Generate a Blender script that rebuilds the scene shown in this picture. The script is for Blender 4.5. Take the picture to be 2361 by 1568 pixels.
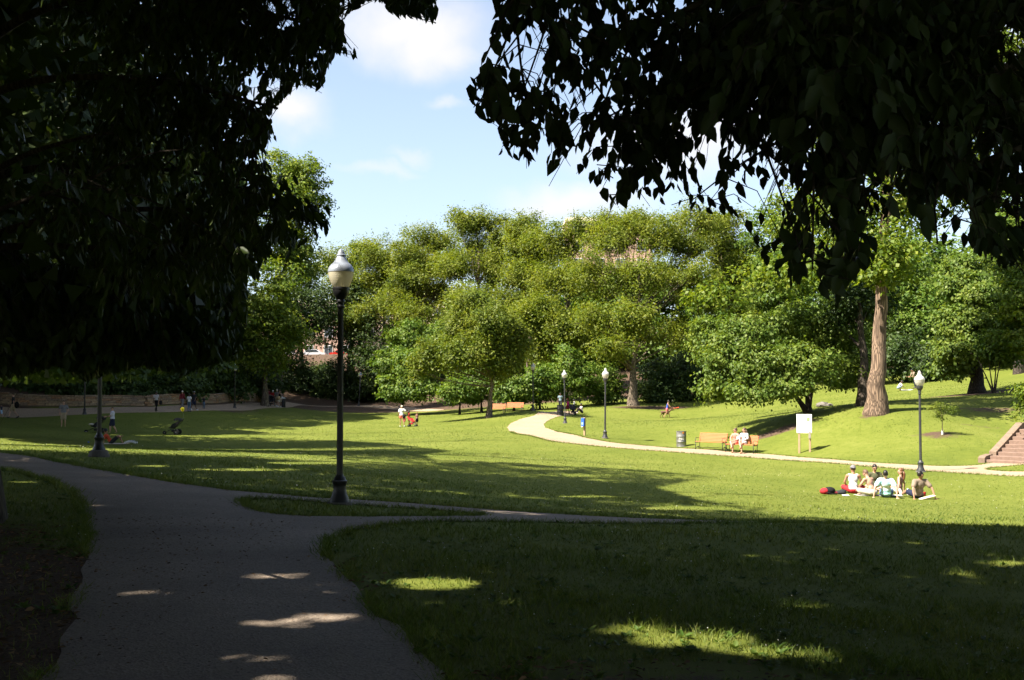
import bpy, bmesh, math, random
import numpy as np
from mathutils import Vector, Matrix, Quaternion
from mathutils.geometry import delaunay_2d_cdt

for o in list(bpy.data.objects):
    bpy.data.objects.remove(o)
scene = bpy.context.scene
COL = scene.collection
rng = np.random.default_rng(7)
random.seed(7)
R = math.radians

# ------------------------------------------------------------------ camera
FPX, CU, CV, HOR = 2650.0, 1180.5, 784.0, 890.0      # focal length and centre on a 2361 x 1568 frame
EYE = np.array([0.0, 0.0, 1.75])
PITCH = math.atan((HOR - CV) / FPX)
cam_data = bpy.data.cameras.new('camera')
cam_data.sensor_width = 36.0
cam_data.lens = 36.0 * FPX / 2361.0
cam_data.clip_start = 0.05
cam_data.clip_end = 3000.0
cam = bpy.data.objects.new('camera', cam_data)
COL.objects.link(cam)
cam.location = EYE
cam.rotation_euler = (math.pi / 2 + PITCH, 0, 0)
scene.camera = cam

# ------------------------------------------------------------------ sun, sky, exposure
SUN_EL = R(52)
SUN_H = np.array([0.902, 0.431]); SUN_H = SUN_H / np.linalg.norm(SUN_H)   # the way the light travels over the ground
LDIR = np.array([SUN_H[0] * math.cos(SUN_EL), SUN_H[1] * math.cos(SUN_EL), -math.sin(SUN_EL)])
sun_data = bpy.data.lights.new('sun', 'SUN')
sun_data.energy = 5.0
sun_data.angle = R(0.53)
sun_data.color = (1.0, 0.92, 0.80)
sun = bpy.data.objects.new('sun', sun_data)
COL.objects.link(sun)
sun.rotation_euler = Vector(LDIR).to_track_quat('-Z', 'Y').to_euler()
sun.location = (-40, -20, 60)

world = bpy.data.worlds.new('World')
scene.world = world
world.use_nodes = True
world.cycles.sampling_method = 'NONE'      # an even sky needs no importance map
wn, wl = world.node_tree.nodes, world.node_tree.links
wn.clear()
SKY_STRENGTH = 0.067
sky = wn.new('ShaderNodeTexSky')
sky.sky_type = 'NISHITA'
sky.sun_disc = False
sky.sun_elevation = SUN_EL
sky.sun_rotation = math.atan2(-SUN_H[0], -SUN_H[1])
sky.altitude = 50
sky.air_density = 1.0
sky.dust_density = 1.6
sky.ozone_density = 3.0
bg = wn.new('ShaderNodeBackground')
bg.inputs['Strength'].default_value = SKY_STRENGTH
wout = wn.new('ShaderNodeOutputWorld')
tc = wn.new('ShaderNodeTexCoord')
nz = wn.new('ShaderNodeTexNoise'); nz.inputs['Scale'].default_value = 14; nz.inputs['Detail'].default_value = 7
wl.new(tc.outputs['Generated'], nz.inputs['Vector'])
dist_mul = wn.new('ShaderNodeVectorMath'); dist_mul.operation = 'MULTIPLY_ADD'
sub_half = wn.new('ShaderNodeVectorMath'); sub_half.operation = 'SUBTRACT'; sub_half.inputs[1].default_value = (0.5, 0.5, 0.5)
wl.new(nz.outputs['Color'], sub_half.inputs[0])
wl.new(sub_half.outputs[0], dist_mul.inputs[0]); dist_mul.inputs[1].default_value = (0.07, 0.07, 0.07)
wl.new(tc.outputs['Generated'], dist_mul.inputs[2])
def px_dir(u, v):
    x, y = (u - CU) / FPX, (CV - v) / FPX
    c, s = math.cos(PITCH), math.sin(PITCH)
    return np.array([x, c - y * s, s + y * c])
cloud_list = [  # direction, half width, half height, amount
    (px_dir(965, 95), 0.048, 0.028, 1.0), (px_dir(900, 70), 0.045, 0.032, 1.0), (px_dir(1010, 120), 0.030, 0.016, .9),
    (px_dir(690, 250), 0.03, 0.018, 1.0), (px_dir(1045, 243), 0.02, 0.006, .5),
    (px_dir(920, 357), 0.022, 0.005, .4), (px_dir(855, 385), 0.03, 0.006, .4), (px_dir(1330, 470), 0.055, 0.015, .9),
    (px_dir(1600, 330), 0.10, 0.035, .8), (px_dir(2250, 120), 0.06, 0.03, .8)]
crng = random.Random(4)
for k in range(9):
    a = R(60 + k * 27 + crng.uniform(-8, 8)); e = R(crng.uniform(10, 50))
    cloud_list.append((np.array([math.sin(a) * math.cos(e), math.cos(a) * math.cos(e), math.sin(e)]), crng.uniform(.06, .16), crng.uniform(.03, .06), 1.0))
prev = None
for d, rw, rh, amt in cloud_list:
    d = d / np.linalg.norm(d)
    s1 = wn.new('ShaderNodeVectorMath'); s1.operation = 'SUBTRACT'; s1.inputs[1].default_value = d
    wl.new(dist_mul.outputs[0], s1.inputs[0])
    s2 = wn.new('ShaderNodeVectorMath'); s2.operation = 'MULTIPLY'; s2.inputs[1].default_value = (1 / rw, 1 / rw, 1 / rh)
    wl.new(s1.outputs[0], s2.inputs[0])
    s3 = wn.new('ShaderNodeVectorMath'); s3.operation = 'LENGTH'
    wl.new(s2.outputs[0], s3.inputs[0])
    s4 = wn.new('ShaderNodeMapRange'); s4.interpolation_type = 'SMOOTHSTEP'
    s4.inputs['From Min'].default_value = 1.5; s4.inputs['From Max'].default_value = 0.1
    s4.inputs['To Max'].default_value = amt
    wl.new(s3.outputs['Value'], s4.inputs['Value'])
    if prev is None:
        prev = s4.outputs[0]
    else:
        mx = wn.new('ShaderNodeMath'); mx.operation = 'MAXIMUM'
        wl.new(prev, mx.inputs[0]); wl.new(s4.outputs[0], mx.inputs[1]); prev = mx.outputs[0]
cmix = wn.new('ShaderNodeMix'); cmix.data_type = 'RGBA'
wl.new(prev, cmix.inputs[0])
CLOUD = 4.1
cmix.inputs[7].default_value = (CLOUD, CLOUD * .98, CLOUD * .98, 1)
hs_ = wn.new('ShaderNodeHueSaturation'); hs_.inputs['Saturation'].default_value = .77
wl.new(sky.outputs[0], hs_.inputs['Color']); wl.new(hs_.outputs[0], cmix.inputs[6])
wl.new(cmix.outputs[2], bg.inputs['Color'])
wl.new(bg.outputs[0], wout.inputs['Surface'])

vs = scene.view_settings
vs.view_transform = 'Standard'; vs.look = 'None'; vs.gamma = 1.0; vs.use_curve_mapping = False
vs.exposure = 1.93
scene.cycles.use_denoising = True
scene.cycles.max_bounces = 4
scene.cycles.diffuse_bounces = 2
scene.cycles.glossy_bounces = 2
scene.cycles.transmission_bounces = 4
scene.cycles.use_adaptive_sampling = True
scene.cycles.adaptive_threshold = 0.03
scene.cycles.transparent_max_bounces = 8
scene.cycles.sample_clamp_indirect = 6.0

# ------------------------------------------------------------------ helpers: projection, terrain
CT, ST = math.cos(PITCH), math.sin(PITCH)
def pt(u, v, d):
    """world point on the ray through pixel (u, v) at ground distance d"""
    r = px_dir(u, v)
    return EYE + r * (d / r[1])
def proj(P):
    D = np.asarray(P, float) - EYE
    w = D[..., 1] * CT + D[..., 2] * ST
    up = -D[..., 1] * ST + D[..., 2] * CT
    w2 = np.where(np.abs(w) < 1e-4, 1e-4, w)
    return CU + FPX * D[..., 0] / w2, CV - FPX * up / w2, w
CTRL_PX = [(783, 1163, 18.4), (228, 1052, 28), (2123, 1088, 46.5), (1395, 1010, 67), (1303, 976, 88), (1229, 946, 98), (827, 936, 138),
  (195, 949, 90), (541, 941, 106), (145, 986, 76), (30, 964, 81), (258, 1000, 74), (930, 984, 93), (1535, 963, 104), (1292, 958, 98),
  (1571, 1031, 66), (1635, 1037, 60), (1855, 1045, 57), (2030, 1145, 38), (2300, 1074, 48.5), (2020, 950, 61), (2070, 900, 96), (2250, 907, 75),
  (2173, 1002, 56), (1130, 962, 98), (1460, 944, 108), (1860, 952, 66), (0, 955, 88), (370, 948, 93), (640, 935, 122), (700, 931, 140),
  (775, 934, 142), (930, 942, 130), (400, 1003, 75), (1640, 930, 112), (1860, 908, 105), (2200, 885, 100), (2361, 870, 95), (2361, 1000, 58),
  (1900, 1209, 18), (2361, 1217, 18.5), (2150, 1213, 18.2), (1900, 1201, 26), (2361, 1209, 27), (1620, 1204, 20), (1250, 1192, 19.3), (1800, 1150, 32), (1200, 1100, 36), (1000, 1050, 46), (700, 1060, 36), (1600, 1100, 42),
  (2000, 1400, 10.9), (100, 1062, 26.5), (600, 1138, 19.2), (1300, 1300, 12), (1700, 1040, 60)]
CTRL = [tuple(pt(*c)) for c in CTRL_PX] + [
  (7.2, 21.3, -.84), (9.5, 22.0, -1.0), (11, 22.5, -1.15), (14, 23.2, -1.3), (5.2, 20.6, -.70),
  (0, -15, 0), (-15, -15, .2), (15, -15, -.2), (0, 0, 0), (-3, 5, 0), (3, 5, -.02), (-1, 8, 0), (2, 9, -.1), (-3.5, 11, 0), (-3, 15, 0), (-7, 14, .08),
  (-9, 8, .2), (-16, 12, .8), (-18, 26, .35), (-14, 40, -.38), (-17.5, 50, -.98), (-21.5, 62, -1.42), (-25, 40, .0), (-32, 60, -.2), (-38, 76, .1), (8, 0, -.15), (14, 8, -.6), (20, 20, -1.3),
  (30, 45, -.2), (36, 60, 1.6), (45, 75, 3.2), (60, 60, 4), (55, 100, 5), (-41, 92, 1.6), (-36, 100, 1.6), (-32, 110, 1.5), (-60, 90, 5), (-50, 120, 4.5), (-70, 50, 4),
  (-33, 128, 1.8), (-31, 143, 1.8), (-24, 152, 1.6), (-15, 160, 2.8), (0, 140, 1.0), (15, 130, 1.2), (30, 130, 2.2), (0, 160, 4), (20, 155, 4), (40, 150, 6), (-60, 160, 6.2), (-40, 176, 6.2), (-20, 176, 6.2), (0, 180, 6.6), (30, 180, 7), (70, 160, 8), (-80, 20, 5), (80, 20, 2), (80, 110, 8)]
CTRL = np.array(CTRL)
def _U(r2):
    return np.where(r2 > 1e-9, r2 * np.log(np.maximum(r2, 1e-9)) * 0.5, 0.0)
_SC = 50.0
_c2 = CTRL[:, :2] / _SC
_n = len(CTRL)
_K = _U(((_c2[:, None] - _c2[None]) ** 2).sum(-1)) + np.eye(_n) * 2e-4
_Pm = np.hstack([np.ones((_n, 1)), _c2])
_A = np.block([[_K, _Pm], [_Pm.T, np.zeros((3, 3))]])
_W = np.linalg.solve(_A, np.concatenate([CTRL[:, 2], np.zeros(3)]))
def gz_exact(x, y):
    x = np.asarray(x, float); y = np.asarray(y, float)
    xs = np.clip(x, -85, 85); ys = np.clip(y, -16, 182)
    q = np.stack([xs, ys], -1).reshape(-1, 2) / _SC
    out = np.empty(len(q))
    for i in range(0, len(q), 40000):
        b = q[i:i + 40000]
        out[i:i + 40000] = _U(((b[:, None] - _c2[None]) ** 2).sum(-1)) @ _W[:_n] + _W[_n] + b @ _W[_n + 1:]
    return out.reshape(x.shape)
_gx, _gy = np.arange(-85, 85.01, .5), np.arange(-16, 182.01, .5)
_GT = gz_exact(*np.meshgrid(_gx, _gy))
def gz(x, y):
    """height of the ground"""
    x = np.clip((np.asarray(x, float) + 85) / .5, 0, len(_gx) - 1.001); y = np.clip((np.asarray(y, float) + 16) / .5, 0, len(_gy) - 1.001)
    i, j = x.astype(int), y.astype(int)
    fx, fy = x - i, y - j
    return (_GT[j, i] * (1 - fx) + _GT[j, i + 1] * fx) * (1 - fy) + (_GT[j + 1, i] * (1 - fx) + _GT[j + 1, i + 1] * fx) * fy
def hit(u, v, dmin=3.0, dmax=170.0):
    """first point of the ground that the ray through pixel (u, v) meets"""
    r = px_dir(u, v); r = r / r[1]
    d = np.concatenate([np.arange(dmin, 40, .1), np.arange(40, dmax, .25)])
    P = EYE + r * d[:, None]
    s = P[:, 2] - gz(P[:, 0], P[:, 1])
    k = np.nonzero(s < 0)[0]
    if len(k) == 0:
        k = [int(np.argmin(s))]
    k = k[0]
    if k > 0:
        t = s[k - 1] / (s[k - 1] - s[k] + 1e-9)
        dd = d[k - 1] + (d[k] - d[k - 1]) * t
    else:
        dd = d[0]
    p = EYE + r * dd
    p[2] = gz(p[0], p[1])
    return p
def in_poly(u, v, poly):
    u = np.asarray(u); v = np.asarray(v)
    ins = np.zeros(u.shape, bool)
    n = len(poly)
    for i in range(n):
        x1, y1 = poly[i]; x2, y2 = poly[(i + 1) % n]
        if y1 == y2:
            continue
        c = ((y1 > v) != (y2 > v)) & (u < (x2 - x1) * (v - y1) / (y2 - y1) + x1)
        ins ^= c
    return ins

# ------------------------------------------------------------------ helpers: objects, meshes, materials
def tag(o, label=None, cat=None, group=None, kind=None):
    if label: o['label'] = label
    if cat: o['category'] = cat
    if group: o['group'] = group
    if kind: o['kind'] = kind
    return o
def empty(name, loc=(0, 0, 0), rz=0.0, label=None, cat=None, group=None):
    o = bpy.data.objects.new(name, None)
    o.empty_display_size = 0.2
    COL.objects.link(o)
    o.location = loc; o.rotation_euler = (0, 0, rz)
    return tag(o, label, cat, group)
def link(name, me, parent=None, loc=None, rot=None):
    o = bpy.data.objects.new(name, me)
    COL.objects.link(o)
    if parent is not None: o.parent = parent
    if loc is not None: o.location = loc
    if rot is not None: o.rotation_euler = rot
    return o
def fast_mesh(name, V, F, mat, smooth=False, midx=None):
    """V (n,3), F (m,k) arrays"""
    V = np.ascontiguousarray(V, np.float32); F = np.ascontiguousarray(F, np.int32)
    me = bpy.data.meshes.new(name)
    me.vertices.add(len(V)); me.vertices.foreach_set('co', V.ravel())
    m, k = F.shape
    me.loops.add(m * k); me.loops.foreach_set('vertex_index', F.ravel())
    me.polygons.add(m)
    me.polygons.foreach_set('loop_start', np.arange(0, m * k, k, dtype=np.int32))
    if smooth: me.polygons.foreach_set('use_smooth', np.ones(m, bool))
    for x in (mat if isinstance(mat, (list, tuple)) else [mat]): me.materials.append(x)
    if midx is not None: me.polygons.foreach_set('material_index', np.ascontiguousarray(midx, np.int32))
    me.update(calc_edges=True)
    return me
class MB:
    """collects boxes, tubes and lathes and links them as one mesh"""
    def __init__(self): self.v, self.f, self.m = [], [], []
    def add(self, vs_, fs_, mi=0):
        b = len(self.v)
        self.v += [tuple(map(float, q)) for q in vs_]
        self.f += [tuple(i + b for i in f) for f in fs_]
        self.m += [mi] * len(fs_)
        return self
    def box(self, c, s, rot=None, mi=0, bev=0.0):
        x, y, z = s[0] / 2, s[1] / 2, s[2] / 2
        M = rot if rot is not None else Matrix.Identity(3)
        c = Vector(c)
        if bev <= 0:
            P = [(-x, -y, -z), (x, -y, -z), (x, y, -z), (-x, y, -z), (-x, -y, z), (x, -y, z), (x, y, z), (-x, y, z)]
            return self.add([c + M @ Vector(p) for p in P], [(0, 3, 2, 1), (4, 5, 6, 7), (0, 1, 5, 4), (1, 2, 6, 5), (2, 3, 7, 6), (3, 0, 4, 7)], mi)
        b = min(bev, x * .9, y * .9, z * .9)
        P = []
        for zz, ins in ((-z, b), (-z + b, 0), (z - b, 0), (z, b)):
            xx, yy = x - ins, y - ins
            P += [(-xx, -yy, zz), (xx, -yy, zz), (xx, yy, zz), (-xx, yy, zz)]
        F = [(3, 2, 1, 0), (12, 13, 14, 15)]
        for k in range(3):
            for j in range(4):
                a, b2 = k * 4 + j, k * 4 + (j + 1) % 4
                F.append((a, b2, b2 + 4, a + 4))
        return self.add([c + M @ Vector(p) for p in P], F, mi)
    def tube(self, pts, rad, n=8, mi=0, caps=True, flat=1.0):
        pts = [Vector(p) for p in pts]
        rad = [rad] * len(pts) if np.isscalar(rad) else list(rad)
        V, F = [], []
        t0 = (pts[1] - pts[0]).normalized()
        ref = Vector((0, 0, 1)) if abs(t0.z) < .9 else Vector((1, 0, 0))
        nrm = (ref - t0 * ref.dot(t0)).normalized()
        for i, p in enumerate(pts):
            a = pts[max(i - 1, 0)]; b = pts[min(i + 1, len(pts) - 1)]
            t = (b - a).normalized() if (b - a).length > 1e-9 else t0
            nrm = (nrm - t * nrm.dot(t))
            nrm = nrm.normalized() if nrm.length > 1e-6 else Vector((1, 0, 0))
            bn = t.cross(nrm)
            for k in range(n):
                an = 2 * math.pi * k / n
                V.append(p + nrm * (math.cos(an) * rad[i] * flat) + bn * (math.sin(an) * rad[i]))
        for i in range(len(pts) - 1):
            for k in range(n):
                a, b = i * n + k, i * n + (k + 1) % n
                F.append((a, b, b + n, a + n))
        if caps:
            F.append(tuple(range(n - 1, -1, -1))); F.append(tuple((len(pts) - 1) * n + k for k in range(n)))
        return self.add(V, F, mi)
    def lathe(self, prof, n=20, c=(0, 0, 0), mi=0, flute=0.0, M=None):
        V, F = [], []
        for r, z in prof:
            for k in range(n):
                a = 2 * math.pi * k / n
                rr = r * (1 - flute * (k % 2))
                p = Vector((rr * math.cos(a), rr * math.sin(a), z))
                if M is not None: p = M @ p
                V.append(Vector(c) + p)
        for i in range(len(prof) - 1):
            for k in range(n):
                a, b = i * n + k, i * n + (k + 1) % n
                F.append((a, b, b + n, a + n))
        F.append(tuple(range(n - 1, -1, -1))); F.append(tuple((len(prof) - 1) * n + k for k in range(n)))
        return self.add(V, F, mi)
    def ball(self, c, r, M=None, n=10, m=7, mi=0):
        r = (r, r, r) if np.isscalar(r) else r
        V, F = [], []
        c = Vector(c)
        for i in range(1, m):
            ph = math.pi * i / m
            for k in range(n):
                a = 2 * math.pi * k / n
                p = Vector((r[0] * math.sin(ph) * math.cos(a), r[1] * math.sin(ph) * math.sin(a), r[2] * math.cos(ph)))
                V.append(c + (M @ p if M is not None else p))
        for s in (1, -1):
            p = Vector((0, 0, r[2] * s)); V.append(c + (M @ p if M is not None else p))
        T, B = len(V) - 2, len(V) - 1
        for i in range(m - 2):
            for k in range(n):
                a, b = i * n + k, i * n + (k + 1) % n
                F.append((a, a + n, b + n, b))
        for k in range(n):
            F.append((T, k, (k + 1) % n))
            F.append((B, (m - 2) * n + (k + 1) % n, (m - 2) * n + k))
        return self.add(V, F, mi)
    def cap(self, p0, r0, p1, r1, n=10, mi=0):
        """tapered capsule"""
        p0, p1 = Vector(p0), Vector(p1)
        t = (p1 - p0)
        L = t.length
        t = t.normalized() if L > 1e-6 else Vector((0, 0, 1))
        pts, rad = [], []
        for a in (-85, -55, -25):
            pts.append(p0 + t * (math.sin(R(a)) * r0)); rad.append(math.cos(R(a)) * r0)
        pts.append(p0 + t * 1e-4); rad.append(r0)
        pts.append(p1); rad.append(r1)
        for a in (25, 55, 85):
            pts.append(p1 + t * (math.sin(R(a)) * r1)); rad.append(math.cos(R(a)) * r1)
        return self.tube(pts, rad, n, mi)
    def mesh(self, name, mats, smooth=False):
        me = bpy.data.meshes.new(name)
        me.from_pydata(self.v, [], self.f)
        for x in (mats if isinstance(mats, (list, tuple)) else [mats]): me.materials.append(x)
        me.polygons.foreach_set('material_index', self.m)
        if smooth: me.polygons.foreach_set('use_smooth', [True] * len(self.f))
        me.update()
        return me
    def build(self, name, mats, parent=None, smooth=False, loc=None, rot=None):
        return link(name, self.mesh(name, mats, smooth), parent, loc, rot)

def smooth_by_angle(o, deg=40):
    me = o.data
    me.polygons.foreach_set('use_smooth', [True] * len(me.polygons))
    bm = bmesh.new(); bm.from_mesh(me)
    for e in bm.edges:
        if len(e.link_faces) == 2 and e.calc_face_angle(0) > R(deg): e.smooth = False
    bm.to_mesh(me); bm.free()
    return o

MATS = {}
def new_mat(name):
    m = bpy.data.materials.new(name); m.use_nodes = True
    nt = m.node_tree
    return m, nt.nodes, nt.links, nt.nodes['Principled BSDF']
def mat(name, col, rough=.6, metal=0.0, vary=.12, scale=30.0, bump=0.0, spec=.4, bscale=None):
    """plain surface with a little procedural unevenness"""
    if name in MATS: return MATS[name]
    m, n, l, b = new_mat(name)
    tcn = n.new('ShaderNodeTexCoord')
    nzn = n.new('ShaderNodeTexNoise'); nzn.inputs['Scale'].default_value = scale; nzn.inputs['Detail'].default_value = 5
    l.new(tcn.outputs['Object'], nzn.inputs['Vector'])
    mr = n.new('ShaderNodeMapRange'); mr.inputs['From Min'].default_value = .3; mr.inputs['From Max'].default_value = .7
    mr.inputs['To Min'].default_value = 1 - vary; mr.inputs['To Max'].default_value = 1 + vary
    l.new(nzn.outputs['Fac'], mr.inputs['Value'])
    vm = n.new('ShaderNodeVectorMath'); vm.operation = 'SCALE'; vm.inputs[0].default_value = col[:3]
    l.new(mr.outputs[0], vm.inputs['Scale'])
    l.new(vm.outputs[0], b.inputs['Base Color'])
    b.inputs['Roughness'].default_value = rough; b.inputs['Metallic'].default_value = metal
    b.inputs['Specular IOR Level'].default_value = spec
    if bump > 0:
        bn = n.new('ShaderNodeBump'); bn.inputs['Strength'].default_value = bump; bn.inputs['Distance'].default_value = .02
        nb = nzn
        if bscale:
            nb = n.new('ShaderNodeTexNoise'); nb.inputs['Scale'].default_value = bscale; nb.inputs['Detail'].default_value = 4
            l.new(tcn.outputs['Object'], nb.inputs['Vector'])
        l.new(nb.outputs['Fac'], bn.inputs['Height']); l.new(bn.outputs[0], b.inputs['Normal'])
    MATS[name] = m
    return m
def leaf_mat(name, c1, c2, c3, trans=.35, rough=.55, spec=.25, tcol=None, clump=.55, tint=((.72, .82, .75), (1.22, 1.12, 1.0))):
    """leaves that differ one from the next; light shines through"""
    m, n, l, b = new_mat(name)
    g = n.new('ShaderNodeNewGeometry')
    cr = n.new('ShaderNodeValToRGB')
    cr.color_ramp.elements[0].color = (*c1, 1); cr.color_ramp.elements[1].color = (*c3, 1)
    e = cr.color_ramp.elements.new(.5); e.color = (*c2, 1)
    l.new(g.outputs['Random Per Island'], cr.inputs['Fac'])
    l.new(cr.outputs[0], b.inputs['Base Color'])
    b.inputs['Roughness'].default_value = rough; b.inputs['Specular IOR Level'].default_value = spec
    t = n.new('ShaderNodeBsdfTranslucent')
    tone = n.new('ShaderNodeTexNoise'); tone.inputs['Scale'].default_value = clump; tone.inputs['Detail'].default_value = 3
    l.new(g.outputs['Position'], tone.inputs['Vector'])
    tr_ = n.new('ShaderNodeValToRGB'); tr_.color_ramp.elements[0].position = .34; tr_.color_ramp.elements[1].position = .66
    tr_.color_ramp.elements[0].color = (*tint[0], 1); tr_.color_ramp.elements[1].color = (*tint[1], 1)
    l.new(tone.outputs['Fac'], tr_.inputs['Fac'])
    tm = n.new('ShaderNodeMix'); tm.data_type = 'RGBA'; tm.blend_type = 'MULTIPLY'; tm.inputs[0].default_value = 1
    l.new(cr.outputs[0], tm.inputs[6]); l.new(tr_.outputs[0], tm.inputs[7])
    cr = type('O', (), {'outputs': [tm.outputs[2]]})
    l.new(tm.outputs[2], b.inputs['Base Color'])
    mx = n.new('ShaderNodeMix'); mx.data_type = 'RGBA'; mx.blend_type = 'MULTIPLY'; mx.inputs[0].default_value = 1
    l.new(cr.outputs[0], mx.inputs[6]); mx.inputs[7].default_value = (*(tcol or (1.25, 1.2, .55)), 1)
    l.new(mx.outputs[2], t.inputs['Color'])
    ms = n.new('ShaderNodeMixShader'); ms.inputs[0].default_value = trans
    l.new(b.outputs[0], ms.inputs[1]); l.new(t.outputs[0], ms.inputs[2])
    l.new(ms.outputs[0], n['Material Output'].inputs['Surface'])
    return m
def bark_mat(name, c1, c2, scale=6.0, stretch=.18, bump=.8):
    m, n, l, b = new_mat(name)
    tcn = n.new('ShaderNodeTexCoord'); mp = n.new('ShaderNodeMapping')
    mp.inputs['Scale'].default_value = (scale, scale, scale * stretch)
    l.new(tcn.outputs['Object'], mp.inputs['Vector'])
    vo = n.new('ShaderNodeTexVoronoi'); vo.feature = 'DISTANCE_TO_EDGE'; vo.inputs['Scale'].default_value = 2.2
    nzn = n.new('ShaderNodeTexNoise'); nzn.inputs['Scale'].default_value = 1.4; nzn.inputs['Detail'].default_value = 6
    l.new(mp.outputs[0], nzn.inputs['Vector'])
    wv = n.new('ShaderNodeVectorMath'); wv.operation = 'MULTIPLY_ADD'; wv.inputs[1].default_value = (.5, .5, .5)
    l.new(nzn.outputs['Color'], wv.inputs[0]); l.new(mp.outputs[0], wv.inputs[2])
    l.new(wv.outputs[0], vo.inputs['Vector'])
    cr = n.new('ShaderNodeValToRGB'); cr.color_ramp.elements[0].position = .02; cr.color_ramp.elements[1].position = .28
    cr.color_ramp.elements[0].color = (*c1, 1); cr.color_ramp.elements[1].color = (*c2, 1)
    l.new(vo.outputs['Distance'], cr.inputs['Fac'])
    l.new(cr.outputs[0], b.inputs['Base Color'])
    b.inputs['Roughness'].default_value = .9; b.inputs['Specular IOR Level'].default_value = .15
    bn = n.new('ShaderNodeBump'); bn.inputs['Strength'].default_value = bump; bn.inputs['Distance'].default_value = .05
    l.new(cr.outputs[0], bn.inputs['Height']); l.new(bn.outputs[0], b.inputs['Normal'])
    return m
# ------------------------------------------------------------------ ground
def ground_material():
    m, n, l, b = new_mat('lawn_soil')
    geo = n.new('ShaderNodeNewGeometry')
    big = n.new('ShaderNodeTexNoise'); big.inputs['Scale'].default_value = .22; big.inputs['Detail'].default_value = 6; big.inputs['Roughness'].default_value = .65
    mid = n.new('ShaderNodeTexNoise'); mid.inputs['Scale'].default_value = 3.0; mid.inputs['Detail'].default_value = 5; mid.inputs['Roughness'].default_value = .7
    fin = n.new('ShaderNodeTexNoise'); fin.inputs['Scale'].default_value = 42; fin.inputs['Detail'].default_value = 5; fin.inputs['Roughness'].default_value = .8
    for q in (big, mid, fin): l.new(geo.outputs['Position'], q.inputs['Vector'])
    cr = n.new('ShaderNodeValToRGB')
    cr.color_ramp.elements[0].position = .36; cr.color_ramp.elements[1].position = .66
    cr.color_ramp.elements[0].color = (.068, .090, .013, 1); cr.color_ramp.elements[1].color = (.150, .160, .036, 1)
    e = cr.color_ramp.elements.new(.5); e.color = (.102, .122, .019, 1)
    add = n.new('ShaderNodeMath'); add.operation = 'ADD'
    m1 = n.new('ShaderNodeMath'); m1.operation = 'MULTIPLY'; m1.inputs[1].default_value = .42; l.new(big.outputs['Fac'], m1.inputs[0])
    m2 = n.new('ShaderNodeMath'); m2.operation = 'MULTIPLY_ADD'; m2.inputs[1].default_value = .34; l.new(mid.outputs['Fac'], m2.inputs[0]); l.new(m1.outputs[0], m2.inputs[2])
    m3 = n.new('ShaderNodeMath'); m3.operation = 'MULTIPLY_ADD'; m3.inputs[1].default_value = .24; l.new(fin.outputs['Fac'], m3.inputs[0]); l.new(m2.outputs[0], m3.inputs[2])
    l.new(m3.outputs[0], cr.inputs['Fac'])
    # bare soil, where the 'soil' attribute says so
    at = n.new('ShaderNodeAttribute'); at.attribute_name = 'soil'
    sm = n.new('ShaderNodeMath'); sm.operation = 'MULTIPLY_ADD'; sm.inputs[1].default_value = 1.1
    so = n.new('ShaderNodeMath'); so.operation = 'SUBTRACT'; so.inputs[1].default_value = .5
    l.new(mid.outputs['Fac'], so.inputs[0]); l.new(so.outputs[0], sm.inputs[0]); l.new(at.outputs['Fac'], sm.inputs[2])
    sr = n.new('ShaderNodeMapRange'); sr.inputs['From Min'].default_value = .38; sr.inputs['From Max'].default_value = .62
    l.new(sm.outputs[0], sr.inputs['Value'])
    soil = n.new('ShaderNodeValToRGB')
    soil.color_ramp.elements[0].position = .35; soil.color_ramp.elements[1].position = .68
    soil.color_ramp.elements[0].color = (.035, .022, .015, 1); soil.color_ramp.elements[1].color = (.135, .090, .060, 1)
    l.new(fin.outputs['Fac'], soil.inputs['Fac'])
    mx = n.new('ShaderNodeMix'); mx.data_type = 'RGBA'
    l.new(sr.outputs[0], mx.inputs[0]); l.new(cr.outputs[0], mx.inputs[6]); l.new(soil.outputs[0], mx.inputs[7])
    l.new(mx.outputs[2], b.inputs['Base Color'])
    b.inputs['Roughness'].default_value = .95; b.inputs['Specular IOR Level'].default_value = .1
    bn = n.new('ShaderNodeBump'); bn.inputs['Strength'].default_value = .9; bn.inputs['Distance'].default_value = .06
    l.new(m3.outputs[0], bn.inputs['Height']); l.new(bn.outputs[0], b.inputs['Normal'])
    return m
def axis(lo, hi, near_lo, near_hi, step, grow=1.25):
    a = list(np.arange(near_lo, near_hi + 1e-6, step))
    s = step
    while a[-1] < hi:
        s = min(s * grow, 60); a.append(a[-1] + s)
    s = step
    while a[0] > lo:
        s = min(s * grow, 60); a.insert(0, a[0] - s)
    return np.array(a)
gx = axis(-900, 900, -46, 46, .9); gy = axis(-300, 1500, -4, 150, .9)
GX, GY = np.meshgrid(gx, gy)
GZ = gz(GX, GY)
nx, ny = len(gx), len(gy)
idx = np.arange(nx * ny).reshape(ny, nx)
GF = np.stack([idx[:-1, :-1], idx[:-1, 1:], idx[1:, 1:], idx[1:, :-1]], -1).reshape(-1, 4)
def blob(x, y, cx, cy, r, ry=None, ang=0):
    dx, dy = x - cx, y - cy
    c, s = math.cos(ang), math.sin(ang)
    a, b = dx * c + dy * s, -dx * s + dy * c
    return np.clip(1.25 - np.sqrt((a / r) ** 2 + (b / (ry or r)) ** 2), 0, 1)
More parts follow.
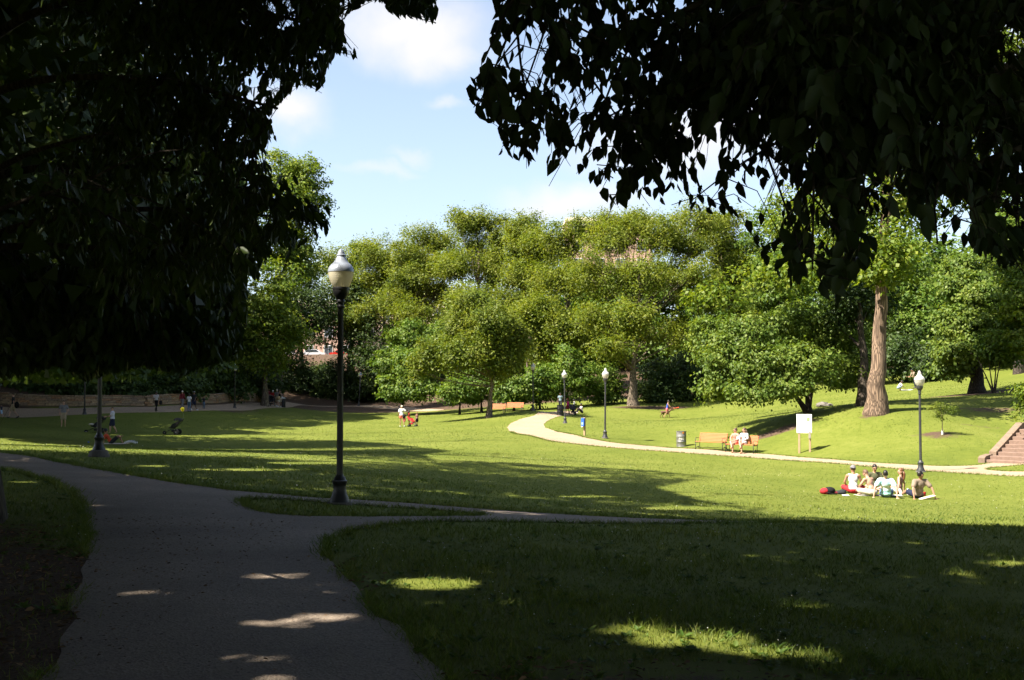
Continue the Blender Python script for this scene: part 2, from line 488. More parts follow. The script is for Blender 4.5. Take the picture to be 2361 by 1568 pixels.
def soil_amount(x, y):
    """1 where the ground is bare"""
    s = np.zeros(np.shape(x))
    for u, v, d, r, ry in [(2250, 912, 74, 4.5, 3.0), (2165, 1003, 56, 1.5, .8), (2020, 952, 60.5, .9, .8), (1500, 943, 110, 5, 2.0), (980, 940, 132, 6, 3), (1790, 962, 63, 3.0, 1.0)]:
        p = pt(u, v, d); s = np.maximum(s, blob(x, y, p[0], p[1], r, ry))
    for u, v, r, ry in [(2280, 945, 3.0, .9), (2260, 985, 2.2, .4)]:
        p = hit(u, v); s = np.maximum(s, .8 * blob(x, y, p[0], p[1], r, ry))
    # worn ground beside the near path and under the trees on the left
    for cx, cy, r, ry in [(-4.8, 9.2, 1.6, 3.2), (-4.0, 6.5, 1.1, 3), (-3.4, 7, 1.2, 4.2), (-4.0, 10.5, 1.2, 2.4), (-4.7, 8.5, 1.5, 2.6), (-5.3, 11, 1.3, 2.0), (-6.6, 13.2, 1.4, 1.2), (-5.5, 6, 2.5, 2.5), (-6.5, 11, 2.0, 2.5), (.45, 6.4, .9, 1.1), (1.2, 7.1, 1.6, .45), (2.6, 6.6, 1.4, .4), (-1.35, 9.9, .25, 1.2), (-1.75, 11.5, .2, 1.0), (.9, 5.6, 1.2, .7)]:
        s = np.maximum(s, blob(x, y, cx, cy, r, ry))
    # wood floor behind the wall and under the far trees
    s = np.maximum(s, np.clip((-21 - .34 * (y - 84) * 0 - x) / 6, 0, 1) * np.clip((y - 97) / 4, 0, 1))
    s = np.maximum(s, np.clip((y - 118) / 8, 0, 1) * .9)
    s = np.maximum(s, np.clip((-23 - x) / 6, 0, 1) * np.clip((30 - y) / 10, 0, 1))
    s = np.maximum(s, np.clip((-36 - x) / 3, 0, 1))
    return s
gme = fast_mesh('lawn', np.stack([GX, GY, GZ], -1).reshape(-1, 3), GF, ground_material(), True)
at = gme.attributes.new('soil', 'FLOAT', 'POINT')
at.data.foreach_set('value', soil_amount(GX, GY).astype(np.float32).ravel())
ground = tag(link('lawn', gme), 'mown park lawn dipping into a shallow green bowl', 'lawn', kind='structure')

# ------------------------------------------------------------------ paths
def path_material(name, c1, c2, c3):
    m, n, l, b = new_mat(name)
    geo = n.new('ShaderNodeNewGeometry')
    big = n.new('ShaderNodeTexNoise'); big.inputs['Scale'].default_value = .6; big.inputs['Detail'].default_value = 6
    fin = n.new('ShaderNodeTexNoise'); fin.inputs['Scale'].default_value = 60; fin.inputs['Detail'].default_value = 4; fin.inputs['Roughness'].default_value = .8
    vo = n.new('ShaderNodeTexVoronoi'); vo.inputs['Scale'].default_value = 55
    for q in (big, fin, vo): l.new(geo.outputs['Position'], q.inputs['Vector'])
    m1 = n.new('ShaderNodeMath'); m1.operation = 'MULTIPLY'; m1.inputs[1].default_value = .5; l.new(big.outputs['Fac'], m1.inputs[0])
    m2 = n.new('ShaderNodeMath'); m2.operation = 'MULTIPLY_ADD'; m2.inputs[1].default_value = .5; l.new(fin.outputs['Fac'], m2.inputs[0]); l.new(m1.outputs[0], m2.inputs[2])
    cr = n.new('ShaderNodeValToRGB'); cr.color_ramp.elements[0].position = .33; cr.color_ramp.elements[1].position = .68
    cr.color_ramp.elements[0].color = (*c1, 1); cr.color_ramp.elements[1].color = (*c3, 1)
    e = cr.color_ramp.elements.new(.5); e.color = (*c2, 1)
    l.new(m2.outputs[0], cr.inputs['Fac'])
    mx = n.new('ShaderNodeMix'); mx.data_type = 'RGBA'; mx.blend_type = 'MULTIPLY'; mx.inputs[0].default_value = .55
    hv = n.new('ShaderNodeHueSaturation'); hv.inputs['Saturation'].default_value = .0; hv.inputs['Value'].default_value = 1.7
    l.new(vo.outputs['Color'], hv.inputs['Color'])
    l.new(cr.outputs[0], mx.inputs[6]); l.new(hv.outputs[0], mx.inputs[7])
    l.new(mx.outputs[2], b.inputs['Base Color'])
    b.inputs['Roughness'].default_value = .85; b.inputs['Specular IOR Level'].default_value = .25
    bn = n.new('ShaderNodeBump'); bn.inputs['Strength'].default_value = .7; bn.inputs['Distance'].default_value = .012
    l.new(vo.outputs['Distance'], bn.inputs['Height']); l.new(bn.outputs[0], b.inputs['Normal'])
    return m
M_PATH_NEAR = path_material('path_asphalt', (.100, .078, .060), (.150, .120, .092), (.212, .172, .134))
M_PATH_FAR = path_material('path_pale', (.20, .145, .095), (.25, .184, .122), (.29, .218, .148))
def resample(poly, step, closed=True):
    P = np.array(poly, float)
    if closed: P = np.vstack([P, P[:1]])
    out = []
    for a, b in zip(P[:-1], P[1:]):
        k = max(1, int(np.linalg.norm(b - a) / step))
        for i in range(k): out.append(a + (b - a) * i / k)
    if not closed: out.append(P[-1])
    return np.array(out)
def smooth_closed(P, it=2):
    for _ in range(it):
        P = (np.roll(P, 1, 0) + 2 * P + np.roll(P, -1, 0)) / 4
    return P
def sheet(name, outline, holes, mat_, step, lift, label, depth=.12):
    """flat paving draped over the ground inside an outline, with a skirt down into the soil"""
    outs = [smooth_closed(resample(outline, step))] + [smooth_closed(resample(h, step)) for h in holes]
    for k, o in enumerate(outs):
        outs[k] = o + rng.normal(0, .035 if step < .6 else .03, o.shape)
    pts, edges = [], []
    for o in outs:
        b = len(pts); n = len(o)
        pts += [Vector(p) for p in o]
        edges += [(b + i, b + (i + 1) % n) for i in range(n)]
    nb = len(pts)
    lo, hi = outs[0].min(0), outs[0].max(0)
    X, Y = np.meshgrid(np.arange(lo[0], hi[0], step), np.arange(lo[1], hi[1], step))
    q = np.stack([X.ravel(), Y.ravel()], -1)
    k = in_poly(q[:, 0], q[:, 1], outs[0])
    for h in outs[1:]: k &= ~in_poly(q[:, 0], q[:, 1], h)
    pts += [Vector(p) for p in q[k]]
    r = delaunay_2d_cdt(pts, edges, [], 0, 1e-4)
    V = np.array([tuple(v) for v in r[0]]); F = np.array([f for f in r[2] if len(f) == 3])
    c = V[F].mean(1)
    k = in_poly(c[:, 0], c[:, 1], outs[0])
    for h in outs[1:]: k &= ~in_poly(c[:, 0], c[:, 1], h)
    F = F[k]
    Z = gz(V[:, 0], V[:, 1]) + lift
    mb = MB()
    mb.v = [(a, b, z) for (a, b), z in zip(V, Z)]
    mb.f = [tuple(f) for f in F]; mb.m = [0] * len(F)
    for o in outs:                       # skirt
        zz = gz(o[:, 0], o[:, 1]); n = len(o)
        vs_ = [(a, b, z + lift) for (a, b), z in zip(o, zz)] + [(a, b, z - depth) for (a, b), z in zip(o, zz)]
        mb.add(vs_, [(i, (i + 1) % n, n + (i + 1) % n, n + i) for i in range(n)])
    o = mb.build(name, mat_, smooth=False)
    tag(o, label, 'path', kind='structure')
    return outs
def hits(pl): return [tuple(hit(u, v)[:2]) for u, v in pl]
upper = hits([(0, 1044), (75, 1053), (150, 1068), (225, 1083), (294, 1095), (380, 1111), (529, 1132), (687, 1146), (898, 1158), (1057, 1170), (1248, 1184), (1423, 1194)])
lower = hits([(1480, 1209), (1254, 1205), (1057, 1202), (898, 1209), (825, 1219), (761, 1235), (734, 1256), (740, 1277), (788, 1320), (824, 1373), (893, 1420), (941, 1478), (1004, 1520), (1030, 1568)])
leftside = hits([(130, 1568), (150, 1480), (165, 1400), (190, 1330), (215, 1250), (202, 1208), (199, 1182), (184, 1155), (165, 1133), (135, 1115), (75, 1097), (4, 1082)])
uu, ll = np.array(upper[-1]), np.array(lower[0])
far_r = [(4.5, max(uu[1], 20.2) + .9), (8, 22.4), (13, 23.8), (20, 25.6), (20, 24.0), (13, 22.1), (8, 20.7), (4.5, 19.6)]
near_b = [(-.35, 5.0), (-.3, 3.5), (-.2, 1.5), (-.1, -4), (-3.2, -4), (-3.0, 1.5), (-2.9, 3.5), (-2.8, 5.0)]
lu = np.array(upper[0]); lf = np.array(leftside[-1])
left_ext = [(lf[0] - 3, lf[1] + 2.6), (lf[0] - 9, lf[1] + 6.5), (lf[0] - 9.6, lf[1] + 9.5), (lu[0] - 3, lu[1] + 2.0)]
near_outline = upper + far_r + lower + near_b + leftside + left_ext
island = hits([(545, 1147), (634, 1152), (740, 1158), (846, 1166), (1004, 1177), (1152, 1188), (1057, 1192), (846, 1193), (634, 1192), (581, 1181), (548, 1160)])
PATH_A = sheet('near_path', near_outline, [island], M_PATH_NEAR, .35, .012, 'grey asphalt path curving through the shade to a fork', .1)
far_top = hits([(1330, 946.5), (1285, 949), (1271, 950), (1231, 960), (1199, 966), (1178, 976), (1169, 986), (1176, 995), (1191, 1001), (1268, 1018), (1361, 1028), (1454, 1036), (1548, 1043), (1608, 1047), (1721, 1054), (1850, 1064), (1909, 1068), (1982, 1074), (2113, 1085), (2188, 1090), (2263, 1094), (2361, 1100)])
ext1 = [tuple(np.array(far_top[-1]) + (4, -.6)), tuple(np.array(far_top[-1]) + (4.1, .9))]
far_mid = hits([(2361, 1089), (2259, 1085), (2278, 1078)])
sp = hit(2282, 1070)
ext2 = [tuple(np.array(far_mid[-1]) + (5.0, .3)), (sp[0] + 5.2, sp[1] + .55), (sp[0] - .05, sp[1] + .25)]
far_bot = hits([(2235, 1077), (2169, 1077), (2113, 1073), (2039, 1069), (1982, 1066), (1909, 1059), (1769, 1047), (1672, 1041), (1592, 1036), (1527, 1031), (1417, 1023), (1343, 1009), (1286, 996), (1258, 987), (1253, 979), (1262, 970), (1285, 961), (1335, 952)])
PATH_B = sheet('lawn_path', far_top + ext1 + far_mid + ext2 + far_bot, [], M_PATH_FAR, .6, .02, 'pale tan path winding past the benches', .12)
fp = [pt(u, v, d) for u, v, d in [(-250, 962, 86), (0, 954.5, 88), (195, 951, 90), (370, 948, 93.5), (541, 941.5, 106), (620, 936, 117), (670, 931.5, 131), (720, 931.5, 138), (775, 934.5, 140), (850, 938.5, 137), (930, 942.5, 130), (1010, 946, 122)]]
fp = np.array(fp)[:, :2]
fc = resample(fp, 2.0, False)
tn = np.gradient(fc, axis=0); tn /= np.linalg.norm(tn, axis=1)[:, None]
nr = np.stack([-tn[:, 1], tn[:, 0]], -1)
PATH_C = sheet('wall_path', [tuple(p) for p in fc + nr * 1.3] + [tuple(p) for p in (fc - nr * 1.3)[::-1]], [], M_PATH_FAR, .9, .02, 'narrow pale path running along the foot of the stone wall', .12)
WALL_LINE = fc + nr * 1.9

def on_path(x, y, grow=0.0):
    k = in_poly(x, y, PATH_A[0]) & ~in_poly(x, y, PATH_A[1])
    return k | in_poly(x, y, PATH_B[0]) | in_poly(x, y, PATH_C[0])
# ------------------------------------------------------------------ where sun and shade fall, and what the near crowns may hide
SHADE_A = [(-60, 1013), (780, 1016), (900, 1024), (1040, 1040), (965, 1048), (1010, 1062), (1180, 1067), (1300, 1076), (1480, 1084), (1640, 1100), (1570, 1112), (1500, 1124), (1600, 1150),
           (1700, 1165), (1830, 1188), (1980, 1200), (2150, 1206), (2420, 1214), (2420, 1750), (-60, 1750)]
SHADE_B = [(-60, 880), (720, 900), (860, 930), (960, 936), (1010, 948), (860, 956), (890, 966), (800, 973), (700, 985), (560, 982), (540, 990), (620, 999), (480, 1003), (-60, 1002)]
LIT0 = [(520, 1332, 45, 5), (640, 1331, 75, 6), (390, 1373, 80, 5), (560, 1320, 60, 3), (700, 1366, 40, 3), (700, 1432, 120, 15), (640, 1525, 110, 9), (620, 1570, 90, 8), (1000, 1346, 100, 13),
       (1460, 1452, 80, 14), (1620, 1475, 160, 20), (1800, 1505, 140, 14), (1940, 1525, 60, 8), (2330, 1300, 60, 7), (1850, 1400, 80, 4), (250, 1137, 60, 2), (235, 1166, 55, 2), (300, 1075, 90, 3), (560, 1083, 120, 3), (700, 1068, 100, 3), (420, 1095, 60, 2),
       (1350, 1145, 60, 2), (1580, 1172, 110, 4), (400, 968, 70, 2), (540, 972, 60, 2), (480, 960, 60, 2), (240, 960, 60, 1.5), (330, 958, 40, 1.5), (660, 962, 80, 2), (860, 945, 60, 3)]
_lr = random.Random(9)
LIT = []
for cu, cv, ru, rv in LIT0:
    if cv > 1300 and cu < 900:                       # near spots break up into streaks
        for _ in range(5): LIT.append((cu + _lr.uniform(-.75, .75) * ru, cv + _lr.uniform(-.8, .8) * rv, ru * _lr.uniform(.28, .6), rv * _lr.uniform(.3, .6)))
    else: LIT.append((cu, cv, ru, rv))
SUNNY_POINTS = [(pt(786, 640, 18.4), .42), (pt(786, 600, 18.4), .3)]
def sun_keep(P, soft=8.0, rg=rng, pad=.045):
    """False for leaves that would shade ground which lies in the sun"""
    t = (P[:, 2] + 1.0) / -LDIR[2]
    for _ in range(4):
        Q = P + LDIR * t[:, None]
        t = t + (Q[:, 2] - gz(Q[:, 0], Q[:, 1])) / -LDIR[2]
    Q = P + LDIR * t[:, None]
    u, v, w = proj(Q)
    front = (w > 2.5) & (Q[:, 1] < 128)
    j = rg.normal(0, 1, (2, len(P)))
    d = np.maximum(w, 3.0)
    uj = u + j[0] * soft * 25 / d; vj = v + j[1] * soft * 6 / d
    shade = in_poly(uj, vj, SHADE_A) | in_poly(uj, vj, SHADE_B)
    inside = (u > -60) & (u < 2420) & (v < 1750)
    keep = ~(front & inside & ~shade)
    for cu, cv, ru, rv in LIT:
        gu, gv = pad * FPX / d, pad * 1.8 * FPX / d ** 2
        keep &= ~(front & (((u - cu) / (ru + gu)) ** 2 + ((v - cv) / (rv + gv)) ** 2 < 1.0))
    for S, r in SUNNY_POINTS:
        D = P - S
        a = D @ -LDIR
        keep &= ~((a > 0) & (np.linalg.norm(D + LDIR * a[:, None], axis=1) < r))
    return keep
LEFT_MASS = [(-200, -3000), (985, -3000), (1000, -200), (1008, 60), (955, 48), (915, 45), (880, 8), (850, 5), (815, 25), (775, 60), (800, 95), (842, 120), (820, 140), (772, 128), (755, 175),
             (742, 218), (690, 200), (668, 225), (640, 250), (622, 285), (640, 325), (612, 340), (622, 400), (680, 395), (720, 425), (750, 470), (772, 520), (752, 560), (705, 548), (680, 590),
             (640, 610), (600, 620), (585, 700), (575, 800), (560, 850), (420, 880), (300, 875), (120, 880), (-200, 890)]
RIGHT_MASS = [(2600, -3000), (1150, -3000), (1135, 60), (1122, 130), (1085, 170), (1075, 200), (1095, 270), (1150, 300), (1150, 365), (1200, 385), (1240, 440), (1265, 440), (1275, 400), (1300, 380),
              (1330, 420), (1385, 450), (1400, 505), (1440, 505), (1460, 465), (1500, 480), (1515, 530), (1545, 490), (1600, 500), (1680, 500), (1700, 560), (1720, 600), (1765, 610), (1800, 660), (1838, 682),
              (1852, 640), (1880, 640), (1900, 680), (1930, 720), (1960, 690), (1980, 650), (2020, 610), (2050, 560), (2090, 540), (2150, 570), (2200, 570), (2260, 590), (2320, 630), (2600, 650)]
def frame_keep(P, polys, margin=15):
    """False for leaves that would stand in the open view"""
    u, v, w = proj(P)
    infr = (w > 0.05) & (u > -margin) & (u < 2361 + margin) & (v > -margin) & (v < 1568 + margin)
    ok = np.zeros(len(P), bool)
    for p in polys: ok |= in_poly(u, v, p)
    return ~infr | ok

# ------------------------------------------------------------------ leaves and trees
def norm(a):
    return a / np.maximum(np.linalg.norm(a, axis=-1, keepdims=True), 1e-9)
def leaf_geo(P, A, N, L, W, shape='diamond', fold=.18):
    """P base points, A direction of the tip, N normal, L length, W width -> verts, faces"""
    A = norm(A); S = norm(np.cross(A, N)); N = np.cross(S, A)
    L = L[:, None]; W = W[:, None]
    if shape == 'diamond':
        V = np.stack([P, P + A * L * .45 + S * W * .5 + N * W * fold, P + A * L, P + A * L * .45 - S * W * .5 + N * W * fold], 1)
        b = np.arange(len(P))[:, None] * 4
        return V.reshape(-1, 3), (b + np.array([0, 1, 2, 3])).reshape(-1, 4)
    if shape == 'tri':
        V = np.stack([P, P + A * L * .7 + S * W * .75, P + A * L * .9 - S * W * .55], 1)
        return V.reshape(-1, 3), np.arange(len(P) * 3).reshape(-1, 3)
    V = np.stack([P, P + A * L * .30 + S * W * .46 + N * W * fold, P + A * L * .66 + S * W * .36 + N * W * (fold * .6), P + A * L - N * L * .10,
                  P + A * L * .66 - S * W * .36 + N * W * (fold * .6), P + A * L * .30 - S * W * .46 + N * W * fold], 1)
    b = np.arange(len(P))[:, None] * 6
    F = np.concatenate([b + np.array([0, 1, 2, 3]), b + np.array([0, 3, 4, 5])], 0)
    return V.reshape(-1, 3), F
def tube_geo(mb, pts, rad, n=6): mb.tube(pts, rad, n)
def bez(a, b, c, k):
    return [a * (1 - t) ** 2 + b * 2 * t * (1 - t) + c * t * t for t in np.linspace(0, 1, k)]
M_BARK = bark_mat('bark_grey', (.055, .044, .034), (.21, .165, .12))
M_BARK_PALE = bark_mat('bark_ridged', (.06, .042, .03), (.23, .16, .11), 5.5, .07, 1.0)
M_BARK_DARK = bark_mat('bark_dark', (.02, .016, .013), (.075, .06, .045))
M_LOCUST = leaf_mat('leaves_locust', (.084, .119, .013), (.132, .172, .017), (.196, .222, .030), .46)
M_LOCUST_B = leaf_mat('leaves_locust_dull', (.074, .110, .014), (.116, .158, .018), (.174, .200, .030), .44)
M_BROAD = leaf_mat('leaves_broad', (.054, .108, .013), (.092, .156, .020), (.150, .205, .033), .42)
M_TULIP = leaf_mat('leaves_tulip', (.066, .116, .011), (.112, .165, .015), (.180, .220, .030), .45)
M_DOGWOOD = leaf_mat('leaves_dogwood', (.060, .110, .016), (.104, .160, .024), (.165, .214, .044), .42)
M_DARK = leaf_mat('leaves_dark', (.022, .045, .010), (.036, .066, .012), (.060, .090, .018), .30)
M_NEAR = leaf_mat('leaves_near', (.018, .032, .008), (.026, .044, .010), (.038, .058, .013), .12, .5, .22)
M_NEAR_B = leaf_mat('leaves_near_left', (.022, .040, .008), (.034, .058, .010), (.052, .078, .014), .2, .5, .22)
TREES_SEED = [100]
def make_tree(name, base, lobes, label, leafmat, bark=None, trunk=None, tr=.25, ncl=120, per=60, clr=.9, ll=.25, lw=.14, flat=.55, droop=.25, keep=None, shape='diamond',
              group=None, stems=None, cat='tree', shell=.45, limb=1.0, twigs=10, jitter=.35, noup=False, split=0, maxlimb=99.0, fill=.35):
    """lobes: (u, v, d, rx_px, rz_px) on the 2361-wide frame or ('w', x, y, z, rx, ry, rz) in metres"""
    TREES_SEED[0] += 1
    g = np.random.default_rng(TREES_SEED[0])
    bark = bark or M_BARK
    base = np.array(base, float)
    root = empty(name, base, 0, label, cat, group)
    C, RR = [], []
    for q in lobes:
        if q[0] == 'w':
            C.append(q[1:4]); RR.append(q[4:7])
        else:
            u, v, d, ru, rv = q
            C.append(pt(u, v, d)); RR.append((ru * d / FPX, (ru + rv) * .5 * d / FPX, rv * d / FPX))
    C = np.array(C, float) - base; RR = np.array(RR, float)
    C0, R0 = C, RR
    if split:
        n0 = len(C)
        dv = norm(g.normal(0, 1, (n0, split, 3))) * g.uniform(.2, .68, (n0, split, 1))
        C = (C[:, None] + dv * RR[:, None]).reshape(-1, 3)
        RR = (RR[:, None] * g.uniform(.5, .8, (n0, split, 1))).reshape(-1, 3)
    wt = (RR[:, 0] * RR[:, 1] + RR[:, 0] * RR[:, 2] + RR[:, 1] * RR[:, 2]); wt = wt / wt.sum()
    which = g.choice(len(C), ncl, p=wt)
    dirs = norm(g.normal(0, 1, (ncl, 3)))
    rad = shell + (1 - shell) * g.random(ncl) ** .6
    rad = np.where(g.random(ncl) < .12, rad * g.uniform(1.1, 1.32, ncl), rad)
    cc = C[which] + dirs * RR[which] * rad[:, None]
    nf = int(ncl * fill)
    if nf and len(C) > 2:                # sprays that bridge neighbouring limbs
        near_ = np.argsort(((C[:, None] - C[None]) ** 2).sum(-1), 1)[:, 1:4]
        j = which[:nf]; k2 = near_[j, g.integers(0, min(3, near_.shape[1]), nf)]
        cc[:nf] = C[j] + (C[k2] - C[j]) * g.random((nf, 1)) + g.normal(0, .42, (nf, 3)) * (RR[j] + RR[k2]) * .5
    # leaves
    n = ncl * per
    ci = np.repeat(np.arange(ncl), per)
    size = (g.uniform(.6, 1.3, ncl) * clr)[ci]
    off = g.normal(0, .5, (n, 3)) * size[:, None] * np.array([1, 1, flat])
    P = cc[ci] + off
    rel = norm((P - C[which][ci]) / RR[which][ci])
    N = norm(np.array([0, 0, 1.0]) * (0 if noup else .75) + rel * .55 + g.normal(0, .55, (n, 3)))
    A = norm(np.cross(N, g.normal(0, 1, (n, 3))) + np.array([0, 0, -droop * 2]) + rel * .3)
    L = ll * g.uniform(.65, 1.3, n); Wd = L * (lw / ll) * g.uniform(.8, 1.2, n)
    k = P[:, 2] + base[2] > gz(P[:, 0] + base[0], P[:, 1] + base[1]) + .12
    if keep is not None: k &= keep(P + base + A * L[:, None] * .5)
    P, A, N, L, Wd = P[k], A[k], N[k], L[k], Wd[k]
    V, F = leaf_geo(P, A, N, L, Wd, shape)
    crown = link('crown', fast_mesh('crown', V, F, leafmat), root)
    # wood
    mb = MB()
    tops = []
    if trunk is None:
        top = C.mean(0); trunk = [(0, 0, 0), (top[0] * .25, top[1] * .25, top[2] * .5), tuple(top * np.array([.6, .6, 1.0]))]
    stems = stems or [trunk]
    for s in stems:
        p = [np.array(q, float) for q in s]
        full = []
        for a, b in zip(p[:-1], p[1:]):
            for t in np.linspace(0, 1, 4, endpoint=False): full.append(a + (b - a) * t)
        full.append(p[-1])
        full = np.array(full); m = len(full)
        full[1:-1] += g.normal(0, tr * .12, (m - 2, 3))
        tt = np.linspace(0, 1, m)
        rr = tr * (1 - .62 * tt) * (1 + .55 * np.exp(-tt * m / 1.3))
        full = np.vstack([full[0] - np.array([0, 0, .3]), full]); rr = np.concatenate([[rr[0] * 1.1], rr])
        mb.tube(full, rr, 10)
        tops.append((full, rr))
    for i in range(len(C)):
        full, rr = tops[i % len(tops)]
        dz = C[i][2] - RR[i][2] * .2
        j = int(np.clip(np.searchsorted(full[:, 2], dz * .62), 2, len(full) - 1))
        a = full[j]; r0 = rr[j] * .55 * limb
        c = C[i] + RR[i] * np.array([0, 0, .1])
        mid = a * .45 + c * .55 + np.array([0, 0, -.12]) * np.linalg.norm(c - a) * g.uniform(-.6, 1) + g.normal(0, .06, 3) * np.linalg.norm(c - a)
        path = bez(a, mid, c, 7)
        if np.linalg.norm(c - a) > maxlimb: continue
        if split: r0 *= .6
        mb.tube(path, np.linspace(r0, r0 * .35, 7), 5 if split else 6)
        mine = np.nonzero(which == i)[0]
        for q in mine[:twigs]:
            s = path[g.integers(3, 7)]
            e = cc[q]
            ln = np.linalg.norm(e - s)
            md = (s + e) / 2 + g.normal(0, .16, 3) * ln + np.array([0, 0, .08 * ln])
            mb.tube(bez(s, md, e, 5), np.linspace(r0 * .32, r0 * .08, 5), 4, caps=False)
    if keep is not None:
        # drop wood that would stand in the open view
        V2 = np.array(mb.v)
        u, v, w = proj(V2 + base)
        bad = (w > .05) & (u > 0) & (u < 2361) & (v > 0) & (v < 1568) & ~in_poly(u, v, LEFT_MASS) & ~in_poly(u, v, RIGHT_MASS) & (v < 880)
        if bad.any():
            kf = [q for q in range(len(mb.f)) if not any(bad[i] for i in mb.f[q])]
            mb.f = [mb.f[q] for q in kf]; mb.m = [0] * len(kf)
    mb.build('trunk', bark, root, smooth=True)
    return root

def G(u, v, d=None):
    p = pt(u, v, d) if d else hit(u, v)
    return np.array([p[0], p[1], gz(p[0], p[1])])
# ---- crowns round the camera and down the left side, which put the foreground in the shade
def keep_shade(polys):
    return lambda P: frame_keep(P, polys) & sun_keep(P)
LEFT_CORE = [(-200, -3000), (760, -3000), (700, -60), (640, 20), (610, 150), (560, 280), (560, 600), (545, 850), (420, 875), (-200, 885)]
KC = keep_shade([LEFT_CORE])
KL, KR, KN = keep_shade([LEFT_MASS]), keep_shade([RIGHT_MASS]), keep_shade([LEFT_MASS, RIGHT_MASS])
def W3(x, y): return np.array([x, y, float(gz(x, y))])
SH = dict(group='shade trees along the left side and over the path')
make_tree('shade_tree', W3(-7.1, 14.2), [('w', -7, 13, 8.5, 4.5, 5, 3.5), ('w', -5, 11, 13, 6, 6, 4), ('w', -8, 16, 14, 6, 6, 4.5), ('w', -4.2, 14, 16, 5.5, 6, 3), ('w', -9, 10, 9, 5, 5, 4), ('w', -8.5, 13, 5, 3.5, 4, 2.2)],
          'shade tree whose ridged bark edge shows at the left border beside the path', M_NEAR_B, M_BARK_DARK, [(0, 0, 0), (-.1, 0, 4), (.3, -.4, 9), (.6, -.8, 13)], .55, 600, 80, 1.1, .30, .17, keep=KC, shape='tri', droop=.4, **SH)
make_tree('shade_tree', W3(-15, 27), [('w', -12, 26, 9, 5, 6, 6), ('w', -10, 27, 15, 6, 7, 5), ('w', -8, 26, 20, 6, 7, 4), ('w', -13, 30, 19, 6, 6, 5), ('w', -15, 24, 12, 6, 6, 6), ('w', -12.5, 24, 4.8, 4, 4, 3)],
          'tall dark tree rising behind the lamp post at the far end of the asphalt path', M_NEAR_B, M_BARK_DARK, [(0, 0, 0), (.6, 0, 6), (3, 0, 13), (5, 0, 18)], .5, 560, 75, 1.2, .36, .20, keep=KC, shape='tri', droop=.4, **SH)
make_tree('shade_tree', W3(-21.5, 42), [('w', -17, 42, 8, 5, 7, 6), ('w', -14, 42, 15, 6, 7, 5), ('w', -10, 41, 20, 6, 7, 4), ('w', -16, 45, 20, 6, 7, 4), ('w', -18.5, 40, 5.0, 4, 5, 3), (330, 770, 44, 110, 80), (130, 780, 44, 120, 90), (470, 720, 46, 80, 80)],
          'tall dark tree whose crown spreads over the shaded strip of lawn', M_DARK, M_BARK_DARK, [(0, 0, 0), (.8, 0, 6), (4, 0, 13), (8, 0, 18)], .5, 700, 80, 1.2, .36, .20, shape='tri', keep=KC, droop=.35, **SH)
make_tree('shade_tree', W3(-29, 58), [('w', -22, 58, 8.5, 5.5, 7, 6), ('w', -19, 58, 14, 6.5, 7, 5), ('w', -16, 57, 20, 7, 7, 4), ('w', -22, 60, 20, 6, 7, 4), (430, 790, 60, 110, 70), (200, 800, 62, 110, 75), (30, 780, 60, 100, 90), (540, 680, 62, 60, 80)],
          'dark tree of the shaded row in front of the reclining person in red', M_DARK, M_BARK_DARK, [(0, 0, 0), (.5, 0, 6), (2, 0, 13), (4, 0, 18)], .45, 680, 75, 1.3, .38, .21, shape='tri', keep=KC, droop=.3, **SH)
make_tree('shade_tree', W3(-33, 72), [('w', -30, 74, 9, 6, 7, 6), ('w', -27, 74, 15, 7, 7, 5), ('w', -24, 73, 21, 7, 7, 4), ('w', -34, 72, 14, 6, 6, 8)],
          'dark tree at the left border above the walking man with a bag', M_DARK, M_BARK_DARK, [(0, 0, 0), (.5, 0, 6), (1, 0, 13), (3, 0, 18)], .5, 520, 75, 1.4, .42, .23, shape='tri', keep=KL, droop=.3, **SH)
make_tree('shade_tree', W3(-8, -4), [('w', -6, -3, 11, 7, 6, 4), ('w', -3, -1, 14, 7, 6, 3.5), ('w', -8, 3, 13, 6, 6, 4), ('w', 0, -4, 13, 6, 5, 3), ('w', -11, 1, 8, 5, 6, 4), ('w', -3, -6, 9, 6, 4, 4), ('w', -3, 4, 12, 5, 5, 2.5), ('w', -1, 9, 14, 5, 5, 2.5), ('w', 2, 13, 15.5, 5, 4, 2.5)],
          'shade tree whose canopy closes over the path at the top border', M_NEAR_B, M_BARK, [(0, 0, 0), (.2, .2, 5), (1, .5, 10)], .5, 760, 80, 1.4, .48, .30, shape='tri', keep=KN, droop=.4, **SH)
make_tree('shade_tree', W3(-15, 4), [('w', -14, 4, 10, 6, 6, 5), ('w', -13, 9, 14, 6, 6, 4), ('w', -12, 0, 14, 6, 6, 4), ('w', -16, 6, 6, 5, 6, 4), ('w', -11, 16, 18, 6, 6, 4)], 'unseen shade tree added left of the view to darken the foreground', M_NEAR_B, M_BARK, [(0, 0, 0), (.2, .2, 6), (1, .5, 12)], .5, 560, 80, 1.4, .42, .25, shape='tri', keep=KN, droop=.4, **SH)  # out of view, added to stop sun leaking onto the foreground
make_tree('shade_tree', W3(3, -9), [('w', 2, -7, 9, 7, 5, 4), ('w', 8, -6, 9, 6, 5, 4), ('w', -5, -10, 8, 6, 5, 5), ('w', 3, -2, 14, 7, 5, 3)], 'unseen shade tree added behind the camera to block the sky', M_NEAR_B, M_BARK, [(0, 0, 0), (.2, .2, 5), (0, .5, 9)], .5, 440, 80, 1.4, .44, .26, shape='tri', keep=KN, droop=.4, **SH)  # stands behind the camera, added to keep sky light off the foreground

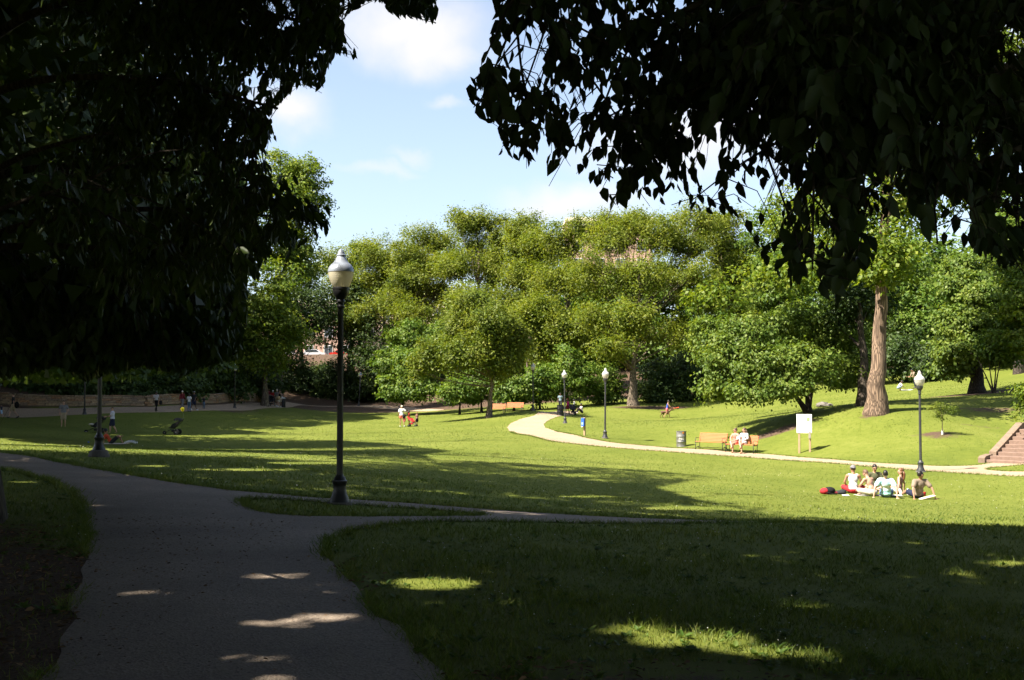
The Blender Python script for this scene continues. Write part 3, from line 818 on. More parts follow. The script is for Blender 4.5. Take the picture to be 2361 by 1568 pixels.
SL = dict(group='dark trees on the slope behind the stone wall')
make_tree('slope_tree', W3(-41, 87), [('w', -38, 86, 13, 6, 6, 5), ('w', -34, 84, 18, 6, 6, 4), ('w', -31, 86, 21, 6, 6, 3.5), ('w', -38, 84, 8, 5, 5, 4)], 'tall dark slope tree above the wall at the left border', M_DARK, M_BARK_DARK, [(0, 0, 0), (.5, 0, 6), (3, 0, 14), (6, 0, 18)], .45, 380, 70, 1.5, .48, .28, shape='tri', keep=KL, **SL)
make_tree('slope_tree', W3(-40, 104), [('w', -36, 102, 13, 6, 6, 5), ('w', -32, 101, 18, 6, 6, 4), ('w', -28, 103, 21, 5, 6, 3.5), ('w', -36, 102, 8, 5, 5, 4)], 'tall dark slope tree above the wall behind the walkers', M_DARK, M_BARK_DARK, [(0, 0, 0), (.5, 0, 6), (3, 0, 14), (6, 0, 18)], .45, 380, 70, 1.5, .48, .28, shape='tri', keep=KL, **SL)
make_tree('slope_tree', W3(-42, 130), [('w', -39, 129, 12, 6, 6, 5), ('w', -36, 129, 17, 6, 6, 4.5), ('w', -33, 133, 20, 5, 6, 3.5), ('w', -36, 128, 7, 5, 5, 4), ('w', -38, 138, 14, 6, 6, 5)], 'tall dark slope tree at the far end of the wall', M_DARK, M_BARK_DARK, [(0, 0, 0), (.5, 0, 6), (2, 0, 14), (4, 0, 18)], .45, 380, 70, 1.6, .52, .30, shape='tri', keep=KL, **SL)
# trees added around the view to block sky light and cast shade
sh = make_tree('added_shade_tree', W3(17, 5), [('w', 17, 5, 8, 6, 6, 5), ('w', 15, 8, 12, 5, 5, 4), ('w', 18, 1, 12, 6, 6, 4), ('w', 20, 7, 6, 5, 5, 4)], 'tree added beside the view to block sky light and cast shade', M_NEAR_B, M_BARK, None, .4, 380, 50, 1.6, .66, .42, shape='tri', droop=.4, group='trees added around the view for their shade')
for x, y, s, rz in [(23, 17, 1.0, 2.0), (-17, -12, 1.2, 4.2), (-24, 2, 1.2, 5.0), (-25, 16, 1.2, .6), (-40, 60, 1.35, 1.1), (-47, 74, 1.5, 2.2), (-50, 88, 1.6, 3.3), (-46, 102, 1.5, .4), (-43, 118, 1.5, 1.9)]:
    o = sh.copy(); COL.objects.link(o); o.location = W3(x, y); o.rotation_euler = (0, 0, rz); o.scale = (s, s, s)
    for k in sh.children:
        q = k.copy(); COL.objects.link(q); q.parent = o
# ------------------------------------------------------------------ near tree on the right with low hanging sprays, and the spray fringe of the left tree
def tri_sample(poly, n, g, box):
    out = np.empty((0, 2))
    while len(out) < n:
        q = np.stack([g.uniform(box[0], box[1], n * 2), g.uniform(box[2], box[3], n * 2)], -1)
        out = np.vstack([out, q[in_poly(q[:, 0], q[:, 1], poly)]])
    return out[:n]
def sprays(root, poly, box, ncl, dens, depth, boughs, leaf_l, leaf_w, lm, bark, seed, tw=(5, 9), tlen=(.22, .42), nobj=300, holes=(), sunny=True):
    """clusters of hanging twigs with single leaves, joined to the boughs by thin branches"""
    g = np.random.default_rng(seed)
    q = tri_sample(poly, ncl * 4, g, box)
    q = q[g.random(len(q)) < dens(q[:, 0], q[:, 1])][:ncl]
    d = depth(q[:, 0], q[:, 1], g)
    C = np.array([pt(a, b, c) for (a, b), c in zip(q, d)])
    bp = np.vstack([np.array(b) for b in boughs])
    mb = MB()
    base = np.array(root.location)
    LP, LA, LN, LL = [], [], [], []
    for c in C:
        k = np.argsort(np.linalg.norm(bp - c - np.array([0, 0, .3]), axis=1))[:3]
        s = bp[g.choice(k)]
        ln = np.linalg.norm(s - c)
        pth = bez(s, (s + c) / 2 + np.array([0, 0, .18 * ln]) + g.normal(0, .06, 3) * ln, c, 6)
        mb.tube([p - base for p in pth], np.linspace(.010, .004, 6), 3, caps=False)
        for _ in range(g.integers(tw[0], tw[1])):
            s0 = pth[g.integers(2, 6)] if ln < .9 else c + g.normal(0, .05, 3)
            L = g.uniform(*tlen)
            h = norm(g.normal(0, 1, 3) * np.array([1, 1, .2]))
            e = s0 + h * L * .75 + np.array([0, 0, -L * g.uniform(.25, .9)])
            m = s0 + h * L * .5 + np.array([0, 0, .05 * L])
            t = bez(s0, m, e, 6)
            mb.tube([t[0] - base, t[2] - base, t[5] - base], [.0035, .0028, .0015], 3, caps=False)
            nl = max(4, int(L / .040))
            for i in range(nl):
                f = .15 + .85 * i / (nl - 1)
                j = f * 5; a = int(min(j, 4)); p = t[a] * (1 - (j - a)) + t[a + 1] * (j - a)
                tang = norm(t[min(a + 1, 5)] - t[a])
                side = norm(np.cross(tang, np.array([0, 0, 1.0])) + 1e-6) * (1 if i % 2 else -1)
                LP.append(p)
                LA.append(norm(tang * .35 + side * .45 + np.array([0, 0, -.9]) + g.normal(0, .22, 3)))
                LN.append(norm(g.normal(0, 1, 3) + np.array([0, 0, .5])))
                LL.append(leaf_l * g.uniform(.62, 1.22))
    LP, LA, LN, LL = map(np.array, (LP, LA, LN, LL))
    tip = LP + LA * LL[:, None]
    u, v, w = proj(tip); u2, v2, _ = proj(LP)
    inside = in_poly(u, v, poly) & in_poly(u2, v2, poly)
    outf = (u < -20) | (u > 2380) | (v < -20)
    k = (inside | outf) & (w > 1.2) & (sun_keep(LP, pad=.08) if sunny else True)
    for h_ in holes: k &= ~(in_poly((u + u2) / 2, (v + v2) / 2, h_) & (g.random(len(u)) < .88))
    LP, LA, LN, LL, w, v, u = LP[k], LA[k], LN[k], LL[k], w[k], v[k], u[k]
    V2 = np.array(mb.v); uu, vv, ww = proj(V2 + base)
    bad = ~in_poly(uu, vv, poly) & (uu > 0) & (uu < 2361) & (vv > 0)
    if sunny: bad |= ~sun_keep(V2 + base, pad=.10)
    mb.f = [f for f in mb.f if not any(bad[i] for i in f)]; mb.m = [0] * len(mb.f)
    mb.build('twigs', bark, root)['kind'] = 'stuff'
    vis = (u > 0) & (u < 2361) & (v > 0) & (v < 1568)
    order = np.argsort(-(LL / w) * vis)
    own, rest = order[:nobj], order[nobj:]
    V, F = leaf_geo(LP[rest] - base, LA[rest], LN[rest], LL[rest], LL[rest] * (leaf_w / leaf_l), 'leaf', .14)
    fo = link('foliage', fast_mesh('foliage', V, F, lm), root); fo['kind'] = 'stuff'
    metas = []
    for s in range(3):
        V, F = leaf_geo(np.zeros((1, 3)), np.array([[0, 1.0, 0]]), np.array([[0, 0, 1.0]]), np.ones(1), np.ones(1) * (leaf_w / leaf_l) * (.9 + .1 * s), 'leaf', .10 + .06 * s)
        metas.append(fast_mesh('leaf', V, F, lm))
    for n_, i in enumerate(own):
        A = Vector(LA[i]); S = A.cross(Vector(LN[i])).normalized(); N = S.cross(A)
        M = Matrix((S, A, N)).transposed().to_4x4()
        o = bpy.data.objects.new('leaf', metas[n_ % 3]); COL.objects.link(o); o.parent = root
        o.matrix_local = Matrix.Translation(Vector(LP[i] - base)) @ M @ Matrix.Scale(LL[i], 4)
    return len(LP)
NEAR_TREE = W3(6.6, 7.0)
def bough(*p): return bez(np.array(p[0], float), np.array(p[1], float), np.array(p[2], float), 26)
RB = [bough((6.4, 6.9, 4.2), (3.5, 6.6, 6.2), pt(1300, -60, 6.2)), bough((6.4, 6.9, 3.6), (4.0, 6.0, 5.2), pt(1500, 60, 5.6)), bough((6.4, 6.8, 3.2), (4.2, 5.6, 4.6), pt(1560, 230, 5.2)),
      bough((6.3, 6.8, 3.0), (4.2, 6.0, 4.2), pt(1800, 330, 5.6)), bough((6.4, 6.8, 4.0), (4.0, 7.4, 5.8), pt(1650, 20, 7.5)), bough((6.4, 6.8, 3.0), (4.2, 6.0, 3.8), pt(2080, 330, 6.0)),
      bough((6.4, 6.9, 4.6), (3.0, 5.6, 7.0), pt(1190, 20, 5.2)), bough((6.4, 6.8, 5), (4.5, 6.5, 6), pt(1950, -40, 6.6)), bough((6.4, 6.8, 3.0), (4.2, 5.4, 3.6), pt(2250, 380, 5.4))]
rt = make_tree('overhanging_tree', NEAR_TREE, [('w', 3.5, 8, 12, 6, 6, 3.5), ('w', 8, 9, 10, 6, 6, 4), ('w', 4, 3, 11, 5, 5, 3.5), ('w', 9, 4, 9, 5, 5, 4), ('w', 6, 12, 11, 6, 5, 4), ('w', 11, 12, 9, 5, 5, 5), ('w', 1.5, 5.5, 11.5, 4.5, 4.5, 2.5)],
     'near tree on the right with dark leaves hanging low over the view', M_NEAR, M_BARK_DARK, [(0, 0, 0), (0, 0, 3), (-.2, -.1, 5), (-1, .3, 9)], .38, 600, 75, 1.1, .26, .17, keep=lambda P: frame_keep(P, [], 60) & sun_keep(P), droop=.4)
mbb = MB()
for i, b in enumerate(RB):
    mbb.tube([p - NEAR_TREE for p in b], np.linspace(.075, .014, len(b)) * (1.25 if i in (0, 5) else 1), 7)
V2 = np.array(mbb.v); uu, vv, ww = proj(V2 + NEAR_TREE)
mbb.build('bough', M_BARK_DARK, rt, True)
HOLES = [[(1745, 300), (1800, 300), (1830, 420), (1790, 540), (1740, 480)], [(1985, 390), (2090, 400), (2110, 520), (2040, 600), (1990, 560)], [(2285, 60), (2361, 50), (2361, 200), (2290, 190)],
         [(2160, 440), (2240, 450), (2250, 540), (2150, 550)], [(1850, 430), (1900, 420), (1930, 560), (1880, 590)], [(1690, 420), (1740, 430), (1760, 540), (1710, 520)], [(1180, 130), (1270, 60), (1260, 200), (1200, 210)], [(1300, 240), (1350, 160), (1370, 300), (1320, 330)], [(1860, 240), (1900, 330), (1850, 420)], [(1730, 180), (1770, 200), (1760, 290), (1720, 260)], [(2230, 300), (2300, 290), (2320, 370), (2240, 380)], [(2270, 430), (2361, 440), (2361, 540), (2290, 520)], [(2130, 250), (2180, 280), (2150, 350)], [(1600, 330), (1650, 330), (1660, 420), (1610, 420)]]
def dens_r(u, v):
    p = np.where(u < 1480, .30, np.where(u < 1760, .46, np.where(v > 330, .5, .8)))
    for h in HOLES: p = np.where(in_poly(u, v, h), .03, p)
    return p
def depth_r(u, v, g):
    return np.where(u < 1480, g.uniform(4.6, 6.4, len(u)), np.where(u < 1760, g.uniform(4.4, 7.0, len(u)), g.uniform(3.8, 7.0, len(u))))
sprays(rt, RIGHT_MASS, (1060, 2420, -120, 730), 235, dens_r, depth_r, RB, .088, .052, M_NEAR, M_BARK_DARK, 31, holes=HOLES)
# dense, darker depth of the same crown behind the sprays
RIGHT_DEEP = [(1560, -400), (1620, 120), (1700, 330), (1760, 470), (1800, 560), (1850, 600), (1920, 640), (1960, 600), (2010, 520), (2100, 480), (2200, 500), (2300, 560), (2420, 580), (2420, -400)]
def dens_d(u, v):
    p = np.where(u < 1700, .12, np.where(v > 330, .45, 1.0)) * np.ones(np.shape(u))
    for h in HOLES: p = np.where(in_poly(u, v, h), .0, p)
    return p
RB2 = [bough((6.4, 6.9, 5), (6, 9, 7), pt(2000, 60, 10)), bough((6.4, 6.9, 5), (6, 9, 6), pt(2250, 260, 9.5)), bough((6.4, 6.9, 5), (5, 9, 7), pt(1700, 80, 10)), bough((6.4, 6.9, 4), (5.5, 8, 5.2), pt(1950, 360, 9))]
dt = empty('overhanging_tree_tmp', NEAR_TREE)
sprays(rt, RIGHT_DEEP, (1560, 2420, -120, 640), 105, dens_d, lambda u, v, g: g.uniform(7.2, 10.5, len(u)), RB2, .115, .068, M_NEAR, M_BARK_DARK, 37, tw=(6, 9), tlen=(.35, .6), nobj=0, holes=HOLES)
bpy.data.objects.remove(dt)
mbb = MB()
for b in RB2: mbb.tube([p - NEAR_TREE for p in b], np.linspace(.07, .012, len(b)), 6)
mbb.build('bough', M_BARK_DARK, rt, True)

left_tree = [o for o in COL.objects if o.name == 'shade_tree'][0]
LT = np.array(left_tree.location)
LB = [bough((-6.8, 13.5, 5.5), (-4.5, 10, 6.8), pt(900, -50, 9.5)), bough((-6.8, 13.5, 5.0), (-4.6, 10.5, 6.0), pt(720, 60, 9.5)), bough((-6.8, 13.5, 4.6), (-5, 11, 5.2), pt(640, 250, 9.5)),
      bough((-6.8, 13.8, 4.0), (-5.4, 12.4, 4.4), pt(600, 420, 11)), bough((-6.8, 13.8, 3.2), (-5.2, 12.4, 3.9), pt(640, 500, 11.5)), bough((-6.8, 13.8, 3.2), (-5.6, 12, 3.4), pt(480, 600, 11)),
      bough((-6.8, 13.8, 3.2), (-6, 12, 4.2), pt(300, 300, 10)), bough((-6.8, 13.8, 3.0), (-6, 11, 3.2), pt(200, 420, 8))]
mbb = MB()
for b in LB: mbb.tube([p - LT for p in b], np.linspace(.07, .010, len(b)), 6)
mbb.build('bough', M_BARK_DARK, left_tree, True)
_hr = random.Random(5)
LHOLES = []
for _ in range(60):
    cu_, cv_, rr_ = _hr.uniform(560, 860), _hr.uniform(-10, 600), _hr.uniform(8, 26)
    LHOLES.append([(cu_ + rr_ * _hr.uniform(.6, 1.3) * math.cos(k * 1.05), cv_ + rr_ * _hr.uniform(.6, 1.3) * math.sin(k * 1.05)) for k in range(6)])
def dens_l(u, v): return np.where((u > 630) & (v > 330), .35, np.where(u > 560, .9, .4)) * np.where((u > 840) & (v > 15), .5, 1.0)
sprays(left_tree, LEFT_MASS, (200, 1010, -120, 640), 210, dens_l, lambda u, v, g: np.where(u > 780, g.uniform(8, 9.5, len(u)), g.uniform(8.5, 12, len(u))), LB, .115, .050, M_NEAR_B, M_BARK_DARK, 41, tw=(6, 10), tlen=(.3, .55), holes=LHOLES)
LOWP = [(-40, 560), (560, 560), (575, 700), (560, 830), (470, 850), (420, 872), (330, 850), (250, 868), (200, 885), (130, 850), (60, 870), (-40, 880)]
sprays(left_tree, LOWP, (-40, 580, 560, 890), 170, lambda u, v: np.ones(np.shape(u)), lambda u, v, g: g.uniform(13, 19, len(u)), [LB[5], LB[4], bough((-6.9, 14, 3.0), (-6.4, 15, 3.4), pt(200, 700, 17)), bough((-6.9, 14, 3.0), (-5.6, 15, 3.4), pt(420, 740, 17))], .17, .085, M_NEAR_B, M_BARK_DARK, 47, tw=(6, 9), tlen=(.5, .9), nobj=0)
# a low branch whose leaves catch a little sun
sprays(left_tree, [(20, 370), (120, 365), (200, 390), (290, 440), (320, 500), (240, 500), (150, 450), (20, 430)], (20, 330, 365, 510), 14, lambda u, v: np.ones(np.shape(u)), lambda u, v, g: g.uniform(5.8, 6.6, len(u)), [LB[7]], .10, .055, M_NEAR_B, M_BARK_DARK, 43, tw=(3, 5), tlen=(.15, .25), nobj=0, sunny=False)

# ------------------------------------------------------------------ trees round the far side of the lawn
FARG = 'feathery yellow-green trees at the back of the lawn'
LO = dict(leafmat=M_LOCUST, bark=M_BARK, flat=.9, droop=.12, ll=.30, lw=.14, clr=1.05, shell=.25, twigs=6, limb=1.1, split=5)
make_tree('feathery_tree', G(800, 905, 152), [(790, 600, 152, 55, 50), (850, 570, 152, 65, 42), (780, 660, 150, 50, 45), (880, 620, 150, 50, 40), (830, 730, 146, 70, 45), (900, 700, 144, 60, 45), (835, 655, 150, 55, 40)], 'feathery yellow-green tree just behind the nearest lamp globe, at the skyline dip', tr=.3, ncl=300, per=110, group=FARG, **LO)
make_tree('feathery_tree', G(950, 905, 148), [(920, 575, 148, 75, 48), (1000, 545, 150, 60, 32), (950, 640, 146, 85, 45), (1030, 610, 146, 55, 50), (960, 720, 140, 70, 50), (1000, 800, 134, 60, 50), (1005, 665, 147, 60, 40), (930, 680, 147, 55, 35)], 'broad flat-topped yellow-green tree between the nearest lamp and the small lawn tree', tr=.32, ncl=400, per=105, group=FARG, **LO)
make_tree('feathery_tree', G(1105, 905, 142), [(1065, 512, 142, 42, 32), (1115, 505, 142, 48, 32), (1090, 560, 142, 45, 25), (1060, 610, 140, 60, 42), (1140, 600, 140, 40, 50), (1100, 680, 136, 70, 45), (1150, 560, 141, 35, 45)], 'tall airy yellow-green tree rising above the skyline over the small lawn tree', tr=.3, ncl=260, per=100, group=FARG, **LO)
make_tree('feathery_tree', G(1220, 900, 136), [(1200, 515, 136, 55, 42), (1240, 560, 134, 55, 50), (1190, 590, 136, 45, 50), (1220, 650, 132, 70, 45), (1200, 730, 128, 60, 50), (1240, 800, 122, 55, 45)], 'tall yellow-green tree at the skyline beside the tallest airy tree', tr=.32, ncl=320, per=110, group=FARG, **LO)
make_tree('feathery_tree', G(1320, 900, 128), [(1300, 560, 128, 60, 55), (1365, 535, 128, 60, 40), (1290, 650, 126, 70, 50), (1240, 720, 122, 55, 50), (1310, 760, 120, 65, 50)], 'yellow-green tree under the pale rooftop', tr=.32, ncl=360, per=110, group=FARG, **LO)
make_tree('feathery_tree', G(880, 905, 160), [(800, 610, 160, 70, 45), (890, 600, 160, 80, 45), (970, 600, 160, 70, 50), (870, 690, 158, 110, 50), (980, 690, 158, 80, 50)], 'hazy yellow-green tree filling the skyline behind the broad flat-topped tree', tr=.3, ncl=260, per=100, group=FARG, **LO)
make_tree('feathery_tree', G(1120, 905, 156), [(1040, 590, 156, 60, 55), (1120, 590, 156, 70, 60), (1180, 560, 154, 60, 55), (1150, 680, 152, 100, 50), (1260, 600, 150, 70, 60)], 'hazy yellow-green tree filling the skyline behind the tall airy tree', tr=.3, ncl=280, per=100, group=FARG, **LO)
LO2 = dict(LO); LO2.update(ll=.27, lw=.125, clr=.92)
make_tree('spreading_tree', G(1460, 945, 112), [(1430, 560, 116, 95, 55), (1520, 540, 117, 90, 50), (1380, 640, 113, 85, 60), (1480, 640, 112, 95, 60), (1580, 640, 114, 70, 65), (1350, 730, 111, 75, 45), (1450, 740, 109, 80, 45), (1550, 760, 111, 75, 45), (1600, 560, 117, 60, 50), (1400, 800, 108, 60, 30), (1480, 510, 118, 75, 34), (1590, 506, 119, 75, 36), (1400, 515, 118, 50, 34)],
          'large spreading tree with grey forked trunk behind the two lawn lamps', tr=.42, ncl=700, per=95, trunk=[(0, 0, 0), (0, 0, 2.6), (.1, 0, 4.2), (.3, 0, 9)], **LO2)
make_tree('feathery_tree', G(1690, 925, 122), [(1670, 515, 125, 55, 40), (1660, 560, 124, 60, 60), (1700, 640, 122, 60, 70), (1650, 700, 120, 50, 50), (1640, 790, 118, 60, 50), (1720, 760, 118, 50, 60)], 'yellow-green tree between the spreading tree and the tulip tree', tr=.3, ncl=320, per=110, group=FARG, **LO)
LO3 = dict(LO); LO3.update(ll=.25, lw=.12, clr=.82, leafmat=M_LOCUST_B)
make_tree('lawn_tree', G(1128, 961, 97), [(1100, 700, 98, 75, 45), (1050, 760, 98, 70, 48), (1140, 760, 97, 65, 55), (1000, 815, 97, 55, 35), (1080, 820, 96, 75, 42), (1160, 830, 97, 45, 45), (965, 850, 97, 35, 22), (1195, 790, 98, 30, 50)],
          'small round tree with a bent trunk on the lawn before two empty benches', tr=.24, ncl=540, per=95, trunk=[(0, 0, 0), (.05, 0, 1.4), (.25, 0, 2.6), (-.1, 0, 4.2)], **LO3)
# the dark corner with the street gap
DK = dict(shape='tri', leafmat=M_DARK, bark=M_BARK_DARK, flat=.6, droop=.2, ll=.36, lw=.18, clr=1.3)
DG = 'dark trees in the far corner of the lawn'
make_tree('corner_tree', G(700, 905, 146), [(680, 640, 146, 55, 60), (725, 710, 144, 55, 50), (660, 740, 140, 45, 60), (660, 840, 138, 50, 45)], 'dark tree in the far corner, close against the sunlit left trees', tr=.35, ncl=210, per=75, group=DG, **DK)
make_tree('corner_tree', G(815, 908, 150), [(770, 690, 152, 55, 40), (830, 690, 150, 55, 40), (790, 745, 150, 75, 30), (720, 780, 151, 40, 22), (840, 780, 146, 45, 60), (860, 850, 142, 55, 55)], 'dark tree right behind the pole of the nearest lamp', tr=.35, ncl=230, per=75, group=DG, **DK)
make_tree('corner_tree', G(750, 905, 148), [(745, 872, 148, 75, 34), (700, 880, 146, 50, 30), (800, 885, 147, 50, 32), (770, 850, 149, 30, 20)], 'low dark thicket below the street gap in the far corner', tr=.15, ncl=150, per=75, group=DG, **DK)
LT_ = dict(leafmat=M_TULIP, bark=M_BARK, flat=.55, droop=.25, ll=.34, lw=.2, clr=1.1)
make_tree('sunlit_tree', G(640, 915, 126), [(640, 390, 126, 45, 45), (700, 400, 126, 42, 45), (725, 470, 126, 32, 50), (670, 470, 124, 60, 55), (640, 560, 122, 70, 55), (700, 590, 124, 45, 60)],
          'tall bright yellow-green tree catching sun beyond the dark left trees', tr=.4, ncl=300, per=70, **LT_)
make_tree('sunlit_tree', G(610, 915, 114), [(640, 640, 114, 50, 45), (610, 710, 113, 60, 50), (660, 770, 112, 45, 45), (600, 820, 112, 65, 45), (540, 760, 113, 60, 70)],
          'lower bright tree with leafy tiers just above the far walkers', tr=.3, ncl=260, per=70, **LT_)
# left slope behind the stone wall
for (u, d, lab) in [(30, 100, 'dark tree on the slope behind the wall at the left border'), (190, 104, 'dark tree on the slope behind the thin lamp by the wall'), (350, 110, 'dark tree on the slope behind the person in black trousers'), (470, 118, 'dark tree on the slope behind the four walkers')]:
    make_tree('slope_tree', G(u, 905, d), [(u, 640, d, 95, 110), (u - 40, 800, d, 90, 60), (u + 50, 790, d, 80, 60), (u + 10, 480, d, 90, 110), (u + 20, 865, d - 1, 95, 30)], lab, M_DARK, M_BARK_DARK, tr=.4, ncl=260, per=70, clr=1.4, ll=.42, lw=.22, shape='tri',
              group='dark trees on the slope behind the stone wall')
# shrubs along the edge
BR = dict(leafmat=M_BROAD, bark=M_BARK_DARK, flat=.5, droop=.35, cat='shrub')
SG = 'shrubs along the far edge of the lawn'
make_tree('bright_shrub_tree', G(925, 938, 116), [(940, 775, 117, 45, 40), (905, 830, 116, 40, 40), (960, 840, 114, 50, 45), (920, 890, 114, 50, 35), (975, 900, 113, 45, 28), (1000, 780, 118, 40, 40)], 'tall bright green shrub between the far lamp and the small lawn tree', tr=.14, ncl=330, per=60, clr=.75, ll=.27, lw=.17, **BR)
for (u, v, d, ru, rv, lab) in [(1060, 895, 109, 45, 32, 'low shrub just left of the small lawn tree'), (1110, 880, 112, 45, 45, 'shrub directly behind the bent trunk of the small lawn tree'), (1185, 895, 108, 42, 32, 'bright low shrub behind the two empty far benches'),
                               (1245, 880, 109, 40, 45, 'shrub beside the lamp post whose top is hidden in leaves'), (1310, 850, 112, 55, 65, 'tall shrub above the family with the stroller'), (1385, 880, 115, 50, 50, 'dark shrub behind the lamp in the middle of the lawn')]:
    make_tree('edge_shrub', G(u, v + rv, d), [(u, v, d, ru, rv), (u - ru * .5, v + rv * .4, d - .5, ru * .6, rv * .6), (u + ru * .5, v + rv * .3, d + .5, ru * .6, rv * .7)], lab, tr=.10, ncl=130, per=55, clr=.7, ll=.26, lw=.16, group=SG, **BR)
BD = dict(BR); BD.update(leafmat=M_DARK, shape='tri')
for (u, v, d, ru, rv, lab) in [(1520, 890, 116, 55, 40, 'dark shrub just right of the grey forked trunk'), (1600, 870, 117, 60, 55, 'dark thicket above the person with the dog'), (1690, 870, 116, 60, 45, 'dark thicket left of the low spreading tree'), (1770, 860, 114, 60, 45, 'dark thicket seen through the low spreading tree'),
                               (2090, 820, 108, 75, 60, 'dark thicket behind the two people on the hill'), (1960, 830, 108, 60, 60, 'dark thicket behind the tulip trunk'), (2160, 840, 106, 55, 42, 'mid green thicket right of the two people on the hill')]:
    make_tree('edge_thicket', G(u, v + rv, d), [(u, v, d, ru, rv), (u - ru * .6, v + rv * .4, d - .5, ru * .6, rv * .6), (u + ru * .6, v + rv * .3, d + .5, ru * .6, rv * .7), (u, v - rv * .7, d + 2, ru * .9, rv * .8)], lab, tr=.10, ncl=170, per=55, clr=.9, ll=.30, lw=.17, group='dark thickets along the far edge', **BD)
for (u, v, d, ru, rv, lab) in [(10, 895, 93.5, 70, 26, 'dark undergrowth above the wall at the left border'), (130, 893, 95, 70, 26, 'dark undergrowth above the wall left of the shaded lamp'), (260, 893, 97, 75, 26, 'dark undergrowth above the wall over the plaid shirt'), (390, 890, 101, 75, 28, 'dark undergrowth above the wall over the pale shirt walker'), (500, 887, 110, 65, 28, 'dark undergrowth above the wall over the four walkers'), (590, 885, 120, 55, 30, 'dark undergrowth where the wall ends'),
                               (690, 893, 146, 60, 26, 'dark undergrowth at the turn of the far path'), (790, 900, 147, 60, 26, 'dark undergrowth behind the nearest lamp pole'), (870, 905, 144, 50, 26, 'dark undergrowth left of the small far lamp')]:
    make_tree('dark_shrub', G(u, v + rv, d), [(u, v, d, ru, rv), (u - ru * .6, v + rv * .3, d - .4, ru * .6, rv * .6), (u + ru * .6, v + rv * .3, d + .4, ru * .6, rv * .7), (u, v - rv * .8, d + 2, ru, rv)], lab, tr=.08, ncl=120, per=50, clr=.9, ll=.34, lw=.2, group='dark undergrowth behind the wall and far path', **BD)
# right-hand side
make_tree('low_spreading_tree', G(1862, 952, 66), [(1730, 770, 66, 75, 45), (1830, 740, 67, 80, 40), (1920, 770, 67, 75, 45), (1680, 830, 65, 60, 45), (1770, 840, 64, 75, 45), (1860, 840, 64, 75, 45), (1950, 850, 66, 50, 45), (1660, 890, 65, 45, 28), (1740, 900, 63, 60, 22), (1830, 895, 63, 55, 22), (1630, 780, 68, 45, 45)],
          'low wide tree with slanting forked stems behind the white notice board', M_DOGWOOD, M_BARK_DARK, tr=.15, ncl=760, per=55, clr=.55, ll=.20, lw=.13, flat=.6, droop=.35, stems=[[(0, 0, 0), (-.9, 0, 1.3), (-2.4, 0, 3)], [(0, 0, 0), (.3, .1, 1.6), (1, .3, 3.4)], [(.1, .1, 0), (.1, .6, 2), (-.3, 1, 4)]], twigs=16)
make_tree('tulip_tree', G(2020, 950, 61), [(2050, 610, 61, 55, 40), (2035, 640, 59.3, 40, 30), (2050, 570, 59.3, 50, 45), (1900, 610, 63, 75, 55), (1780, 640, 65, 65, 45), (1640, 690, 70, 50, 40), (2060, 470, 62, 85, 80), (1930, 480, 64, 85, 75), (2180, 420, 64, 90, 90), (2300, 250, 66, 90, 110), (2080, 300, 64, 110, 90), (1950, 300, 66, 90, 100), (2200, 120, 66, 120, 110), (2330, 90, 64, 70, 90), (2000, 130, 66, 100, 100), (1830, 500, 67, 60, 60)],
          'big tulip tree with a thick pale ridged trunk on the slope', M_TULIP, M_BARK_PALE, tr=.46, limb=.25, maxlimb=2.5, ncl=760, per=56, clr=.85, ll=.24, lw=.20, trunk=[(0, 0, 0), (.15, 0, 3), (.42, 0, 6.4), (.8, .3, 12), (1.6, .5, 20)], twigs=8)
make_tree('leaning_trunk_tree', G(1990, 936, 64.5), [(1960, 700, 66, 50, 45), (2010, 680, 68, 60, 50), (1930, 740, 66, 35, 30)], 'slimmer mottled tree standing close behind the thick tulip trunk', M_DARK, M_BARK_DARK, tr=.30, ncl=130, per=55, clr=.8, ll=.24, lw=.14, trunk=[(0, 0, 0), (.1, .2, 3), (-.1, .4, 6)], twigs=6)
RG = dict(flat=.35, droop=.4, ll=.24, lw=.16, clr=.7)
make_tree('layered_tree', G(2253, 907, 75), [(2225, 660, 76, 50, 35), (2270, 690, 75, 55, 40), (2210, 740, 75, 50, 35), (2280, 760, 74, 60, 40), (2220, 810, 74, 55, 30), (2290, 815, 73, 50, 25), (2190, 850, 75, 32, 22), (2240, 620, 78, 60, 40)],
          'bright tree with leaf tiers and a thick dark trunk at the right', M_DOGWOOD, M_BARK_DARK, tr=.42, ncl=520, per=60, trunk=[(0, 0, 0), (0, 0, 2.5), (.1, 0, 6)], **RG)
make_tree('many_stemmed_shrub', G(2290, 900, 72), [(2310, 800, 72, 40, 30), (2335, 770, 71, 40, 40)], 'thin many-stemmed shrub beside the thick dark trunk', M_BROAD, M_BARK_DARK, cat='shrub', tr=.05, ncl=110, per=55, stems=[[(0, 0, 0), (-.5, 0, 1.2), (-1.0, 0, 2.3)], [(0, 0, 0), (-.15, 0, 1.2), (-.3, 0, 2.5)], [(.05, 0, 0), (.15, 0, 1.2), (.25, 0, 2.6)], [(.1, 0, 0), (.3, 0, 1.2), (.6, 0, 2.6)]], **RG)
make_tree('border_tree', G(2375, 880, 70), [(2345, 690, 70, 45, 55), (2375, 780, 69, 45, 40), (2350, 620, 72, 60, 40), (2420, 700, 70, 60, 80)], 'bright yellow-green tree at the right border', M_TULIP, M_BARK, tr=.25, ncl=240, per=60, **RG)
make_tree('border_shrub', G(2385, 1000, 50), [(2368, 905, 50, 26, 20), (2375, 945, 50, 24, 22), (2400, 920, 50, 40, 40)], 'leafy shrub poking in at the right border above the steps', M_TULIP, M_BARK_DARK, cat='shrub', tr=.05, ncl=60, per=50, flat=.4, droop=.4, ll=.16, lw=.09, clr=.45)
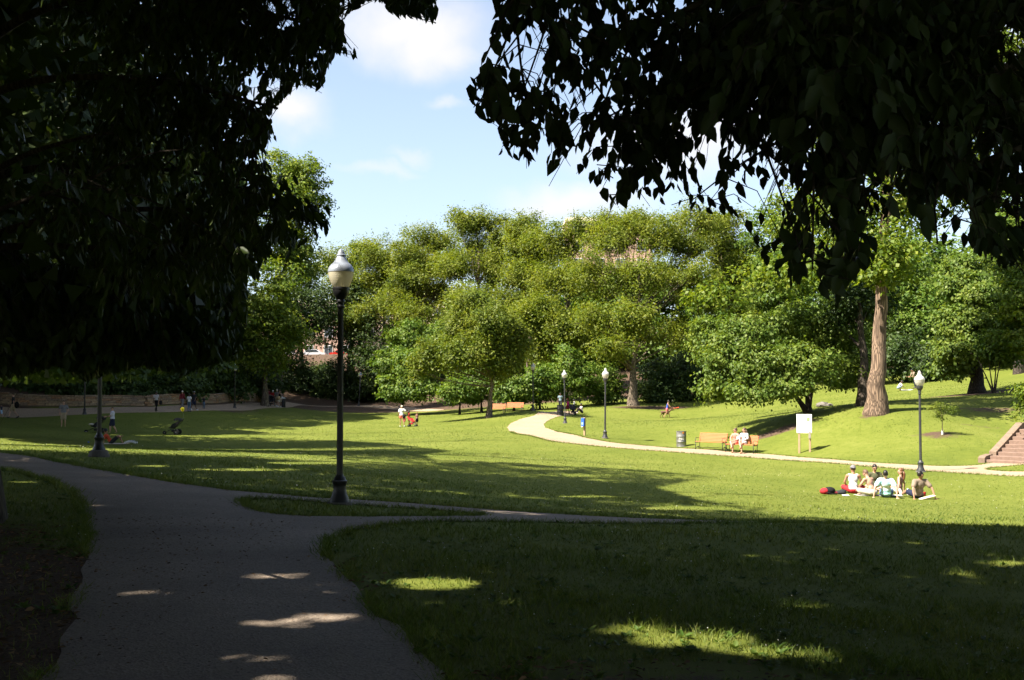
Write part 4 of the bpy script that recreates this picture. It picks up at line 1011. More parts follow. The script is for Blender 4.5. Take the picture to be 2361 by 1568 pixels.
for (u, v, d, ru, rv, lab) in [(2100, 700, 112, 85, 70, 'dark wood tree behind the tulip trunk'), (2180, 740, 114, 60, 60, 'dark wood tree left of the tiered bright tree'), (2350, 560, 100, 80, 80, 'tall wood tree at the right border behind the bright one'), (1960, 640, 118, 70, 80, 'wood tree glimpsed between tulip and low spreading tree'), (1790, 640, 120, 80, 80, 'wood tree above the low spreading tree')]:
    make_tree('wood_tree', G(u, 880, d), [(u, v, d, ru, rv), (u - 20, v - rv, d + 2, ru * .8, rv), (u + 20, v + rv * .8, d - 1, ru * .8, rv * .6)], lab, M_BROAD, M_BARK_DARK, tr=.35, ncl=230, per=60, clr=1.1, ll=.36, lw=.20, shape='tri', group='trees of the wood behind the right slope')

# the wood that closes the view behind
proto = make_tree('background_tree', W3(0, 172), [('w', 0, 172, 12, 6, 5, 4), ('w', -4, 172, 8, 5, 5, 3.5), ('w', 4, 172, 8, 5, 5, 3.5), ('w', 0, 171, 15, 4, 4, 3)], 'dense tree of the wood far behind the lawn trees', M_BROAD, M_BARK_DARK, tr=.35, ncl=300, per=70, clr=1.5, ll=.52, lw=.30, shape='tri', group='dense trees of the wood far behind')
BGL = ['high on the left slope beyond the slope trees', 'left of the orange brick house', 'in front of the orange brick house', 'behind the nearest lamp, under the skyline dip', 'behind the broad flat-topped tree', 'behind the small lawn tree', 'behind the tall airy tree', 'behind the pale brick block\'s left corner trees',
       'behind the spreading tree with forked trunk', 'behind the tree left of the tulip tree', 'behind the low spreading tree', 'behind the tulip tree', 'behind the bright tiered tree', 'behind the dark slope trees at the left']
kids = list(proto.children)
pb = np.array(proto.location)
for i, (x, y, s) in enumerate([(-62, 140, 1.2), (-50, 150, 1.1), (-44, 162, 1.0), (-14, 158, .75), (-6, 170, .85), (3, 158, .95), (11, 165, 1.1), (20, 158, 1.2), (30, 150, 1.1), (38, 142, 1.2), (46, 132, 1.2), (55, 122, 1.3), (52, 108, 1.1), (-58, 118, 1.2)]):
    o = proto if i == 0 else proto.copy()
    if i: COL.objects.link(o)
    o.location = W3(x, y); o.rotation_euler = (0, 0, i * 1.3); o.scale = (s, s, s); o['label'] = 'dense tree of the wood ' + BGL[i]
    if i:
        for k in kids:
            c = k.copy(); COL.objects.link(c); c.parent = o
# ------------------------------------------------------------------ grass, weeds, clover, litter
def grass_mat(name, c1, c2, c3, tr=.35):
    return leaf_mat(name, c1, c2, c3, tr, .6, .25, (1.2, 1.15, .5), .35, ((.80, .92, .8), (1.22, 1.10, 1.15)))
M_GRASS = grass_mat('grass_blades', (.055, .090, .012), (.095, .135, .018), (.165, .185, .045))
M_WEED = leaf_mat('weed_leaves', (.040, .085, .012), (.065, .115, .018), (.10, .150, .03), .3)
def blades(x, y, h, w, lean, g):
    n = len(x)
    z = gz(x, y)
    a = g.uniform(0, 2 * math.pi, n)
    S = np.stack([np.cos(a), np.sin(a), np.zeros(n)], -1)
    b = g.uniform(0, 2 * math.pi, n)
    T = np.stack([np.cos(b) * lean, np.sin(b) * lean, np.ones(n)], -1)
    B = np.stack([x, y, z - .01], -1)
    M = B + T * (h * .55)[:, None]
    E = M + T * (h * .35)[:, None] + np.stack([np.cos(b), np.sin(b), np.zeros(n)], -1) * (h * lean * .6)[:, None]
    return B, S, M, E, w
def blade_mesh(name, x, y, h, w, lean, m, g, simple=False):
    B, S, M, E, w = blades(x, y, h, w, lean, g)
    w = w[:, None]
    V = np.stack([B - S * w * .5, B + S * w * .5, M + S * w * .4, E, M - S * w * .4], 1).reshape(-1, 3)
    b = np.arange(len(x))[:, None] * 5
    q = np.concatenate([b + np.array([0, 1, 2, 4])]); t = b + np.array([4, 2, 3])
    # quads and triangles as one mesh: triangles written as degenerate-free tris
    F3 = np.concatenate([b + np.array([0, 1, 2]), b + np.array([0, 2, 4]), t])
    if simple:
        V = np.stack([B - S * w * .5, B + S * w * .5, E], 1).reshape(-1, 3)
        F3 = np.arange(len(x) * 3).reshape(-1, 3)
    return fast_mesh(name, V, F3, m)
g = np.random.default_rng(11)
def sample_wedge(n, d0, d1, power, spread=1.12):
    """points in front of the camera, denser near by"""
    t = g.random(n)
    d = (d0 ** (1 - power) + t * (d1 ** (1 - power) - d0 ** (1 - power))) ** (1 / (1 - power))
    x = g.uniform(-1, 1, n) * (d * .4455 * spread + .6)
    return x, d
def soil_vals(x, y): return soil_amount(x, y) + (np.sin(x * 5.1 + 1.3 * np.sin(y * 3.7)) * np.sin(y * 4.3 + x)) * .18
xs, ys = sample_wedge(150000, 4.6, 30, 1.35)
k = ~on_path(xs, ys) & ((soil_vals(xs, ys) < .5) | (g.random(len(xs)) < .10))
xs, ys = xs[k], ys[k]
tall = .6 + .8 * np.clip(np.sin(xs * 1.7) * np.sin(ys * 2.1 + xs) + .5, 0, 1)
hh = g.uniform(.035, .085, len(xs)) * tall; ww = .0035 + .00042 * ys
o = link('near_grass', blade_mesh('near_grass', xs, ys, hh, ww, g.uniform(.1, .8, len(xs)), M_GRASS, g)); tag(o, 'shaded grass blades in the foreground', 'grass', kind='stuff')
xs, ys = sample_wedge(170000, 28, 112, 1.5)
k = ~on_path(xs, ys) & (soil_vals(xs, ys) < .5)
u_, v_, w_ = proj(np.stack([xs, ys, gz(xs, ys)], -1))
k &= v_ > 880
xs, ys = xs[k], ys[k]
hh = g.uniform(.022, .05, len(xs)) * (.7 + .006 * ys); ww = .004 + .00075 * ys
o = link('lawn_grass', blade_mesh('lawn_grass', xs, ys, hh, ww, g.uniform(.2, .9, len(xs)), M_GRASS, g, True)); tag(o, 'sunlit mown grass of the wide lawn', 'grass', kind='stuff')
# longer tufts along the path edges
E = []
for poly, st in ((PATH_A[0], .02), (PATH_A[1], .02), (PATH_B[0], .05)):
    q = resample(poly, st)
    q = q[(q[:, 1] > 4) & (q[:, 1] < 75)]
    dd = np.abs(q[:, 1])
    E.append(np.repeat(q, 8, 0) + g.normal(0, .055, (len(q) * 8, 2)))
E = np.vstack(E)
E = E[(~on_path(E[:, 0], E[:, 1]) | (g.random(len(E)) < .3)) & (np.abs(E[:, 0]) < E[:, 1] * .5 + 1)]
E = E[soil_vals(E[:, 0], E[:, 1]) < .75]
o = link('edge_grass', blade_mesh('edge_grass', E[:, 0], E[:, 1], g.uniform(.05, .13, len(E)), .004 + .0005 * E[:, 1], g.uniform(.2, .9, len(E)), M_GRASS, g, True)); tag(o, 'longer grass tufts along the path edges', 'grass', kind='stuff')
# broad-leaved weeds
def rosettes(name, X, Y, size, label, m, nl=7):
    n = len(X)
    ci = np.repeat(np.arange(n), nl)
    a = g.uniform(0, 2 * math.pi, n * nl)
    el = g.uniform(.15, 1.0, n * nl)
    A = np.stack([np.cos(a), np.sin(a), el], -1)
    P = np.stack([X, Y, gz(X, Y) + .005], -1)[ci] + np.stack([np.cos(a), np.sin(a), np.zeros(n * nl)], -1) * .01
    N = norm(np.stack([-np.cos(a) * el, -np.sin(a) * el, np.ones(n * nl)], -1) + g.normal(0, .2, (n * nl, 3)))
    L = size[ci] * g.uniform(.6, 1.2, n * nl)
    V, F = leaf_geo(P, A, N, L, L * .55, 'leaf', .1)
    tag(link(name, fast_mesh(name, V, F, m)), label, 'weeds', kind='stuff')
wx, wy = sample_wedge(1900, 5.2, 24, 1.4)
q = resample(PATH_A[0], .12); q = q[(q[:, 1] > 5) & (q[:, 1] < 30) & (np.abs(q[:, 0]) < q[:, 1] * .5)]
q = q[g.random(len(q)) < .8] + g.normal(0, .10, (int((g.random(0)).size) + 0, 2)) if False else q + g.normal(0, .10, q.shape)
q2 = resample(PATH_A[1], .08); q2 = q2 + g.normal(0, .08, q2.shape)
wx, wy = np.concatenate([wx, q[:, 0], q2[:, 0]]), np.concatenate([wy, q[:, 1], q2[:, 1]])
k = ~on_path(wx, wy) & (soil_vals(wx, wy) < .8)
wx, wy = wx[k], wy[k]
rosettes('weeds', wx, wy, g.uniform(.03, .075, len(wx)), 'low broad-leaved weeds in the shaded grass', M_WEED)
# clover heads
cx, cy = sample_wedge(1300, 7, 48, 1.2)
k = ~on_path(cx, cy) & (soil_vals(cx, cy) < .3) & (np.sin(cx * .9) + np.sin(cy * .7 + cx * .3) > -.3)
cx, cy = cx[k], cy[k]
s = g.uniform(.005, .009, len(cx)) * (1 + cy * .02) * np.where(cy < 12, .6, 1)
P = np.stack([cx, cy, gz(cx, cy) + g.uniform(.06, .1, len(cx))], -1)
oc = np.array([(1, 0, 0), (0, 1, 0), (-1, 0, 0), (0, -1, 0), (0, 0, 1), (0, 0, -1)], float)
V = (P[:, None] + oc[None] * s[:, None, None]).reshape(-1, 3)
f8 = np.array([(0, 1, 4), (1, 2, 4), (2, 3, 4), (3, 0, 4), (1, 0, 5), (2, 1, 5), (3, 2, 5), (0, 3, 5)])
F = (np.arange(len(cx))[:, None, None] * 6 + f8[None]).reshape(-1, 3)
tag(link('clover_flowers', fast_mesh('clover_flowers', V, F, mat('clover_white', (.40, .40, .33), .8))), 'tiny white clover heads scattered in the grass', 'clover', kind='stuff')
# dry leaves and twigs on the soil and on the path
M_LITTER = leaf_mat('dry_leaves', (.045, .028, .016), (.11, .065, .035), (.24, .15, .085), .1, .8, .1, (1, .9, .7))
lx = np.concatenate([g.uniform(-7.5, -2.6, 8500), g.uniform(-.6, 3.4, 900), g.uniform(-4.8, .4, 1500), g.uniform(-1.7, -.4, 500)])
ly = np.concatenate([g.uniform(5, 15, 8500), g.uniform(5.2, 7.6, 900), g.uniform(5.5, 20, 1500), g.uniform(8.5, 12.5, 500)])
sv = soil_vals(lx, ly); onp = on_path(lx, ly)
k = (sv > .35) & ~onp | onp & (g.random(len(lx)) < .4)
lx, ly, onp = lx[k], ly[k], onp[k]
n = len(lx)
a = g.uniform(0, 6.28, n)
L = g.uniform(.025, .075, n) * np.where(onp, .55, 1)
V, F = leaf_geo(np.stack([lx, ly, gz(lx, ly) + .022], -1), np.stack([np.cos(a), np.sin(a), g.normal(0, .12, n)], -1), norm(g.normal(0, .35, (n, 3)) + np.array([0, 0, 1])), L, L * g.uniform(.25, .6, n), 'leaf', .12)
tag(link('leaf_litter', fast_mesh('leaf_litter', V, F, M_LITTER)), 'dry brown leaves strewn on bare soil and path', 'leaf litter', kind='stuff')
# ------------------------------------------------------------------ stone wall, steps
def stone_mat(name, cols):
    m, n, l, b = new_mat(name)
    oi = n.new('ShaderNodeObjectInfo'); cr = n.new('ShaderNodeValToRGB'); cr.color_ramp.interpolation = 'LINEAR'
    cr.color_ramp.elements[0].color = (*cols[0], 1); cr.color_ramp.elements[1].color = (*cols[-1], 1)
    for i, c in enumerate(cols[1:-1]):
        e = cr.color_ramp.elements.new((i + 1) / (len(cols) - 1)); e.color = (*c, 1)
    l.new(oi.outputs['Random'], cr.inputs['Fac'])
    g_ = n.new('ShaderNodeNewGeometry'); nzn = n.new('ShaderNodeTexNoise'); nzn.inputs['Scale'].default_value = 9; nzn.inputs['Detail'].default_value = 6
    l.new(g_.outputs['Position'], nzn.inputs['Vector'])
    mr = n.new('ShaderNodeMapRange'); mr.inputs['From Min'].default_value = .3; mr.inputs['From Max'].default_value = .7; mr.inputs['To Min'].default_value = .6; mr.inputs['To Max'].default_value = 1.3
    l.new(nzn.outputs['Fac'], mr.inputs['Value'])
    vm = n.new('ShaderNodeVectorMath'); vm.operation = 'SCALE'
    l.new(cr.outputs[0], vm.inputs[0]); l.new(mr.outputs[0], vm.inputs['Scale']); l.new(vm.outputs[0], b.inputs['Base Color'])
    b.inputs['Roughness'].default_value = .9
    bn = n.new('ShaderNodeBump'); bn.inputs['Strength'].default_value = .6; bn.inputs['Distance'].default_value = .03
    l.new(nzn.outputs['Fac'], bn.inputs['Height']); l.new(bn.outputs[0], b.inputs['Normal'])
    return m
M_STONE = stone_mat('rubble_stone', [(.21, .14, .085), (.29, .155, .075), (.24, .18, .115), (.32, .22, .125), (.18, .13, .09), (.26, .19, .125)])
M_MORTAR = mat('mortar', (.13, .095, .065), .95, bump=.5)
def stone_mesh(seed):
    g_ = np.random.default_rng(seed); mb = MB()
    mb.box((0, 0, 0), (1, 1, 1), bev=.09)
    v = np.array(mb.v); v += g_.normal(0, .035, v.shape); mb.v = [tuple(q) for q in v]
    return mb.mesh('stone', M_STONE)
STONES = [stone_mesh(i) for i in range(7)]
wl_u = proj(np.c_[WALL_LINE, gz(WALL_LINE[:, 0], WALL_LINE[:, 1])])[0]
wpts = WALL_LINE[(wl_u > -130) & (wl_u < 612)]
wcum = np.concatenate([[0], np.cumsum(np.linalg.norm(np.diff(wpts, axis=0), axis=1))])
WLEN = wcum[-1]
def wall_at(s):
    p = np.array([np.interp(s, wcum, wpts[:, 0]), np.interp(s, wcum, wpts[:, 1])])
    q = np.array([np.interp(s + .3, wcum, wpts[:, 0]), np.interp(s + .3, wcum, wpts[:, 1])]) - np.array([np.interp(s - .3, wcum, wpts[:, 0]), np.interp(s - .3, wcum, wpts[:, 1])])
    return p, math.atan2(q[1], q[0])
wall = empty('stone_wall', (*wpts[0], float(gz(*wpts[0]))), 0, 'long low tan rubble stone wall in the shade behind the far path', 'stone wall')
wloc = np.array(wall.location)
gs = np.random.default_rng(5)
core = MB()
N_ = 40
for i in range(N_):
    s0, s1 = WLEN * i / N_, WLEN * (i + 1) / N_
    (p0, a0), (p1, _) = wall_at(s0), wall_at(s1)
    c = (p0 + p1) / 2; ang = math.atan2(*(p1 - p0)[::-1])
    core.box((c[0] - wloc[0], c[1] - wloc[1], float(gz(*c)) + .35 - wloc[2]), (np.linalg.norm(p1 - p0) + .02, .30, 1.02), Matrix.Rotation(ang, 3, 'Z'))
core.build('mortar_core', M_MORTAR, wall)
for row in range(5):
    s = gs.uniform(-.2, 0)
    hgt = (.205, .185, .175, .165, .12)[row]; z = (.0, .205, .39, .565, .745)[row] + .02
    while s < WLEN:
        w = gs.uniform(.45, .95) if row < 4 else gs.uniform(.7, 1.2)
        p, a = wall_at(s + w / 2)
        o = bpy.data.objects.new('stone', STONES[gs.integers(7)]); COL.objects.link(o); o.parent = wall
        dep = .42 + gs.uniform(-.02, .05) + (.06 if row == 4 else 0)
        o.location = (p[0] - wloc[0], p[1] - wloc[1], float(gz(*p)) + z + hgt / 2 - wloc[2])
        o.rotation_euler = (gs.normal(0, .02), gs.normal(0, .025), a + gs.normal(0, .015))
        o.scale = (w - .03, dep, hgt - .022 + gs.uniform(-.012, .012))
        s += w
M_STEP = mat('brown_step_concrete', (.165, .108, .080), .85, vary=.18, scale=6, bump=.3, bscale=60)
M_STEP_TOP = mat('worn_step_top', (.16, .112, .078), .85, vary=.18, scale=6, bump=.3, bscale=60)
st = empty('stair_flight', (sp[0], sp[1] + .35, sp[2] + .02), 0, 'brown concrete steps with a sloping cheek wall climbing at the right border', 'steps')
ad = np.array([.75, .661]); ed = np.array([.661, -.75])
STEP_W = 3.2
Rm = Matrix.Rotation(math.atan2(ed[1], ed[0]), 3, 'Z')
zt = 0.0; run = 0.0
for i in range(9):
    tread = .5 if i == 1 else .34
    c = ad * (run + (tread + .5) / 2) + ed * (STEP_W / 2 + (0 if i < 2 else .12))
    zt += .155
    mb = MB(); mb.box((c[0], c[1], zt / 2 - .35 + .0), (STEP_W, tread + .5, zt + .7 - .02), Rm, bev=.015)
    mb.build('step', M_STEP, st)
    run += tread
def prism(profile, off, th):
    """profile: list of (along, z) extruded along the step edge"""
    mb = MB(); n = len(profile)
    V = []
    for t in (off, off + th):
        for a, z in profile:
            q = ad * a + ed * t; V.append((q[0], q[1], z))
    mb.add(V, [tuple(range(n)), tuple(range(2 * n - 1, n - 1, -1))] + [(i, n + i, n + (i + 1) % n, (i + 1) % n) for i in range(n)])
    return mb
prism([(-.10, -.6), (-.10, .22), (.05, .30), (.62, .36), (.62, -.6)], -.32, .30).build('cheek_wall', M_STEP_TOP, st)
prism([(.70, -.6), (.70, .46), (.85, .52), (3.3, 1.66), (3.8, 1.66), (3.8, -.6)], -.22, .32).build('cheek_wall', M_STEP_TOP, st)

# ------------------------------------------------------------------ lamp posts
M_IRON = mat('black_cast_iron', (.012, .012, .013), .42, vary=.2, scale=12, spec=.5)
M_IRON_GREY = mat('weathered_black_iron', (.030, .031, .034), .5, vary=.2, scale=12, spec=.5)
M_CONC = mat('lamp_footing_concrete', (.10, .09, .08), .9, bump=.3)
def globe_mat(name, col, tr, gl, rough):
    m, n, l, b = new_mat(name)
    b.inputs['Base Color'].default_value = (*col, 1); b.inputs['Roughness'].default_value = rough; b.inputs['Specular IOR Level'].default_value = .6
    wv = n.new('ShaderNodeTexWave'); wv.inputs['Scale'].default_value = 9; wv.bands_direction = 'Z'; wv.inputs['Distortion'].default_value = .4
    tcn = n.new('ShaderNodeTexCoord'); l.new(tcn.outputs['Object'], wv.inputs['Vector'])
    bn = n.new('ShaderNodeBump'); bn.inputs['Strength'].default_value = .08; bn.inputs['Distance'].default_value = .004
    l.new(wv.outputs['Fac'], bn.inputs['Height']); l.new(bn.outputs[0], b.inputs['Normal'])
    t = n.new('ShaderNodeBsdfTranslucent'); t.inputs['Color'].default_value = (*col, 1)
    g2 = n.new('ShaderNodeBsdfTransparent'); g2.inputs['Color'].default_value = (*[min(1, c * 1.2) for c in col], 1)
    m1 = n.new('ShaderNodeMixShader'); m1.inputs[0].default_value = tr
    m2 = n.new('ShaderNodeMixShader'); m2.inputs[0].default_value = gl
    l.new(b.outputs[0], m1.inputs[1]); l.new(t.outputs[0], m1.inputs[2])
    l.new(m1.outputs[0], m2.inputs[1]); l.new(g2.outputs[0], m2.inputs[2])
    l.new(m2.outputs[0], n['Material Output'].inputs['Surface'])
    return m
M_GLOBE = globe_mat('prismatic_globe', (.86, .80, .60), .55, .06, .25)
M_GLOBE_W = globe_mat('white_globe', (.72, .69, .62), .5, .06, .3)
M_CAP = mat('grey_globe_cap', (.26, .29, .34), .35, metal=.2, vary=.15, scale=8)
M_CAP_W = globe_mat('white_globe_cap', (.66, .65, .62), .4, .05, .35)
def lathe_mesh(name, prof, n, m, flute=0.0, smooth=True):
    mb = MB(); mb.lathe(prof, n, flute=flute)
    me = mb.mesh(name, m, smooth)
    return me
def set_auto(me, deg=38):
    bm = bmesh.new(); bm.from_mesh(me)
    for e in bm.edges:
        if len(e.link_faces) == 2 and e.calc_face_angle(0) > R(deg): e.smooth = False
    bm.to_mesh(me); bm.free(); return me
LM = {}
for key, iron in (('k', M_IRON), ('g', M_IRON_GREY)):
    LM[key] = dict(
        base=set_auto(lathe_mesh('base', [(.162, 0), (.162, .035), (.150, .05), (.150, .07), (.125, .12), (.108, .20), (.104, .26), (.112, .30), (.122, .315), (.122, .345), (.100, .36), (.088, .40), (.066, .42), (.060, .45)], 24, iron, .035)),
        shaft=lathe_mesh('shaft', [(.053, .44), (.050, 1.6), (.045, 3.12)], 24, iron, .10, False),
        capital=set_auto(lathe_mesh('capital', [(.050, 3.10), (.066, 3.11), (.066, 3.135), (.050, 3.15), (.050, 3.19), (.070, 3.20), (.070, 3.22), (.062, 3.24), (.085, 3.27), (.118, 3.32), (.132, 3.38), (.132, 3.40), (.140, 3.405), (.140, 3.43), (.120, 3.44)], 24, iron)))
GL_P = [(.118, 3.435), (.130, 3.45), (.158, 3.50), (.182, 3.56), (.197, 3.62), (.204, 3.685)]
CAP_P = [(.209, 3.68), (.209, 3.70), (.203, 3.73), (.188, 3.765), (.160, 3.80), (.148, 3.81), (.120, 3.835), (.096, 3.875), (.080, 3.91), (.068, 3.93), (.076, 3.94), (.076, 3.955), (.058, 3.97), (.052, 4.00), (.036, 4.03), (.012, 4.055)]
GL = {'y': set_auto(lathe_mesh('globe', GL_P, 28, M_GLOBE), 60), 'w': set_auto(lathe_mesh('globe', GL_P, 28, M_GLOBE_W), 60)}
CP = {'y': set_auto(lathe_mesh('globe_cap', CAP_P, 28, M_CAP)), 'w': set_auto(lathe_mesh('globe_cap', CAP_P, 28, M_CAP_W))}
FOOT = lathe_mesh('footing', [(.20, -.25), (.20, .02), (.185, .04)], 20, M_CONC, smooth=False)
FOOTW = lathe_mesh('footing', [(.26, -.25), (.255, .03), (.20, .15), (.165, .16)], 20, M_CONC, smooth=False)
def lamp(p, label, key='g', gl='w', foot=FOOT, lift=.03, tilt=0.0, s=1.0):
    o = empty('lamp_post', (p[0], p[1], p[2] + lift), 0, label, 'lamp post', 'park lamp posts')
    o.rotation_euler = (0, tilt, random.uniform(0, 6)); o.scale = (s, s, s)
    for k in ('base', 'shaft', 'capital'): link(k, LM[key][k], o)
    g_ = link('globe', GL[gl], o)
    link('globe_cap', CP[gl], g_)
    f = link('footing', foot, o, (0, 0, -lift))
    return o
lamp(G(783, 1165, 18.4), 'nearest black lamp post, on the grass island at the path fork', 'k', 'y')
lamp(G(228, 1055, 28), 'black lamp post at the shaded path edge, its top lost in dark leaves', 'k', 'y', FOOTW, .12)
lamp(G(2123, 1088, 46.5), 'lamp post with white globe on the path edge behind the picnic group', 'g', 'w')
lamp(G(1395, 1010, 67), 'lamp post with white globe on the lawn right of the blue box', 'g', 'w', tilt=.012)
lamp(G(1303, 976, 88), 'lamp post with white globe beside the black bin', 'g', 'w', tilt=.015)
lamp(G(1229, 946, 98), 'lamp post right of the two far benches, globe hidden by leaves', 'g', 'w')
lamp(G(827, 936, 138), 'small far lamp post with yellowish globe before the dark corner', 'g', 'y', tilt=.06)
lamp(G(195, 950, 89), 'thin lamp post against the stone wall at the left', 'k', 'y')
lamp(G(541, 941, 106), 'thin lamp post against the wall, right of the four walkers', 'k', 'y')

# ------------------------------------------------------------------ benches, bins, boards
def wood_mat(name, c1, c2):
    m, n, l, b = new_mat(name)
    tcn = n.new('ShaderNodeTexCoord'); mp = n.new('ShaderNodeMapping'); mp.inputs['Scale'].default_value = (2, 30, 30)
    nzn = n.new('ShaderNodeTexNoise'); nzn.inputs['Scale'].default_value = 3; nzn.inputs['Detail'].default_value = 5
    l.new(tcn.outputs['Object'], mp.inputs['Vector']); l.new(mp.outputs[0], nzn.inputs['Vector'])
    cr = n.new('ShaderNodeValToRGB'); cr.color_ramp.elements[0].position = .3; cr.color_ramp.elements[1].position = .7
    cr.color_ramp.elements[0].color = (*c1, 1); cr.color_ramp.elements[1].color = (*c2, 1)
    l.new(nzn.outputs['Fac'], cr.inputs['Fac']); l.new(cr.outputs[0], b.inputs['Base Color'])
    b.inputs['Roughness'].default_value = .55
    return m
M_SLAT = wood_mat('orange_bench_wood', (.36, .105, .026), (.45, .140, .040))
M_POST = wood_mat('weathered_post_wood', (.26, .17, .10), (.40, .28, .17))
BW = 1.62
_mb = MB(); _mb.box((0, 0, 0), (BW, .062, .028), bev=.006); SLAT = _mb.mesh('slat', M_SLAT)
def bench_end():
    mb = MB()
    r = .018
    mb.tube([(0, -.27, 0), (0, -.25, .20), (0, -.26, .42)], [.022, r, r], 6)                          # front leg
    mb.tube([(0, .24, 0), (0, .17, .22), (0, .20, .42), (0, .30, .80), (0, .36, .84), (0, .37, .80), (0, .335, .78)], [.022, r, r, r, r, .014, .012], 6)   # back leg and scroll
    mb.tube([(0, -.26, .41), (0, -.05, .385), (0, .20, .40)], r, 6)                                   # seat rail
    mb.tube([(0, -.26, .42), (0, -.28, .52), (0, -.24, .62), (0, -.15, .635), (0, .24, .60)], .014, 6)   # arm
    mb.tube([(0, -.25, .06), (0, -.12, .15), (0, 0, .165), (0, .12, .14), (0, .21, .06)], .012, 6)    # curved brace
    mb.ball((0, 0, .165), .032, n=8, m=5); mb.ball((0, -.12, .44), .03, n=8, m=5); mb.ball((0, -.27, .41), .03, n=8, m=5)
    return mb.mesh('end_frame', M_IRON, True)
BEND = bench_end()
_mb = MB(); _mb.tube([(-BW / 2, 0, 0), (BW / 2, 0, 0)], .012, 6); BROD = _mb.mesh('stretcher', M_IRON)
def bench(p, facing, label):
    """facing: where the sitter looks"""
    o = empty('park_bench', p, math.atan2(facing[0], -facing[1]), label, 'bench', 'wooden park benches')
    for i, (y, z, a) in enumerate([(-.255, .435, .25), (-.185, .425, .1), (-.115, .418, .02), (-.045, .416, 0), (.025, .418, 0), (.095, .424, 0)]):
        link('slat', SLAT, o, (0, y, z), (a, 0, 0))
    for i in range(6):
        t = .07 + i * .073
        link('slat', SLAT, o, (0, .178 + .263 * t, .42 + t * .98), (R(75), 0, 0))
    for s in (-1, 1): link('end_frame', BEND, o, (s * (BW / 2 - .03), 0, 0))
    link('stretcher', BROD, o, (0, .0, .13))
    return o
BF = (-.62, -.78)
b1 = G(1640, 1036, 60); bench(b1, BF, 'empty orange-slatted bench next to the steel drum bin')
b2 = np.array([b1[0] + 1.72 * .80, b1[1] - 1.72 * .60, 0]); b2[2] = gz(b2[0], b2[1]); bench(b2, BF, 'orange-slatted bench with two people seated on it')
bench(G(1144, 946, 103), (-.35, -.94), 'far orange bench partly behind the bent tree trunk')
bench(G(1186, 946, 104.5), (-.35, -.94), 'far orange bench beside the lamp whose globe is hidden')
M_DRUM = mat('galvanised_drum', (.22, .215, .20), .45, metal=.6, vary=.35, scale=5)
M_DRUM_K = mat('black_drum', (.014, .014, .016), .5, vary=.3, scale=6)
DP = [(.285, 0), (.285, .02), (.280, .03), (.280, .27), (.290, .285), (.290, .30), (.280, .315), (.280, .57), (.290, .585), (.290, .60), (.280, .615), (.280, .86), (.292, .87), (.292, .90), (.270, .90), (.268, .60)]
def drum(p, m, label, name='trash_bin'):
    o = empty(name, p, 0, label, 'bin', 'drum-shaped trash bins')
    mb = MB(); mb.lathe(DP, 28); smooth_by_angle(mb.build('drum', m, o))
    return o
dr = drum(G(1571, 1031, 66), M_DRUM, 'ribbed grey steel drum bin with an orange sticker')
mb = MB()
mb.add([(.283 * math.cos(a), .283 * math.sin(a), z) for z in (.77, .87) for a in (R(-86), R(-74), R(-64))], [(0, 1, 4, 3), (1, 2, 5, 4)])
for v_i in range(len(mb.v)): mb.v[v_i] = (mb.v[v_i][0] * 1.015, mb.v[v_i][1] * 1.015, mb.v[v_i][2])
mb.build('sticker', mat('orange_sticker', (.75, .26, .03), .5), dr)
def lettering(word, size, m, parent, loc, rot, name='lettering'):
    cu = bpy.data.curves.new(name, 'FONT'); cu.body = word; cu.size = size; cu.align_x = 'CENTER'; cu.align_y = 'CENTER'; cu.extrude = .002
    cu.materials.append(m)
    t = bpy.data.objects.new(name, cu); COL.objects.link(t)
    me = bpy.data.meshes.new_from_object(t.evaluated_get(bpy.context.evaluated_depsgraph_get()))
    bpy.data.objects.remove(t)
    return link(name, me, parent, loc, rot)
for ch, a in (('P', -118), ('B', -98), ('G', -80)):
    lettering(ch, .17, mat('white_stencil_paint', (.72, .70, .64), .7), dr, (.296 * math.cos(R(a)), .296 * math.sin(R(a)), .46), (R(90), 0, R(a + 90)))
drum(G(1292, 959, 97), M_DRUM_K, 'black drum bin at the far bend of the pale path')
fb = drum(G(652, 936, 119), M_DRUM_K, 'dark bin with a white bag on top at the far end of the wall')
mb = MB(); mb.ball((0, 0, .93), (.27, .25, .12)); mb.ball((-.08, 0, 1.04), (.11, .10, .10)); mb.build('trash_bag', mat('white_plastic_bag', (.62, .62, .60), .4), fb, True)
M_BOARD = mat('white_board', (.80, .78, .70), .5, vary=.04, scale=3)
sb = empty('notice_board', G(1855, 1045, 57), math.atan2(-.40, .92), 'white notice board on two wooden posts before the low spreading tree', 'notice board')
for s in (-1, 1):
    mb = MB(); mb.box((s * .26, .05, .92), (.09, .09, 1.95), bev=.008); mb.build('post', M_POST, sb)
mb = MB(); mb.box((0, -.012, 1.45), (.74, .025, .93), bev=.004); mb.build('board', M_BOARD, sb)
mb = MB(); mb.box((.20, -.028, 1.68), (.14, .006, .17)); mb.build('poster', mat('green_poster', (.22, .30, .14), .6, vary=.6, scale=25), sb)
mb = MB(); mb.box((.27, -.04, .86), (.11, .09, .30), bev=.02); mb.box((.27, -.04, 1.03), (.14, .11, .03), bev=.01); mb.build('leaflet_box', mat('grey_leaflet_box', (.25, .22, .18), .5), sb)
M_BLUE = mat('blue_plastic', (.03, .10, .55), .35, vary=.15)
ds = empty('bag_dispenser', G(1347, 1003, 68.5), math.atan2(-.6, .8), 'blue waste-bag dispenser box on a short wooden post by the path', 'dispenser')
mb = MB(); mb.box((0, .04, .45), (.10, .10, 1.26), bev=.008); mb.build('post', M_POST, ds)
mb = MB(); mb.box((-.02, -.09, .80), (.19, .15, .48), bev=.02); mb.build('box', M_BLUE, ds)
